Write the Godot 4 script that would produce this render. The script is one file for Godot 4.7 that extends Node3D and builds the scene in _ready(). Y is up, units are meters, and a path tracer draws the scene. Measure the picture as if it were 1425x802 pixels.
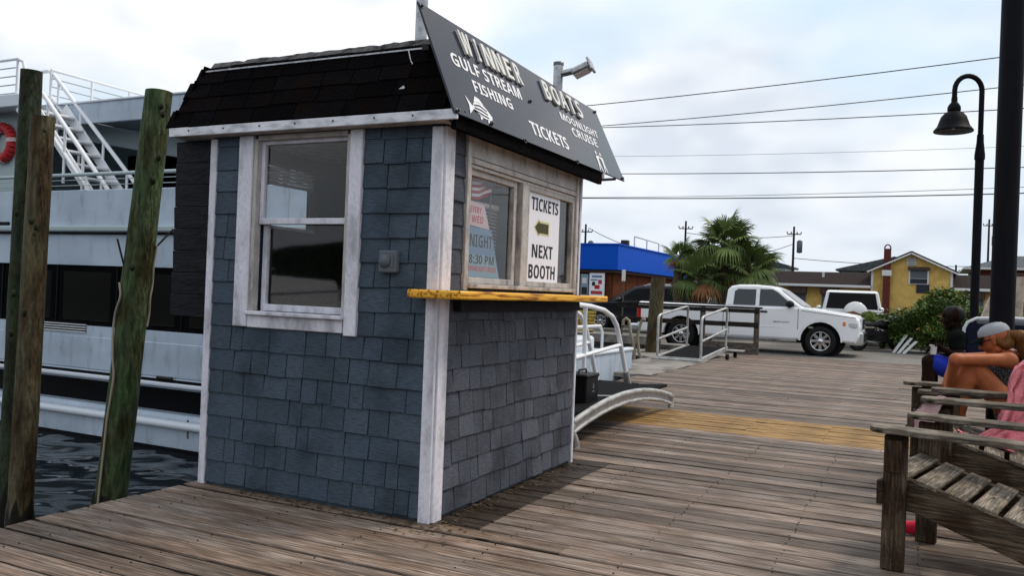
extends Node3D
# A blue shingled ticket booth on a weathered boat dock under a bright overcast sky.
# World: deck top y = 0, the booth's window wall faces +Z, its counter wall faces +X; the street runs along X far behind.

var rng := RandomNumberGenerator.new()
var used := {}
var mats := {}
var boxes := {}
var bench: Node3D


class Shape:
	# collects triangles; faces are given counter-clockwise seen from outside
	var st := SurfaceTool.new()
	var warp: Variant = null
	var n := 0

	func _init() -> void:
		st.begin(Mesh.PRIMITIVE_TRIANGLES)

	func v(p: Vector3) -> void:
		st.add_vertex(warp.call(p) if warp != null else p)

	func tri(a: Vector3, b: Vector3, c: Vector3, s := -1) -> void:
		st.set_smooth_group(s)
		v(a)
		v(c)
		v(b)
		n += 1

	func quad(a: Vector3, b: Vector3, c: Vector3, d: Vector3, s := -1) -> void:
		tri(a, b, c, s)
		tri(a, c, d, s)

	func quad2(a: Vector3, b: Vector3, c: Vector3, d: Vector3) -> Shape:
		quad(a, b, c, d)
		return self

	func face(pts: Array, mid: Vector3, xf: Transform3D, s := -1) -> void:
		# a convex face turned away from mid
		var nrm: Vector3 = (pts[1] - pts[0]).cross(pts[2] - pts[0])
		var cen := Vector3()
		for p in pts:
			cen += p
		cen /= pts.size()
		var q: Array = pts if nrm.dot(cen - mid) > 0 else pts.duplicate()
		if nrm.dot(cen - mid) <= 0:
			q.reverse()
		for i in range(1, q.size() - 1):
			tri(xf * q[0], xf * q[i], xf * q[i + 1], s)

	func box(c: Vector3, size: Vector3, bev := 0.0, basis := Basis()) -> Shape:
		var h := size * 0.5
		var xf := Transform3D(basis, c)
		var b := minf(bev, minf(h.x, minf(h.y, h.z)) * 0.9)
		if b <= 0.0:
			for ax in 3:
				for sg in [-1.0, 1.0]:
					var u := (ax + 1) % 3
					var w := (ax + 2) % 3
					var f := []
					for k in [[-1, -1], [1, -1], [1, 1], [-1, 1]]:
						var p := Vector3()
						p[ax] = sg * h[ax]
						p[u] = k[0] * h[u]
						p[w] = k[1] * h[w]
						f.append(p)
					face(f, Vector3(), xf)
			return self
		var at := func(sx: int, sy: int, sz: int, ax: int) -> Vector3:
			var p := Vector3(sx * (h.x - b), sy * (h.y - b), sz * (h.z - b))
			var sg := [sx, sy, sz]
			p[ax] = sg[ax] * h[ax]
			return p
		for ax in 3:
			var u := (ax + 1) % 3
			var w := (ax + 2) % 3
			for sg in [-1, 1]:
				var f := []
				for k in [[-1, -1], [1, -1], [1, 1], [-1, 1]]:
					var s := [0, 0, 0]
					s[ax] = sg
					s[u] = k[0]
					s[w] = k[1]
					f.append(at.call(s[0], s[1], s[2], ax))
				face(f, Vector3(), xf)
			for a in [-1, 1]:
				for c2 in [-1, 1]:
					var s0 := [0, 0, 0]
					var s1 := [0, 0, 0]
					s0[u] = a
					s0[w] = c2
					s1[u] = a
					s1[w] = c2
					s0[ax] = -1
					s1[ax] = 1
					face([at.call(s0[0], s0[1], s0[2], u), at.call(s1[0], s1[1], s1[2], u), at.call(s1[0], s1[1], s1[2], w), at.call(s0[0], s0[1], s0[2], w)], Vector3(), xf)
		for sx in [-1, 1]:
			for sy in [-1, 1]:
				for sz in [-1, 1]:
					face([at.call(sx, sy, sz, 0), at.call(sx, sy, sz, 1), at.call(sx, sy, sz, 2)], Vector3(), xf)
		return self

	func bar(a: Vector3, b: Vector3, wide: float, high: float, bev := 0.0, up := Vector3.UP) -> Shape:
		# a board from a to b: x along it
		var x := (b - a).normalized()
		var z := x.cross(up).normalized()
		if z.length() < 0.5:
			z = x.cross(Vector3.RIGHT).normalized()
		var y := z.cross(x)
		return box((a + b) * 0.5, Vector3((b - a).length(), high, wide), bev, Basis(x, y, z))

	func tube(pts: Array, rad: Variant, sides := 8, caps := true, s := 1) -> Shape:
		var rings := []
		var x := Vector3()
		for i in pts.size():
			var d: Vector3 = (pts[mini(i + 1, pts.size() - 1)] - pts[maxi(i - 1, 0)]).normalized()
			if i == 0:
				x = d.cross(Vector3.UP if absf(d.y) < 0.9 else Vector3.RIGHT).normalized()
			else:
				x = (x - d * x.dot(d)).normalized()
			var y := d.cross(x)
			var r: float = rad[i] if rad is Array else rad
			var ring := PackedVector3Array()
			for k in sides:
				var a := TAU * k / sides
				ring.append(pts[i] + (x * cos(a) + y * sin(a)) * r)
			rings.append(ring)
		return loft(rings, caps, s)

	func loft(rings: Array, caps := true, s := 1) -> Shape:
		for i in rings.size() - 1:
			var a: PackedVector3Array = rings[i]
			var b: PackedVector3Array = rings[i + 1]
			for k in a.size():
				var l := (k + 1) % a.size()
				quad(a[k], a[l], b[l], b[k], s)
		if caps:
			for e in [0, rings.size() - 1]:
				var r: PackedVector3Array = rings[e]
				var c := Vector3()
				for p in r:
					c += p
				c /= r.size()
				for k in r.size():
					var l := (k + 1) % r.size()
					if e == 0:
						tri(c, r[l], r[k])
					else:
						tri(c, r[k], r[l])
		return self

	func lathe(prof: Array, c := Vector3(), sides := 16, s := 1, basis := Basis()) -> Shape:
		# profile of Vector2(radius, height), bottom to top
		for i in prof.size() - 1:
			for k in sides:
				var a := TAU * k / sides
				var b := TAU * (k + 1) / sides
				var da := Vector3(cos(a), 0, -sin(a))
				var db := Vector3(cos(b), 0, -sin(b))
				var p: Vector2 = prof[i]
				var q: Vector2 = prof[i + 1]
				quad(c + basis * (da * p.x + Vector3.UP * p.y), c + basis * (db * p.x + Vector3.UP * p.y), c + basis * (db * q.x + Vector3.UP * q.y), c + basis * (da * q.x + Vector3.UP * q.y), s)
		return self

	func slab(poly: PackedVector2Array, stops: Array, xf := Transform3D(), s := -1) -> Shape:
		# polygon in x, y swept along z; stops are [z, inset]
		var pl := poly
		if Geometry2D.is_polygon_clockwise(pl):
			pl = pl.duplicate()
			pl.reverse()
		var m := pl.size()
		var nrm := PackedVector2Array()
		for i in m:
			var a := (pl[i] - pl[(i + m - 1) % m]).normalized()
			var b := (pl[(i + 1) % m] - pl[i]).normalized()
			var t := (Vector2(-a.y, a.x) + Vector2(-b.y, b.x)) * 0.5
			nrm.append(t / maxf(t.length_squared(), 0.35))
		var rings := []
		for st2 in stops:
			var ring := PackedVector3Array()
			for i in m:
				var q: Vector2 = pl[i] + nrm[i] * st2[1]
				ring.append(xf * Vector3(q.x, q.y, st2[0]))
			rings.append(ring)
		var flip: bool = stops[0][0] > stops[-1][0]
		for i in rings.size() - 1:
			var a: PackedVector3Array = rings[i]
			var b: PackedVector3Array = rings[i + 1]
			for k in m:
				var l := (k + 1) % m
				if flip:
					quad(a[l], a[k], b[k], b[l], s)
				else:
					quad(a[k], a[l], b[l], b[k], s)
		var idx := Geometry2D.triangulate_polygon(pl)
		for t in range(0, idx.size(), 3):
			var tr := [idx[t], idx[t + 1], idx[t + 2]]
			if (pl[tr[1]] - pl[tr[0]]).cross(pl[tr[2]] - pl[tr[0]]) < 0:
				tr = [tr[0], tr[2], tr[1]]
			var lo: PackedVector3Array = rings[-1] if flip else rings[0]
			var hi: PackedVector3Array = rings[0] if flip else rings[-1]
			tri(lo[tr[0]], lo[tr[2]], lo[tr[1]])
			tri(hi[tr[0]], hi[tr[1]], hi[tr[2]])
		return self

	func ball(c: Vector3, r: Vector3, sides := 12, rows := 8) -> Shape:
		for i in rows:
			for k in sides:
				var q := []
				for e in [[i, k], [i, k + 1], [i + 1, k + 1], [i + 1, k]]:
					var t: float = PI * e[0] / rows
					var a: float = TAU * e[1] / sides
					q.append(c + Vector3(sin(t) * cos(a), -cos(t), -sin(t) * sin(a)) * r)
				quad(q[0], q[1], q[2], q[3], 1)
		return self

	func mesh() -> ArrayMesh:
		st.generate_normals()
		return st.commit()


# ---------- naming ----------
func numbered(called: String) -> String:
	used[called] = used.get(called, -1) + 1
	return called if used[called] == 0 else "%s_%03d" % [called, used[called]]


func thing(called: String, label: String, category: String, at := Vector3.ZERO, turn := 0.0, group := "") -> Node3D:
	var o := Node3D.new()
	o.name = numbered(called)
	add_child(o)
	o.position = at
	o.rotation.y = turn
	tag(o, label, category, group)
	return o


func tag(o: Node3D, label: String, category: String, group := "") -> Node3D:
	o.set_meta("label", label)
	o.set_meta("category", category)
	if group:
		o.set_meta("group", group)
	return o


func part(called: String, shape: Variant, mat: Material, parent: Node3D = self, xf := Transform3D(), label := "") -> MeshInstance3D:
	var o := MeshInstance3D.new()
	o.mesh = shape.mesh() if shape is Shape else shape
	o.material_override = mat
	o.transform = xf
	if parent == self:
		o.name = numbered(called)
	else:
		var c := 0
		o.name = called
		while parent.has_node(NodePath(o.name)):
			c += 1
			o.name = "%s_%03d" % [called, c]
	parent.add_child(o, true)
	if label:
		o.set_meta("label", label)
	return o


func single(called: String, shape: Variant, mat: Material, label: String, category: String, group := "", xf := Transform3D()) -> MeshInstance3D:
	var o := part(called, shape, mat, self, xf)
	tag(o, label, category, group)
	return o


func structure(called: String, shape: Variant, mat: Material, parent: Node3D = self, xf := Transform3D()) -> MeshInstance3D:
	var o := part(called, shape, mat, parent, xf)
	if parent == self:
		o.set_meta("kind", "structure")
	return o


func copy_of(o: Node3D, label: String, at: Vector3, turn: float) -> Node3D:
	var c: Node3D = o.duplicate()
	c.name = numbered(String(o.name).rstrip("0123456789").trim_suffix("_"))
	add_child(c)
	c.position = at
	c.rotation.y = turn
	c.set_meta("label", label)
	return c


func S() -> Shape:
	return Shape.new()


func cbox(x: float, y: float, z: float, bev := 0.004) -> ArrayMesh:
	# shared bevelled box
	var key := "%.3f %.3f %.3f %.4f" % [x, y, z, bev]
	if not boxes.has(key):
		boxes[key] = S().box(Vector3(), Vector3(x, y, z), bev).mesh()
	return boxes[key]


func along(a: Vector3, b: Vector3, up := Vector3.UP) -> Transform3D:
	# a frame at the middle of a-b whose x runs along it
	var x := (b - a).normalized()
	var z := x.cross(up).normalized()
	if z.length() < 0.5:
		z = x.cross(Vector3.RIGHT).normalized()
	return Transform3D(Basis(x, z.cross(x), z), (a + b) * 0.5)


func board(called: String, a: Vector3, b: Vector3, wide: float, high: float, mat: Material, parent: Node3D, bev := 0.005, up := Vector3.UP) -> MeshInstance3D:
	return part(called, cbox(snappedf((b - a).length(), 0.001), high, wide, bev), mat, parent, along(a, b, up))


# ---------- materials ----------
func noise(sd: int, freq: float, octaves := 4, type := FastNoiseLite.TYPE_SIMPLEX_SMOOTH) -> FastNoiseLite:
	var f := FastNoiseLite.new()
	f.seed = sd
	f.frequency = freq
	f.noise_type = type
	f.fractal_octaves = octaves
	return f


func grain(sd: int, freq: float, stops: Array, octaves := 4, side := 256, type := FastNoiseLite.TYPE_SIMPLEX_SMOOTH) -> NoiseTexture2D:
	# stops: [offset, Color]; colours as painted (sRGB)
	var t := NoiseTexture2D.new()
	t.width = side
	t.height = side
	t.seamless = true
	t.seamless_blend_skirt = 0.2
	t.noise = noise(sd, freq, octaves, type)
	var g := Gradient.new()
	var off := PackedFloat32Array()
	var col := PackedColorArray()
	for s in stops:
		off.append(s[0])
		col.append(s[1] if s[1] is Color else Color(s[1], s[1], s[1]))
	g.offsets = off
	g.colors = col
	t.color_ramp = g
	return t


func bumps(sd: int, freq: float, strength: float, octaves := 4, side := 256) -> NoiseTexture2D:
	var t := NoiseTexture2D.new()
	t.width = side
	t.height = side
	t.seamless = true
	t.as_normal_map = true
	t.bump_strength = strength
	t.noise = noise(sd, freq, octaves)
	return t


func mat(key: String, r: float, g: float, b: float, rough: float, opt := {}) -> StandardMaterial3D:
	# r, g, b: the surface's real (linear) base colour
	if mats.has(key):
		return mats[key]
	var m := StandardMaterial3D.new()
	m.resource_name = key
	m.albedo_color = Color(r, g, b).linear_to_srgb()
	m.roughness = rough
	m.metallic = opt.get("metal", 0.0)
	m.metallic_specular = opt.get("spec", 0.28)
	if opt.has("tex") or opt.has("nrm"):
		m.uv1_triplanar = true
		m.uv1_world_triplanar = opt.get("world", true)
		m.uv1_scale = opt.get("scale", Vector3.ONE)
		m.uv1_triplanar_sharpness = 8.0
	if opt.has("tex"):
		m.albedo_texture = opt.tex
	if opt.has("nrm"):
		m.normal_enabled = true
		m.normal_texture = opt.nrm
		m.normal_scale = opt.get("nscale", 1.0)
	if opt.has("detail"):
		m.detail_enabled = true
		m.detail_blend_mode = BaseMaterial3D.BLEND_MODE_MUL
		m.detail_albedo = opt.detail
		m.detail_uv_layer = BaseMaterial3D.DETAIL_UV_2
		m.uv2_triplanar = true
		m.uv2_world_triplanar = opt.get("world", true)
		m.uv2_scale = opt.get("dscale", Vector3.ONE)
		m.uv2_triplanar_sharpness = 8.0
	if opt.has("coat"):
		m.clearcoat_enabled = true
		m.clearcoat = opt.coat
		m.clearcoat_roughness = 0.05
	if opt.has("back"):
		m.backlight_enabled = true
		m.backlight = opt.back
	if opt.get("vc", false):
		m.vertex_color_use_as_albedo = true
	mats[key] = m
	return m


func tint(base: String, key: String, k: float, warm := 0.0) -> StandardMaterial3D:
	# the same material in a slightly other tone
	if mats.has(key):
		return mats[key]
	var m: StandardMaterial3D = mats[base].duplicate()
	var c := m.albedo_color.srgb_to_linear()
	m.albedo_color = Color(c.r * k * (1 + warm), c.g * k, c.b * k * (1 - warm)).linear_to_srgb()
	m.resource_name = key
	m.uv1_offset = Vector3(k * 3.1, k * 1.7, k * 5.3)
	mats[key] = m
	return m


func glass(key: String, r: float, g: float, b: float, a: float) -> StandardMaterial3D:
	if mats.has(key):
		return mats[key]
	var m := StandardMaterial3D.new()
	m.resource_name = key
	m.transparency = BaseMaterial3D.TRANSPARENCY_ALPHA
	m.albedo_color = Color(r, g, b, a)
	m.roughness = 0.03
	mats[key] = m
	return m


func lettering(called: String, words: String, at: Vector3, right: Vector3, up: Vector3, wide: float, high: float, deep: float, m: Material, parent: Node3D, font := "Droid Sans", weight := 700) -> MeshInstance3D:
	# words fitted into wide x high, centred on at
	var f := SystemFont.new()
	f.font_names = PackedStringArray([font])
	f.font_weight = weight
	var t := TextMesh.new()
	t.text = words
	t.font = f
	t.font_size = 32
	t.pixel_size = 0.01
	t.curve_step = 2.0
	t.depth = 1.0
	var box := t.get_aabb()
	var x := right.normalized()
	var y := up.normalized()
	var z := x.cross(y)
	var sx := wide / maxf(box.size.x, 0.01)
	var sy := high / maxf(box.size.y, 0.01)
	var bs := Basis(x * sx, y * sy, z * deep)
	var c := box.position + box.size * 0.5
	return part(called, t, m, parent, Transform3D(bs, at - bs * c))


func _ready() -> void:
	rng.seed = 7
	# ---- camera ----
	var cam := Camera3D.new()
	cam.name = "camera"
	cam.position = Vector3(0, 1.2, 0)
	cam.rotation_degrees = Vector3(0.29, 26.0, 2.2)
	cam.fov = rad_to_deg(2.0 * atan(401.0 / 1170.0))
	cam.near = 0.05
	cam.far = 3000.0
	add_child(cam)
	cam.current = true
	# ---- sky, sun, exposure ----
	var we := WorldEnvironment.new()
	we.name = "environment"
	var env := Environment.new()
	env.background_mode = Environment.BG_SKY
	env.tonemap_mode = Environment.TONE_MAPPER_LINEAR
	env.tonemap_exposure = 1.2
	env.sdfgi_enabled = true
	env.ssao_enabled = true
	env.ssil_enabled = true
	var sky := Sky.new()
	var pm := PanoramaSkyMaterial.new()
	pm.panorama = overcast()
	sky.sky_material = pm
	env.sky = sky
	env.background_energy_multiplier = 1.0
	we.environment = env
	add_child(we)
	var sun := DirectionalLight3D.new()
	sun.name = "sun"
	sun.light_color = Color(1.0, 0.95, 0.88)
	sun.light_energy = 0.6
	sun.light_angular_distance = 12.0
	sun.shadow_enabled = true
	add_child(sun)
	sun.look_at_from_position(Vector3(), Vector3(-0.55, -1.0, 0.5))
	materials()
	setting()
	deck()
	boat()
	booth()
	sign_on_roof()
	far_side()
	pilings()
	gangways()
	street()
	vehicles()
	plants()
	wires_and_poles()
	chairs()
	people()
	small_things()


func overcast() -> ImageTexture:
	# bright broken cloud: mottled white overhead, thinner and bluer here and there, a grey veil low down
	var w := 1024
	var h := 512
	var im := Image.create(w, h, false, Image.FORMAT_RGBF)
	var big := noise(11, 1.3, 5)
	var small := noise(23, 4.0, 5)
	var tear := noise(5, 0.9, 4)
	for y in h:
		var el := PI * (0.5 - (y + 0.5) / h)
		if el < -0.02:
			for x in w:
				im.set_pixel(x, y, Color(0.62, 0.66, 0.72))
			continue
		for x in w:
			var az := TAU * (x + 0.5) / w
			# stretched like a cloud layer seen from below
			var k := 1.0 / (maxf(sin(el), 0.0) + 0.22)
			var p := Vector3(cos(az) * cos(el) * k, 1.0, sin(az) * cos(el) * k)
			var n1 := big.get_noise_3dv(p * 0.9)
			var n2 := small.get_noise_3dv(p * 1.0)
			var n3 := tear.get_noise_3dv(p * 0.9 + Vector3(7, 3, 1))
			var cover := clampf(0.62 + n1 * 1.3 + n2 * 0.75, 0.0, 1.0)
			var low := clampf(1.0 - el / 0.42, 0.0, 1.0)
			var lit := Color(0.92, 0.93, 0.95)
			var grey := Color(0.63, 0.68, 0.76)
			var c := grey.lerp(lit, cover)
			var blue := clampf(n3 * 2.6 - 0.15, 0.0, 1.0) * 0.85
			c = c.lerp(Color(0.54, 0.71, 0.85), blue * (1.0 - low * 0.4))
			c = c.lerp(Color(0.58, 0.65, 0.735), low * low * 0.85)
			im.set_pixel(x, y, c)
	return ImageTexture.create_from_image(im)


func materials() -> void:
	var speck := grain(3, 0.03, [[0.0, 0.70], [0.5, 0.93], [1.0, 1.0]], 5)
	var worn := grain(8, 0.012, [[0.0, 0.55], [0.42, 0.86], [0.6, 0.98], [1.0, 1.0]], 5)
	var fine := grain(14, 0.09, [[0.0, 0.75], [0.5, 0.95], [1.0, 1.0]], 3)
	var streak := grain(21, 0.022, [[0.0, 0.38], [0.36, 0.72], [0.55, 0.9], [1.0, 1.0]], 5, 512)
	var blotch := grain(31, 0.008, [[0.0, 0.45], [0.4, 0.80], [0.6, 0.97], [1.0, 1.0]], 4)
	var blotch_warm := grain(32, 0.010, [[0.0, Color(0.62, 0.50, 0.42)], [0.4, Color(0.86, 0.80, 0.76)], [0.6, Color(0.98, 0.97, 0.96)], [1.0, Color(1, 1, 1)]], 5)
	var ridge := bumps(41, 0.03, 6.0, 4, 512)
	var pit := bumps(42, 0.06, 4.0)
	var plank_tex := wood_image()
	# deck boards: grain runs along X
	mat("deck_wood", 0.415, 0.338, 0.286, 0.62, {"tex": plank_tex, "scale": Vector3(0.5, 1.0, 3.6), "nrm": ridge, "nscale": 0.6, "detail": grain(34, 0.010, [[0.0, Color(0.82, 0.76, 0.72)], [0.45, Color(0.95, 0.93, 0.92)], [1.0, Color(1, 1, 1)]], 5), "dscale": Vector3(0.6, 0.6, 1.6), "spec": 0.35})
	for k in 5:
		tint("deck_wood", "deck_wood_%d" % k, [0.60, 0.80, 1.0, 1.22, 0.90][k], [0.04, -0.02, 0.0, 0.02, 0.06][k])
	mat("dark_wood", 0.10, 0.078, 0.064, 0.55, {"tex": plank_tex, "scale": Vector3(0.45, 1.0, 2.4), "nrm": ridge, "nscale": 0.6, "detail": blotch_warm, "dscale": Vector3(0.6, 0.6, 1.5)})  # darker tone for the boards beside the booth's counter wall
	mat("new_wood", 0.56, 0.335, 0.12, 0.6, {"tex": plank_tex, "scale": Vector3(0.45, 1.0, 2.4), "nrm": ridge, "nscale": 0.6, })
	mat("gap_strip", 0.010, 0.008, 0.007, 0.95, {"spec": 0.05})  # near-black strips that draw dark lines between the deck boards
	mat("dark_under", 0.02, 0.018, 0.016, 0.9)
	mat("plywood", 0.34, 0.31, 0.28, 0.7, {"tex": speck, "scale": Vector3(0.4, 1, 1.4), "detail": blotch, "dscale": Vector3(0.5, 0.5, 0.5)})
	# booth
	mat("blue_shingle", 0.076, 0.106, 0.144, 0.62, {"tex": grain(51, 0.022, [[0.0, 0.70], [0.45, 0.9], [1.0, 1.0]], 5, 512), "scale": Vector3(1.2, 9, 1.2), "nrm": ridge, "nscale": 0.5, "detail": grain(31, 0.008, [[0.0, 0.75], [0.5, 0.95], [1.0, 1.0]], 4), "dscale": Vector3(1.1, 1.1, 1.1), "world": true})
	for k in 5:
		tint("blue_shingle", "blue_shingle_%d" % k, [0.88, 0.96, 1.0, 1.05, 1.11][k], [0.02, 0.0, -0.02, 0.0, 0.03][k])
	mat("lit_shingle", 0.098, 0.108, 0.138, 0.62, {"tex": grain(52, 0.022, [[0.0, 0.66], [0.45, 0.9], [1.0, 1.0]], 5, 512), "scale": Vector3(1.2, 9, 1.2), "nrm": ridge, "nscale": 0.5, "detail": grain(33, 0.008, [[0.0, 0.70], [0.5, 0.93], [1.0, 1.0]], 4), "dscale": Vector3(1.1, 1.1, 1.1)})  # same shingle paint, made lighter for the light on the counter wall
	for k in 5:
		tint("lit_shingle", "lit_shingle_%d" % k, [0.84, 0.94, 1.0, 1.08, 1.18][k], [0.02, 0.0, -0.01, 0.0, 0.02][k])
	var flake := grain(55, 0.035, [[0.0, Color(0.48, 0.45, 0.43)], [0.09, Color(0.66, 0.64, 0.63)], [0.14, Color(0.93, 0.93, 0.94)], [0.5, Color(0.98, 0.98, 0.98)], [1.0, Color(1, 1, 1)]], 6, 512)
	mat("white_trim", 0.80, 0.79, 0.86, 0.55, {"tex": flake, "scale": Vector3(2.6, 1.2, 2.6), "nrm": pit, "nscale": 0.25, "detail": grain(9, 0.012, [[0.0, 0.72], [0.45, 0.93], [1.0, 1.0]], 5), "dscale": Vector3(1.5, 0.7, 1.5)})
	mat("worn_trim", 0.60, 0.56, 0.53, 0.65, {"tex": flake, "scale": Vector3(3.5, 1.4, 3.5), "nrm": pit, "nscale": 0.35, "detail": grain(10, 0.012, [[0.0, 0.6], [0.45, 0.88], [1.0, 1.0]], 5), "dscale": Vector3(2.0, 1.0, 2.0)})
	mat("white_metal", 0.84, 0.84, 0.89, 0.4, {"tex": speck, "scale": Vector3(0.8, 2, 2)})
	mat("roof_shingle", 0.0075, 0.0065, 0.0075, 0.9, {"tex": grain(61, 0.08, [[0.0, 0.5], [0.5, 0.85], [1.0, 1.0]], 4), "scale": Vector3(3, 3, 3), "nrm": pit, "nscale": 0.8, "detail": grain(62, 0.012, [[0.0, Color(1, 0.75, 0.6)], [0.5, Color(0.8, 0.8, 0.85)], [1.0, Color(0.6, 0.6, 0.65)]], 4), "dscale": Vector3(1, 1, 1), "spec": 0.12})
	tint("roof_shingle", "roof_shingle_1", 0.7)
	tint("roof_shingle", "roof_shingle_2", 1.5, 0.08)
	mat("flashing", 0.085, 0.083, 0.083, 0.5, {"tex": grain(63, 0.02, [[0.0, 0.18], [0.4, 0.45], [0.55, 0.9], [1.0, 1.0]], 5), "scale": Vector3(1.2, 2, 2), "nrm": pit, "nscale": 1.0, "metal": 0.3})
	mat("black_siding", 0.013, 0.013, 0.018, 0.65, {"tex": worn, "scale": Vector3(0.7, 3, 3), "nrm": ridge, "nscale": 0.6})
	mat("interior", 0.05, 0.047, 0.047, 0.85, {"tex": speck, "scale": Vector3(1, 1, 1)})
	mat("counter", 0.80, 0.44, 0.055, 0.4, {"tex": grain(64, 0.02, [[0.0, Color(0.35, 0.25, 0.2)], [0.3, Color(0.75, 0.65, 0.55)], [0.5, Color(1, 0.97, 0.9)], [1.0, Color(1, 1, 1)]], 5), "scale": Vector3(6, 6, 0.5)})
	mat("sign_board", 0.012, 0.014, 0.026, 0.12, {"tex": speck, "scale": Vector3(2, 2, 2), "spec": 0.42})
	mat("letter_white", 0.80, 0.80, 0.82, 0.45)
	mat("letter_metal", 0.70, 0.69, 0.66, 0.35)
	mat("letter_black", 0.02, 0.02, 0.024, 0.5)
	mat("bolt", 0.10, 0.10, 0.11, 0.4, {"metal": 0.8})
	mat("steel", 0.45, 0.46, 0.48, 0.38, {"metal": 0.85, "tex": speck, "scale": Vector3(2, 2, 2)})
	mat("aluminium", 0.52, 0.52, 0.51, 0.42, {"metal": 0.5, "tex": speck, "scale": Vector3(0.7, 0.7, 0.7)})
	mat("black_mat", 0.012, 0.012, 0.014, 0.85, {"tex": fine, "scale": Vector3(3, 3, 3), "nrm": pit, "nscale": 0.6, "spec": 0.15})
	mat("plastic_grey", 0.11, 0.125, 0.145, 0.5)
	mat("box_black", 0.008, 0.008, 0.009, 0.5, {"tex": speck, "scale": Vector3(3, 3, 3)})
	glass("clear_glass", 0.1, 0.11, 0.12, 0.10)
	glass("dim_glass", 0.45, 0.47, 0.5, 0.45)
	glass("car_glass", 0.06, 0.07, 0.08, 0.55)
	mat("dark_glass", 0.004, 0.004, 0.005, 0.08, {"spec": 0.22})
	mat("truck_glass", 0.012, 0.015, 0.018, 0.05, {"spec": 0.6})
	mat("blind", 0.42, 0.43, 0.45, 0.5)
	mat("poster_blue", 0.13, 0.22, 0.34, 0.45)
	mat("poster_pink", 0.50, 0.40, 0.43, 0.5)
	mat("poster_teal", 0.20, 0.30, 0.36, 0.5)
	mat("paper_white", 0.80, 0.80, 0.86, 0.5)
	mat("arrow_olive", 0.06, 0.055, 0.022, 0.5)
	mat("arrow_pale", 0.62, 0.58, 0.32, 0.5)
	mat("flag_red", 0.40, 0.05, 0.06, 0.7)
	mat("flag_blue", 0.04, 0.05, 0.14, 0.7)
	# boat
	mat("boat_paint", 0.50, 0.585, 0.69, 0.4, {"tex": grain(71, 0.006, [[0.0, 0.88], [1.0, 1.0]], 4), "scale": Vector3(0.4, 0.8, 0.4), "detail": grain(72, 0.02, [[0.0, 0.86], [0.35, 0.98], [1.0, 1.0]], 5), "dscale": Vector3(0.9, 0.25, 0.9)})
	mat("boat_white", 0.62, 0.66, 0.72, 0.35)
	mat("boat_rail", 0.78, 0.79, 0.82, 0.3)
	mat("boat_black", 0.004, 0.0045, 0.006, 0.4, {"spec": 0.15})
	mat("boat_grey", 0.38, 0.45, 0.47, 0.5)  # second, greyer boat tone for walls, ledges and thin rails
	mat("ring_red", 0.45, 0.03, 0.035, 0.5)
	mat("ring_pale", 0.62, 0.45, 0.45, 0.5)
	# pilings
	mat("pile_green", 0.082, 0.108, 0.052, 0.75, {"tex": grain(81, 0.018, [[0.0, 0.55], [0.4, 0.82], [0.6, 0.96], [1.0, 1.0]], 5, 512), "scale": Vector3(3, 0.35, 3), "nrm": ridge, "nscale": 0.8, "detail": grain(82, 0.012, [[0.0, Color(0.5, 0.35, 0.25)], [0.38, Color(0.85, 0.8, 0.7)], [0.55, Color(1, 1, 1)], [1.0, Color(0.85, 1, 0.85)]], 4), "dscale": Vector3(0.8, 0.5, 0.8), "spec": 0.3})
	mat("pile_brown", 0.115, 0.098, 0.055, 0.75, {"tex": grain(83, 0.018, [[0.0, 0.55], [0.4, 0.82], [0.6, 0.96], [1.0, 1.0]], 5, 512), "scale": Vector3(3, 0.35, 3), "nrm": ridge, "nscale": 0.8, "detail": blotch_warm, "dscale": Vector3(0.8, 0.5, 0.8), "spec": 0.3})
	mat("pile_dark", 0.036, 0.050, 0.026, 0.75, {"tex": worn, "scale": Vector3(2, 0.35, 2), "nrm": ridge, "nscale": 0.8, "detail": blotch_warm, "dscale": Vector3(0.8, 0.5, 0.8), "spec": 0.3})
	mat("wet_pile", 0.016, 0.014, 0.009, 0.45, {"tex": worn, "scale": Vector3(3, 1, 3)})
	mat("rust", 0.16, 0.07, 0.025, 0.9, {"tex": fine, "scale": Vector3(4, 1, 4)})
	mat("rope", 0.40, 0.35, 0.27, 0.9, {"tex": fine, "scale": Vector3(12, 12, 12)})
	mat("iron", 0.03, 0.026, 0.024, 0.6)
	# chairs: boards have their own x along the grain
	mat("chair_wood", 0.37, 0.315, 0.25, 0.72, {"tex": plank_tex, "scale": Vector3(0.9, 3.2, 3.2), "world": false, "nrm": ridge, "nscale": 0.9, "detail": grain(91, 0.014, [[0.0, 0.5], [0.45, 0.85], [0.62, 1.0], [1.0, 0.92]], 5), "dscale": Vector3(1.3, 1.3, 1.3)})
	mat("chair_dark", 0.155, 0.118, 0.082, 0.75, {"tex": plank_tex, "scale": Vector3(0.9, 3.2, 3.2), "world": false, "nrm": ridge, "nscale": 0.9, "detail": blotch_warm, "dscale": Vector3(1.3, 1.3, 1.3)})
	tint("chair_wood", "chair_wood_1", 0.8, 0.03)
	tint("chair_wood", "chair_wood_2", 1.15)
	mat("towel", 0.90, 0.27, 0.31, 0.95, {"tex": fine, "scale": Vector3(4, 4, 4)})
	mat("towel_pale", 0.55, 0.36, 0.37, 0.95, {"tex": fine, "scale": Vector3(4, 4, 4)})
	mat("red_plastic", 0.55, 0.02, 0.05, 0.4)
	# street
	mat("asphalt", 0.23, 0.212, 0.195, 0.85, {"tex": grain(101, 0.05, [[0.0, 0.72], [0.5, 0.93], [1.0, 1.0]], 4), "scale": Vector3(0.8, 0.8, 0.8), "detail": blotch, "dscale": Vector3(0.06, 0.06, 0.06)})
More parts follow.
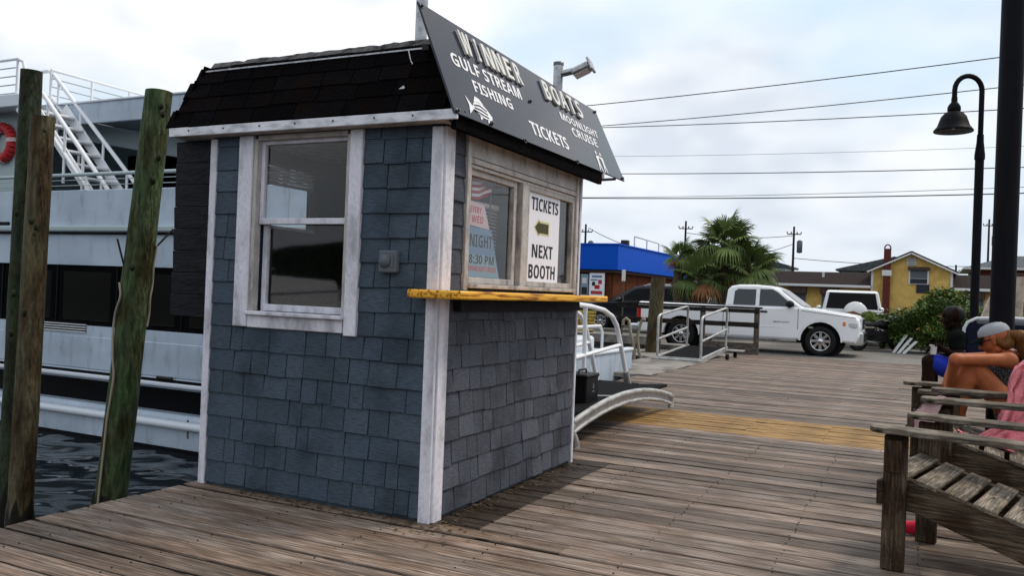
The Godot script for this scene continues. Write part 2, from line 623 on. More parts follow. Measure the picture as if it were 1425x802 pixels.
	mat("concrete", 0.33, 0.31, 0.28, 0.85, {"tex": speck, "scale": Vector3(0.6, 0.6, 0.6), "detail": blotch, "dscale": Vector3(0.2, 0.2, 0.2)})
	mat("shore_green", 0.035, 0.05, 0.02, 0.95, {"tex": grain(106, 0.03, [[0.0, 0.4], [1.0, 1.0]], 5), "scale": Vector3(0.08, 0.08, 0.08), "spec": 0.1})
	mat("soil", 0.10, 0.075, 0.05, 0.95, {"tex": grain(102, 0.05, [[0.0, 0.4], [0.5, 0.85], [1.0, 1.0]], 5), "scale": Vector3(0.5, 0.5, 0.5)})
	mat("lawn", 0.07, 0.085, 0.035, 0.95, {"tex": grain(103, 0.06, [[0.0, 0.5], [0.5, 0.85], [1.0, 1.0]], 4), "scale": Vector3(0.3, 0.3, 0.3)})
	mat("blue_panel", 0.006, 0.080, 0.50, 0.5, {"spec": 0.15})
	mat("brown_wall", 0.125, 0.042, 0.022, 0.85, {"tex": speck, "scale": Vector3(0.6, 0.6, 0.6), "spec": 0.15})
	mat("yellow_wall", 0.70, 0.47, 0.145, 0.8, {"tex": grain(104, 0.02, [[0.0, 0.85], [1.0, 1.0]], 4), "scale": Vector3(0.4, 0.4, 0.4), "spec": 0.15})
	mat("roof_brown", 0.048, 0.038, 0.036, 0.95, {"tex": grain(105, 0.03, [[0.0, 0.55], [0.5, 0.85], [1.0, 1.0]], 5), "scale": Vector3(0.7, 3, 3), "spec": 0.12})
	mat("roof_grey", 0.085, 0.098, 0.11, 0.7, {"tex": speck, "scale": Vector3(0.5, 0.5, 0.5)})
	mat("brick_red", 0.13, 0.035, 0.026, 0.8, {"tex": speck, "scale": Vector3(0.8, 3, 0.8)})
	mat("fascia_white", 0.62, 0.62, 0.62, 0.5)
	mat("awning_brown", 0.06, 0.038, 0.030, 0.8)
	mat("window_dark", 0.03, 0.035, 0.045, 0.1)
	mat("window_grey", 0.10, 0.11, 0.13, 0.15)
	mat("pole_black", 0.006, 0.006, 0.009, 0.6, {"tex": speck, "scale": Vector3(2, 0.5, 2), "spec": 0.22})
	mat("pole_wood", 0.055, 0.042, 0.034, 0.85, {"tex": worn, "scale": Vector3(2, 0.3, 2)})
	mat("wire", 0.035, 0.035, 0.038, 0.7)
	mat("beige", 0.52, 0.44, 0.35, 0.6, {"tex": speck, "scale": Vector3(0.6, 0.6, 0.6)})
	mat("fence_wood", 0.20, 0.175, 0.15, 0.75, {"tex": plank_tex, "scale": Vector3(0.9, 3.2, 3.2), "world": false, "nrm": ridge, "nscale": 0.9, })
	mat("fence_dark", 0.045, 0.038, 0.034, 0.75, {"tex": plank_tex, "scale": Vector3(0.9, 3.2, 3.2), "world": false, "nrm": ridge, "nscale": 0.9, })
	mat("bench_yellow", 0.52, 0.40, 0.10, 0.6, {"tex": worn, "scale": Vector3(2, 2, 2)})
	# vehicles
	mat("paint_silver", 0.86, 0.87, 0.89, 0.32, {"coat": 0.5})
	mat("paint_white", 0.78, 0.78, 0.79, 0.25, {"coat": 0.8})
	mat("paint_dark", 0.007, 0.0075, 0.010, 0.3, {"coat": 0.5})
	mat("paint_grey", 0.13, 0.135, 0.14, 0.25, {"coat": 1.0})
	mat("tyre", 0.016, 0.016, 0.017, 0.85)
	mat("arch", 0.006, 0.006, 0.007, 0.95)
	mat("chrome", 0.62, 0.63, 0.65, 0.16, {"metal": 1.0})
	mat("lamp_clear", 0.55, 0.56, 0.58, 0.12, {"coat": 1.0})
	mat("lamp_amber", 0.75, 0.22, 0.04, 0.2, {"coat": 1.0})
	mat("lamp_red", 0.45, 0.02, 0.02, 0.2, {"coat": 1.0})
	mat("trim_black", 0.014, 0.014, 0.015, 0.5)
	mat("seat_dark", 0.03, 0.03, 0.033, 0.8)
	# plants
	mat("leaf_bush", 0.080, 0.135, 0.034, 0.55, {"back": Color(0.10, 0.16, 0.03), "vc": true})
	mat("leaf_palm", 0.100, 0.140, 0.045, 0.5, {"back": Color(0.10, 0.14, 0.03)})
	tint("leaf_palm", "leaf_palm_1", 1.45, 0.05)
	tint("leaf_palm", "leaf_palm_2", 0.7)
	mat("leaf_dead", 0.22, 0.10, 0.045, 0.8, {"back": Color(0.1, 0.04, 0.01)})
	mat("leaf_small_palm", 0.15, 0.20, 0.045, 0.5, {"back": Color(0.14, 0.2, 0.03)})
	mat("bark", 0.10, 0.075, 0.05, 0.9, {"tex": worn, "scale": Vector3(3, 6, 3), "nrm": pit, "nscale": 1.0})
	# people
	mat("skin_tan", 0.42, 0.128, 0.052, 0.45, {"tex": grain(111, 0.02, [[0.0, 0.88], [1.0, 1.0]], 3), "scale": Vector3(3, 3, 3)})
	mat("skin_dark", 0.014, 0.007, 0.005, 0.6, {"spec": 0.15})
	mat("lips", 0.30, 0.07, 0.05, 0.5)
	mat("eye_white", 0.5, 0.48, 0.46, 0.3)
	mat("hair_blond", 0.22, 0.10, 0.030, 0.55, {"tex": grain(112, 0.03, [[0.0, 0.45], [0.5, 0.85], [1.0, 1.0]], 4), "scale": Vector3(18, 1.5, 18)})
	mat("hair_black", 0.012, 0.011, 0.011, 0.6)
	mat("cap_grey", 0.36, 0.37, 0.40, 0.85, {"tex": fine, "scale": Vector3(5, 5, 5)})
	mat("swimsuit", 0.26, 0.27, 0.30, 0.8, {"tex": grain(113, 0.05, [[0.0, 0.10], [0.52, 0.20], [0.60, 0.75], [1.0, 1.0]], 3, 512), "scale": Vector3(4, 4, 4)})
	mat("blue_shorts", 0.012, 0.03, 0.36, 0.8, {"tex": fine, "scale": Vector3(4, 4, 4)})
	mat("dark_cloth", 0.006, 0.008, 0.007, 0.95, {"spec": 0.1})
	mat("navy_cloth", 0.014, 0.016, 0.034, 0.9, {"tex": fine, "scale": Vector3(5, 5, 5), "spec": 0.12})
	mat("piping", 0.62, 0.63, 0.66, 0.6)


func wood_image() -> ImageTexture:
	# weathered board: long grain streaks, thin dark cracks and soft stains; x runs along the board
	var w := 1024
	var h := 512
	var streak := noise(201, 0.035, 5).get_seamless_image(96, h)
	streak.resize(w, h, Image.INTERPOLATE_CUBIC)
	var fine := noise(202, 0.11, 3).get_seamless_image(64, h)
	fine.resize(w, h, Image.INTERPOLATE_CUBIC)
	var rn := noise(203, 0.016, 2)
	rn.fractal_type = FastNoiseLite.FRACTAL_RIDGED
	var crack := rn.get_seamless_image(80, h)
	crack.resize(w, h, Image.INTERPOLATE_CUBIC)
	var stain := noise(204, 0.02, 4).get_seamless_image(256, 128)
	stain.resize(w, h, Image.INTERPOLATE_CUBIC)
	var mask := noise(205, 0.02, 2).get_seamless_image(128, 256)
	mask.resize(w, h, Image.INTERPOLATE_CUBIC)
	var im := Image.create(w, h, false, Image.FORMAT_RGB8)
	for y in h:
		for x in w:
			var s := clampf((streak.get_pixel(x, y).r - 0.25) * 1.9, 0.0, 1.0)
			var f := fine.get_pixel(x, y).r
			var k := lerpf(0.66, 1.0, s) * lerpf(0.62, 1.16, f)
			var c := smoothstep(0.84, 0.93, crack.get_pixel(x, y).r) * smoothstep(0.45, 0.62, mask.get_pixel(x, y).r)
			var t := smoothstep(0.30, 0.60, stain.get_pixel(x, y).r)
			k *= lerpf(0.90, 1.0, t) * lerpf(1.0, 0.30, c)
			im.set_pixel(x, y, Color(k, k * lerpf(0.97, 1.0, t), k * lerpf(0.94, 1.0, t)))
	return ImageTexture.create_from_image(im)


# ---------- the setting ----------

func sheet(x0: float, x1: float, z0: float, z1: float, y: float) -> Shape:
	var s := S()
	s.quad(Vector3(x0, y, z1), Vector3(x1, y, z1), Vector3(x1, y, z0), Vector3(x0, y, z0))
	return s


func setting() -> void:
	var wm := StandardMaterial3D.new()
	wm.resource_name = "harbour_water"
	wm.albedo_color = Color(0.010, 0.014, 0.018).linear_to_srgb()
	wm.roughness = 0.05
	wm.metallic_specular = 0.26
	mats["water"] = wm
	# rippled sheet near the dock, flat beyond
	var a := noise(131, 0.9, 3)
	var b := noise(132, 3.2, 3)
	var s := S()
	var cell := 0.11
	var nx := 150
	var nz := 110
	var hgt := func(i: int, j: int) -> Vector3:
		var x := -17.6 + i * cell
		var z := -0.6 - j * cell
		var edge := clampf(minf(minf(i, nx - i), minf(j, nz - j)) / 8.0, 0.0, 1.0)
		return Vector3(x, -1.2 + edge * (a.get_noise_2d(x * 0.8, z * 1.6) * 0.030 + b.get_noise_2d(x * 0.7, z * 1.3) * 0.020), z)
	for i in nx:
		for j in nz:
			s.quad(hgt.call(i, j), hgt.call(i + 1, j), hgt.call(i + 1, j + 1), hgt.call(i, j + 1), 1)
	var x1 := -17.6 + nx * cell
	var z1 := -0.6 - nz * cell
	for r in [[-700.0, -17.6, -19.9, 700.0], [x1, 700.0, -19.9, 700.0], [-17.6, x1, -0.6, 700.0], [-17.6, x1, -19.9, z1]]:
		s.quad(Vector3(r[0], -1.2, r[3]), Vector3(r[1], -1.2, r[3]), Vector3(r[1], -1.2, r[2]), Vector3(r[0], -1.2, r[2]), 1)
	structure("water", s, wm)
	structure("ground", sheet(-900, 900, -1200, -19.75, -0.06), mats["soil"])
	structure("road", sheet(-900, 900, -27.2, -19.72, -0.02), mats["asphalt"])
	structure("parking_lot", sheet(-900, 900, -43.0, -29.0, -0.035), mats["asphalt"])
	structure("lawn", sheet(-900, 900, -130.0, -43.0, -0.045), mats["lawn"])
	var kerb := S()
	kerb.box(Vector3(0, 0.02, -27.3), Vector3(400, 0.16, 0.2), 0.02)
	structure("kerb", kerb, mats["concrete"])
	# quay wall at the head of the slip
	var q := S()
	q.box(Vector3(-42.0, -1.4, -19.75), Vector3(76.2, 2.7, 0.3), 0.01)
	structure("quay_wall", q, mats["concrete"])
	# pale timber cap along the quay
	var cap := S()
	cap.box(Vector3(-8.0, 0.20, -19.0), Vector3(4.6, 0.20, 0.3), 0.01)
	cap.box(Vector3(-8.0, -0.55, -19.0), Vector3(4.6, 0.12, 0.25), 0.01)
	structure("quay_beam", cap, mats["plywood"])
	structure("quay_apron", S().box(Vector3(-9.0, 0.02, -19.4), Vector3(8.2, 0.22, 0.66), 0.01), mats["plywood"])


func far_side() -> void:
	# unseen shore trees, added to darken the pane reflections, and the boat reflected there
	var s := S()
	var nz := noise(141, 0.05, 4)
	for k in 120:
		var x0 := -160.0 + 3.0 * k
		var h0 := 6.3 + 1.6 * nz.get_noise_1d(x0)
		var h1 := 6.3 + 1.6 * nz.get_noise_1d(x0 + 3.0)
		s.quad(Vector3(x0 + 3.0, -1.2, 70), Vector3(x0, -1.2, 70), Vector3(x0, h0, 74), Vector3(x0 + 3.0, h1, 74))
		s.quad(Vector3(x0 + 3.0, h1, 74), Vector3(x0, h0, 74), Vector3(x0, -1.2, 90), Vector3(x0 + 3.0, -1.2, 90))
	for k in 200:
		var x0 := -500.0 + 5.0 * k
		var h0 := 2.3 + 1.2 * nz.get_noise_1d(x0 + 900.0)
		var h1 := 2.3 + 1.2 * nz.get_noise_1d(x0 + 905.0)
		s.quad(Vector3(x0, -0.5, -135), Vector3(x0 + 5.0, -0.5, -135), Vector3(x0 + 5.0, h1, -138), Vector3(x0, h0, -138))
	structure("added_shore_trees", s, mats["shore_green"])
	var b := thing("cabin_boat", "white cabin boat moored across the slip, reflected in the booth's window", "boat", Vector3(-13.5, -1.2, 7.5), 0.35)
	var W := mats["boat_rail"] as Material
	var hull := PackedVector2Array([Vector2(-4.2, 0), Vector2(3.2, 0), Vector2(4.6, 1.55), Vector2(4.7, 1.7), Vector2(-4.3, 1.25)])
	part("hull", S().slab(hull, [[-1.3, 0.25], [-1.1, 0.05], [-0.9, 0.0], [0.9, 0.0], [1.1, 0.05], [1.3, 0.25]]), W, b)
	part("cabin", S().slab(PackedVector2Array([Vector2(-1.8, 1.3), Vector2(1.9, 1.4), Vector2(1.3, 2.5), Vector2(-1.7, 2.6)]), [[-0.95, 0.08], [-0.85, 0.0], [0.85, 0.0], [0.95, 0.08]]), W, b)
	for sd in [-1.0, 1.0]:
		for k in 3:
			part("window", S().box(Vector3(-1.1 + 0.95 * k, 2.08, sd * 0.955), Vector3(0.7, 0.45, 0.02), 0.0), mats["window_dark"], b)
		part("bow_rail", S().tube([Vector3(0.5, 1.4, sd * 1.0), Vector3(0.8, 2.1, sd * 1.05), Vector3(4.4, 2.35, sd * 0.3)], 0.03, 8), mats["chrome"], b)
		part("stripe", S().box(Vector3(-0.3, 1.05, sd * 1.19), Vector3(7.4, 0.10, 0.04), 0.0, Basis(Vector3.BACK, 0.045)), mats["paint_dark"], b)
	part("mast", S().tube([Vector3(-0.4, 2.5, 0), Vector3(-0.4, 4.6, 0)], 0.04, 8), mats["chrome"], b)
	part("roof_rack", S().box(Vector3(-2.6, 2.75, 0), Vector3(2.2, 0.06, 1.7), 0.02), W, b)
	for x in [-3.6, -1.7]:
		part("rack_post", S().tube([Vector3(x, 1.2, 0.75), Vector3(x, 2.75, 0.75)], 0.03, 6), mats["chrome"], b)


func deck() -> void:
	var d := Node3D.new()
	d.name = "boardwalk"
	add_child(d)
	d.set_meta("kind", "structure")
	var pitch := 0.152
	var wide := 0.1375
	var thick := 0.04
	var rest := {}
	var count := 0
	var z := -0.95
	var row := 0
	var nail := S()
	var strips := S()
	while z > -19.62:
		var cuts := [-3.87]
		var is_booth := z < -3.72 and z > -5.72
		var is_new := z < -7.78 and z > -8.95
		if is_booth:
			cuts.append(-1.97)
		if is_new:
			cuts.append(-2.95)
			for c in [-2.15, -1.45, -0.75, 0.35]:
				cuts.append(c + rng.randf_range(-0.01, 0.01))
		var x: float = cuts[-1]
		if not (is_booth or is_new):
			x = -3.87 + 0.6 * (row * 7 % 6) - 1.2
		while x < 7.5:
			x += [3.6, 4.2, 4.8, 5.4][rng.randi() % 4]
			if x > -2.9:
				cuts.append(x)
		for i in cuts.size() - 1:
			var a: float = cuts[i] + (rng.randf_range(-0.012, 0.008) if i == 0 else 0.0025)
			var b: float = cuts[i + 1] - 0.0025
			var m: Material = mats["deck_wood_%d" % (rng.randi() % 5)]
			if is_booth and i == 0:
				m = mats["dark_wood"]
			elif is_new and i >= 1 and i <= 4:
				m = mats["new_wood"]
			var length := snappedf(b - a, 0.05)
			var at := Vector3((a + b) * 0.5, -thick * 0.5 + rng.randf_range(-0.004, 0.003), z + rng.randf_range(-0.003, 0.003))
			var turn := Basis(Vector3.RIGHT, rng.randf_range(-0.012, 0.012)) * Basis(Vector3.BACK, rng.randf_range(-0.0006, 0.0006))
			if count < 290:
				var o := part("plank", cbox(length, thick, snappedf(wide - absf(rng.randfn(0.0, 0.005)), 0.002), 0.003), m, d, Transform3D(turn, at))
				if is_new and i == 1:
					o.set_meta("label", "new tan plank among the weathered ones")
				count += 1
			else:
				if not rest.has(m):
					rest[m] = S()
				rest[m].box(at, Vector3(length, thick, wide), 0.004, turn)
		if z > -7.5:
			var jx := -3.57
			while jx < 1.2:
				for o2 in [-0.045, 0.045]:
					nail.lathe([Vector2(0.0042, -0.004), Vector2(0.0042, 0.0008), Vector2(0.0, 0.0012)], Vector3(jx + rng.randf_range(-0.012, 0.012), 0.0015, z + o2 + rng.randf_range(-0.006, 0.006)), 6)
				jx += 0.6
		strips.box(Vector3(1.3, -0.024, z - pitch / 2), Vector3(10.3, 0.03, 0.05))
		z -= pitch
		row += 1
	for m in rest:
		var o := part("far_planks", rest[m], m, d)
		o.set_meta("kind", "stuff")
	var nh := part("nail_heads", nail, mats["iron"], d)
	nh.set_meta("kind", "stuff")
	var gd := part("gap_strip", strips, mats["gap_strip"], d)
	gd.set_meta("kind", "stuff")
	for k in 18:
		var jx := -3.57 + 0.6 * k
		part("joist", S().box(Vector3(jx, -0.15, -10.2), Vector3(0.05, 0.2, 19.0)), mats["dark_under"], d)
	part("edge_beam", S().box(Vector3(-3.82, -0.17, -10.2), Vector3(0.05, 0.25, 19.0)), mats["pile_dark"], d)
	part("void_sheet", S().box(Vector3(1.6, -0.29, -10.2), Vector3(10.6, 0.05, 19.0)), mats["dark_under"], d)  # dark sheet added in place of the dark void below the boards
	# plywood landing where the far gangway stands
	part("landing", S().box(Vector3(-4.25, -0.012, -14.4), Vector3(1.15, 0.07, 3.9), 0.006), mats["plywood"], d)
	part("landing", S().box(Vector3(-4.9, -0.03, -18.2), Vector3(2.4, 0.07, 3.2), 0.006), mats["plywood"], d)
	# dirt and dead leaf bits swept against the booth
	var lit := S()
	for k in 520:
		var p: Vector3
		if rng.randf() < 0.55:
			p = Vector3(-2.21 + absf(rng.randfn(0.0, 0.07)), 0.003, rng.randf_range(-5.6, -3.66))
		else:
			p = Vector3(rng.randf_range(-3.5, -2.15), 0.003, -3.69 + absf(rng.randfn(0.0, 0.055)))
		if rng.randf() < 0.12:
			p = Vector3(-2.12 + rng.randfn(0.0, 0.12), 0.003, -3.62 + rng.randfn(0.0, 0.10))
		var r := rng.randf_range(0.004, 0.016)
		var e := Basis(Vector3.UP, rng.randf() * TAU) * Basis(Vector3.RIGHT, rng.randf_range(-0.5, 0.5))
		lit.quad(p + e * Vector3(-r, 0.003, -r * 0.5), p + e * Vector3(-r * 0.3, 0.003, r * 0.5), p + e * Vector3(r, 0.004, r * 0.3), p + e * Vector3(r * 0.4, 0.003, -r * 0.6))
	var l := part("leaf_litter", lit, mat("litter", 0.075, 0.055, 0.036, 0.95), self)
	l.set_meta("kind", "stuff")


# ---------- the excursion boat ----------
func rail(name_: String, pts: Array, r: float, m: Material, parent: Node3D) -> MeshInstance3D:
	return part(name_, S().tube(pts, r, 8), m, parent)


func boat() -> void:
	var t := thing("excursion_boat", "large pale grey two-deck passenger boat moored behind the ticket booth", "boat", Vector3(-12, -1.2, -11))
	var o := Node3D.new()
	t.position = Vector3.ZERO
	var x0 := -27.0
	var x1 := -4.3
	var zs := -8.5
	var zf := -13.4
	var P := mats["boat_paint"] as Material
	var W := mats["boat_white"] as Material
	# hull: sponson, recess coloured black for its shadow, side
	part("hull", S().box(Vector3((x0 + x1) / 2, -0.26, (zs + zf) / 2), Vector3(x1 - x0, 0.16, zs - zf), 0.02).box(Vector3((x0 + x1) / 2, 0.06, (zs + zf) / 2), Vector3(x1 - x0, 0.50, zs - zf), 0.02), P, t)
	part("sponson", S().box(Vector3((x0 + x1) / 2, -1.15, (zs + zf) / 2), Vector3(x1 - x0, 0.92, zs - zf), 0.05), P, t)
	part("boot_stripe", S().box(Vector3((x0 + x1) / 2, -1.19, zs + 0.012), Vector3(x1 - x0, 0.09, 0.02)), mats["boat_black"], t)
	part("recess", S().box(Vector3((x0 + x1) / 2, -0.52, (zs + zf) / 2 - 0.12), Vector3(x1 - x0 - 0.3, 0.42, zs - zf - 0.2)), mats["boat_black"], t)
	rail("rub_rail", [Vector3(x0, -0.82, zs + 0.03), Vector3(x1, -0.82, zs + 0.03)], 0.06, W, t)
	part("side_rail", S().box(Vector3((x0 + x1) / 2, -0.275, zs + 0.03), Vector3(x1 - x0, 0.06, 0.08), 0.015), W, t)
	part("rail_line", S().box(Vector3((x0 + x1) / 2, -0.222, zs + 0.012), Vector3(x1 - x0, 0.035, 0.03)), mats["boat_black"], t)
	# main cabin
	var cx1 := -6.2
	part("lower_side", S().box(Vector3((x0 + cx1) / 2, 0.38, zs - 0.06), Vector3(cx1 - x0, 0.16, 0.1), 0.0), P, t)
	part("upper_side", S().box(Vector3((x0 + cx1) / 2, 1.61, zs - 0.05), Vector3(cx1 - x0, 0.5, 0.1), 0.0), P, t)
	part("cabin_core", S().box(Vector3((x0 + cx1) / 2, 0.95, (zs + zf) / 2 - 0.25), Vector3(cx1 - x0, 1.8, zs - zf - 0.7)), mats["seat_dark"], t)
	part("window_band", S().box(Vector3((x0 + cx1) / 2, 0.915, zs - 0.07), Vector3(cx1 - x0, 0.91, 0.06)), mats["dark_glass"], t)
	for k in 9:
		part("window_pane", cbox(1.05, 0.74, 0.03, 0.03), mat("tinted", 0.008, 0.0075, 0.007, 0.15, {"spec": 0.25}), t, Transform3D(Basis(), Vector3(-8.6 - 1.32 * k, 0.90, zs - 0.045)))
	for k in 4:
		part("louver", S().box(Vector3(-11.72, 0.36 + 0.036 * k, zs + 0.0), Vector3(1.1, 0.012, 0.03)), mats["boat_rail"], t)
		part("louver_gap", S().box(Vector3(-11.72, 0.378 + 0.036 * k, zs - 0.006), Vector3(1.1, 0.02, 0.02)), mats["boat_black"], t)
	part("knuckle", S().box(Vector3((x0 + cx1) / 2, 1.90, zs + 0.02), Vector3(cx1 - x0, 0.09, 0.16), 0.02), mats["boat_grey"], t)
	part("knuckle_line", S().box(Vector3((x0 + cx1) / 2, 1.842, zs + 0.008), Vector3(cx1 - x0, 0.022, 0.1)), mats["boat_black"], t)
	part("second_deck", S().box(Vector3((x0 + cx1) / 2, 1.86, (zs + zf) / 2), Vector3(cx1 - x0, 0.08, zs - zf)), mats["boat_grey"], t)
	part("bulwark", S().box(Vector3((x0 + cx1) / 2, 2.21, zs - 0.02), Vector3(cx1 - x0, 0.56, 0.05), 0.01), P, t)
	part("bulwark", S().box(Vector3(cx1, 2.21, (zs + zf) / 2), Vector3(0.05, 0.56, zs - zf), 0.01), P, t)
	part("slot", S().box(Vector3(-13.9, 1.985, zs + 0.02), Vector3(1.7, 0.05, 0.03)), mats["boat_black"], t)
	rail("bulwark_rail", [Vector3(x0, 2.72, zs), Vector3(cx1, 2.72, zs)], 0.028, mats["boat_grey"], t)
	for k in 16:
		rail("rail_post", [Vector3(-6.3 - 1.25 * k, 2.48, zs), Vector3(-6.3 - 1.25 * k, 2.72, zs)], 0.02, mats["boat_rail"], t)
	for k in 2:
		rail("rail_wire", [Vector3(x0, 2.56 + 0.08 * k, zs), Vector3(cx1, 2.56 + 0.08 * k, zs)], 0.006, mats["boat_grey"], t)
	# open stern with a low bulwark towards the dock
	part("stern_bulwark", S().box(Vector3(x1 + 0.0, 0.02, -11.9), Vector3(0.08, 0.62, 2.9), 0.02), P, t)
	part("stern_rail", S().box(Vector3(x1 + 0.0, 0.345, -11.9), Vector3(0.13, 0.05, 2.9), 0.015), W, t)
	part("stern_bulwark", S().box(Vector3(-5.3, 0.02, zs - 0.04), Vector3(1.9, 0.62, 0.06), 0.02), P, t)
	rail("stern_hoop", [Vector3(-4.6, -0.1, -11.2), Vector3(-4.6, 0.62, -11.2), Vector3(-4.6, 0.72, -11.3), Vector3(-4.6, 0.72, -12.7), Vector3(-4.6, 0.62, -12.8), Vector3(-4.6, -0.1, -12.8)], 0.022, mats["boat_rail"], t)
	part("stern_bench", S().box(Vector3(-5.1, 0.28, -12.4), Vector3(0.5, 0.5, 1.5), 0.04), W, t)
	# second deck house and its doors
	part("house_wall", S().box(Vector3(-17.3, 2.95, -9.2), Vector3(8.2, 2.16, 0.12), 0.0), mats["boat_grey"], t)
	part("house_wall", S().box(Vector3(-13.8, 2.95, -11.6), Vector3(14.5, 2.16, 0.1), 0.0), mats["boat_grey"], t)
	part("house_opening", S().box(Vector3(-11.4, 2.78, -11.53), Vector3(5.4, 1.6, 0.06)), mats["boat_black"], t)
	for k in 4:
		part("door_frame", S().box(Vector3(-13.6 + 1.5 * k, 2.80, -11.46), Vector3(0.10, 1.7, 0.05)), mats["boat_grey"], t)
	part("deck_lamp", S().ball(Vector3(-10.4, 3.42, -9.9), Vector3(0.10, 0.06, 0.08), 10, 6), mats["boat_black"], t)
	# third deck with its deep edge
	part("third_deck", S().box(Vector3(-9.3, 3.99, -11.4), Vector3(8.2, 0.08, 4.1), 0.0), mats["boat_white"], t)
	part("deck_edge", S().box(Vector3(-9.3, 3.885, -9.37), Vector3(8.2, 0.34, 0.06), 0.01), P, t)
	part("deck_edge", S().box(Vector3(-5.2, 3.885, -11.4), Vector3(0.06, 0.34, 4.0), 0.01), P, t)
	part("edge_cap", S().box(Vector3(-9.3, 4.07, -9.36), Vector3(8.2, 0.03, 0.10), 0.006), mats["boat_white"], t)
	for k in 5:
		board("deck_beam", Vector3(-13.2 + 1.9 * k, 3.80, -9.45), Vector3(-13.2 + 1.9 * k, 3.70, -13.2), 0.08, 0.22, P, t)
	board("raked_beam", Vector3(-13.4, 3.74, -9.6), Vector3(-10.0, 3.22, -11.0), 0.08, 0.32, mats["boat_grey"], t)
	part("third_deck", S().box(Vector3(-17.4, 4.00, -11.0), Vector3(7.9, 0.10, 4.6), 0.0), mats["boat_white"], t)
	part("deck_edge", S().box(Vector3(-17.3, 4.02, -8.72), Vector3(8.0, 0.20, 0.06), 0.01), W, t)
	board("bracket", Vector3(-13.32, 3.92, -8.75), Vector3(-12.95, 3.60, -8.75), 0.06, 0.16, W, t)
	for zz in [-9.6, -10.4]:
		rail("deck_post", [Vector3(-8.3, 1.9, zz), Vector3(-8.3, 3.75, zz)], 0.04, mats["boat_rail"], t)
	# stair
	var lo := Vector3(-10.95, 1.92, 0)
	var hi := Vector3(-13.0, 4.0, 0)
	for zz in [-8.72, -9.32]:
		var st := board("stringer", Vector3(lo.x, lo.y, zz), Vector3(hi.x, hi.y, zz), 0.03, 0.16, mats["boat_rail"], t)
	for k in 9:
		var f := (k + 0.6) / 9.5
		var c := lo.lerp(hi, f)
		part("tread", cbox(0.24, 0.035, 0.58, 0.006), mats["boat_rail"], t, Transform3D(Basis(), Vector3(c.x, c.y, -9.02)))
	for e in [[-8.68, Vector3(-11.0, 2.46, 0), Vector3(-12.62, 4.05, 0), 0.0], [-9.34, Vector3(-11.2, 2.64, 0), Vector3(-13.35, 4.60, 0), 1.0]]:
		var zz: float = e[0]
		var a: Vector3 = e[1]
		var b: Vector3 = e[2]
		a.z = zz
		b.z = zz
		var up := Vector3(0, -0.42, 0)
		rail("stair_rail", [a, b, b + Vector3(-0.12, 0.06, 0), b + Vector3(-0.28, 0.06, 0)], 0.034, mats["boat_rail"], t)
		rail("stair_rail", [a + up, b + up, b + up + Vector3(-0.12, 0.05, 0), b + up + Vector3(-0.28, 0.05, 0)], 0.030, mats["boat_rail"], t)
		for k in 4:
			var p := a.lerp(b, 0.12 + 0.27 * k)
			rail("baluster", [p, p + Vector3(0, -0.88, 0)], 0.022, mats["boat_rail"], t)
	# rails of the third deck
	for r in [[Vector3(-13.35, 4.66, -9.3), Vector3(-13.35, 4.66, -13.2)], [Vector3(-13.45, 4.72, -8.78), Vector3(-21.0, 4.72, -8.78)]]:
		for k in 5:
			rail("guard_rail", [r[0] - Vector3(0, 0.14 * k, 0), r[1] - Vector3(0, 0.14 * k, 0)], 0.026 if k == 0 else 0.011, mats["boat_rail"] if k == 0 else mats["boat_grey"], t)
		for k in 6:
			var p: Vector3 = r[0].lerp(r[1], k / 5.0)
			rail("guard_post", [p, p - Vector3(0, 0.68, 0)], 0.022, mats["boat_rail"], t)
	rail("guard_hoop", [Vector3(-13.2, 4.03, -8.78), Vector3(-13.2, 4.35, -8.78), Vector3(-13.3, 4.66, -8.78), Vector3(-13.45, 4.72, -8.78)], 0.03, mats["boat_rail"], t)
	# plate seams and small fittings along the side
	for k in 9:
		part("plate_seam", S().box(Vector3(-7.4 - 2.35 * k, 2.20, zs + 0.0065), Vector3(0.012, 0.52, 0.006)), mats["boat_grey"], t)
		part("plate_seam", S().box(Vector3(-8.1 - 2.35 * k, 0.06, zs + 0.0015), Vector3(0.012, 0.46, 0.006)), mats["boat_grey"], t)
		part("scupper", S().box(Vector3(-7.9 - 2.35 * k, 1.95 + 0.02, zs + 0.008), Vector3(0.16, 0.03, 0.006)), mats["boat_black"], t)
	for k in 10:
		part("window_frame", S().box(Vector3(-7.94 - 1.32 * k, 0.915, zs - 0.034), Vector3(0.03, 0.88, 0.02)), mats["boat_black"], t)
	part("rust_streak", S().box(Vector3(-5.95, -0.93, zs + 0.027), Vector3(0.03, 0.32, 0.006), 0.0, Basis(Vector3.BACK, 0.08)), mats["rust"], t)
	part("rust_streak", S().box(Vector3(-9.02, -0.86, zs + 0.004), Vector3(0.025, 0.26, 0.006), 0.0, Basis(Vector3.BACK, 0.05)), mats["rust"], t)
	part("tie_up_cleat", S().tube([Vector3(-9.6, -0.18, zs + 0.05), Vector3(-9.3, -0.18, zs + 0.05)], 0.02, 8), mats["iron"], t)
	# life ring on the house wall
	var lr := thing("life_ring", "red life ring with pale bands hung on the boat's upper wall", "life ring", Vector3(-14.25, 3.42, -9.08))
	var seg := S()
	var pale := S()
	for k in 24:
		var q := []
		for j in 2:
			var a := TAU * (k + j) / 24.0
			q.append(Vector3(cos(a), sin(a), 0) * 0.27)
		(pale if k % 6 == 0 else seg).tube(q, 0.085 if k % 6 else 0.09, 8, true)
	part("ring", seg, mats["ring_red"], lr)
	part("band", pale, mats["ring_pale"], lr)
	o.free()


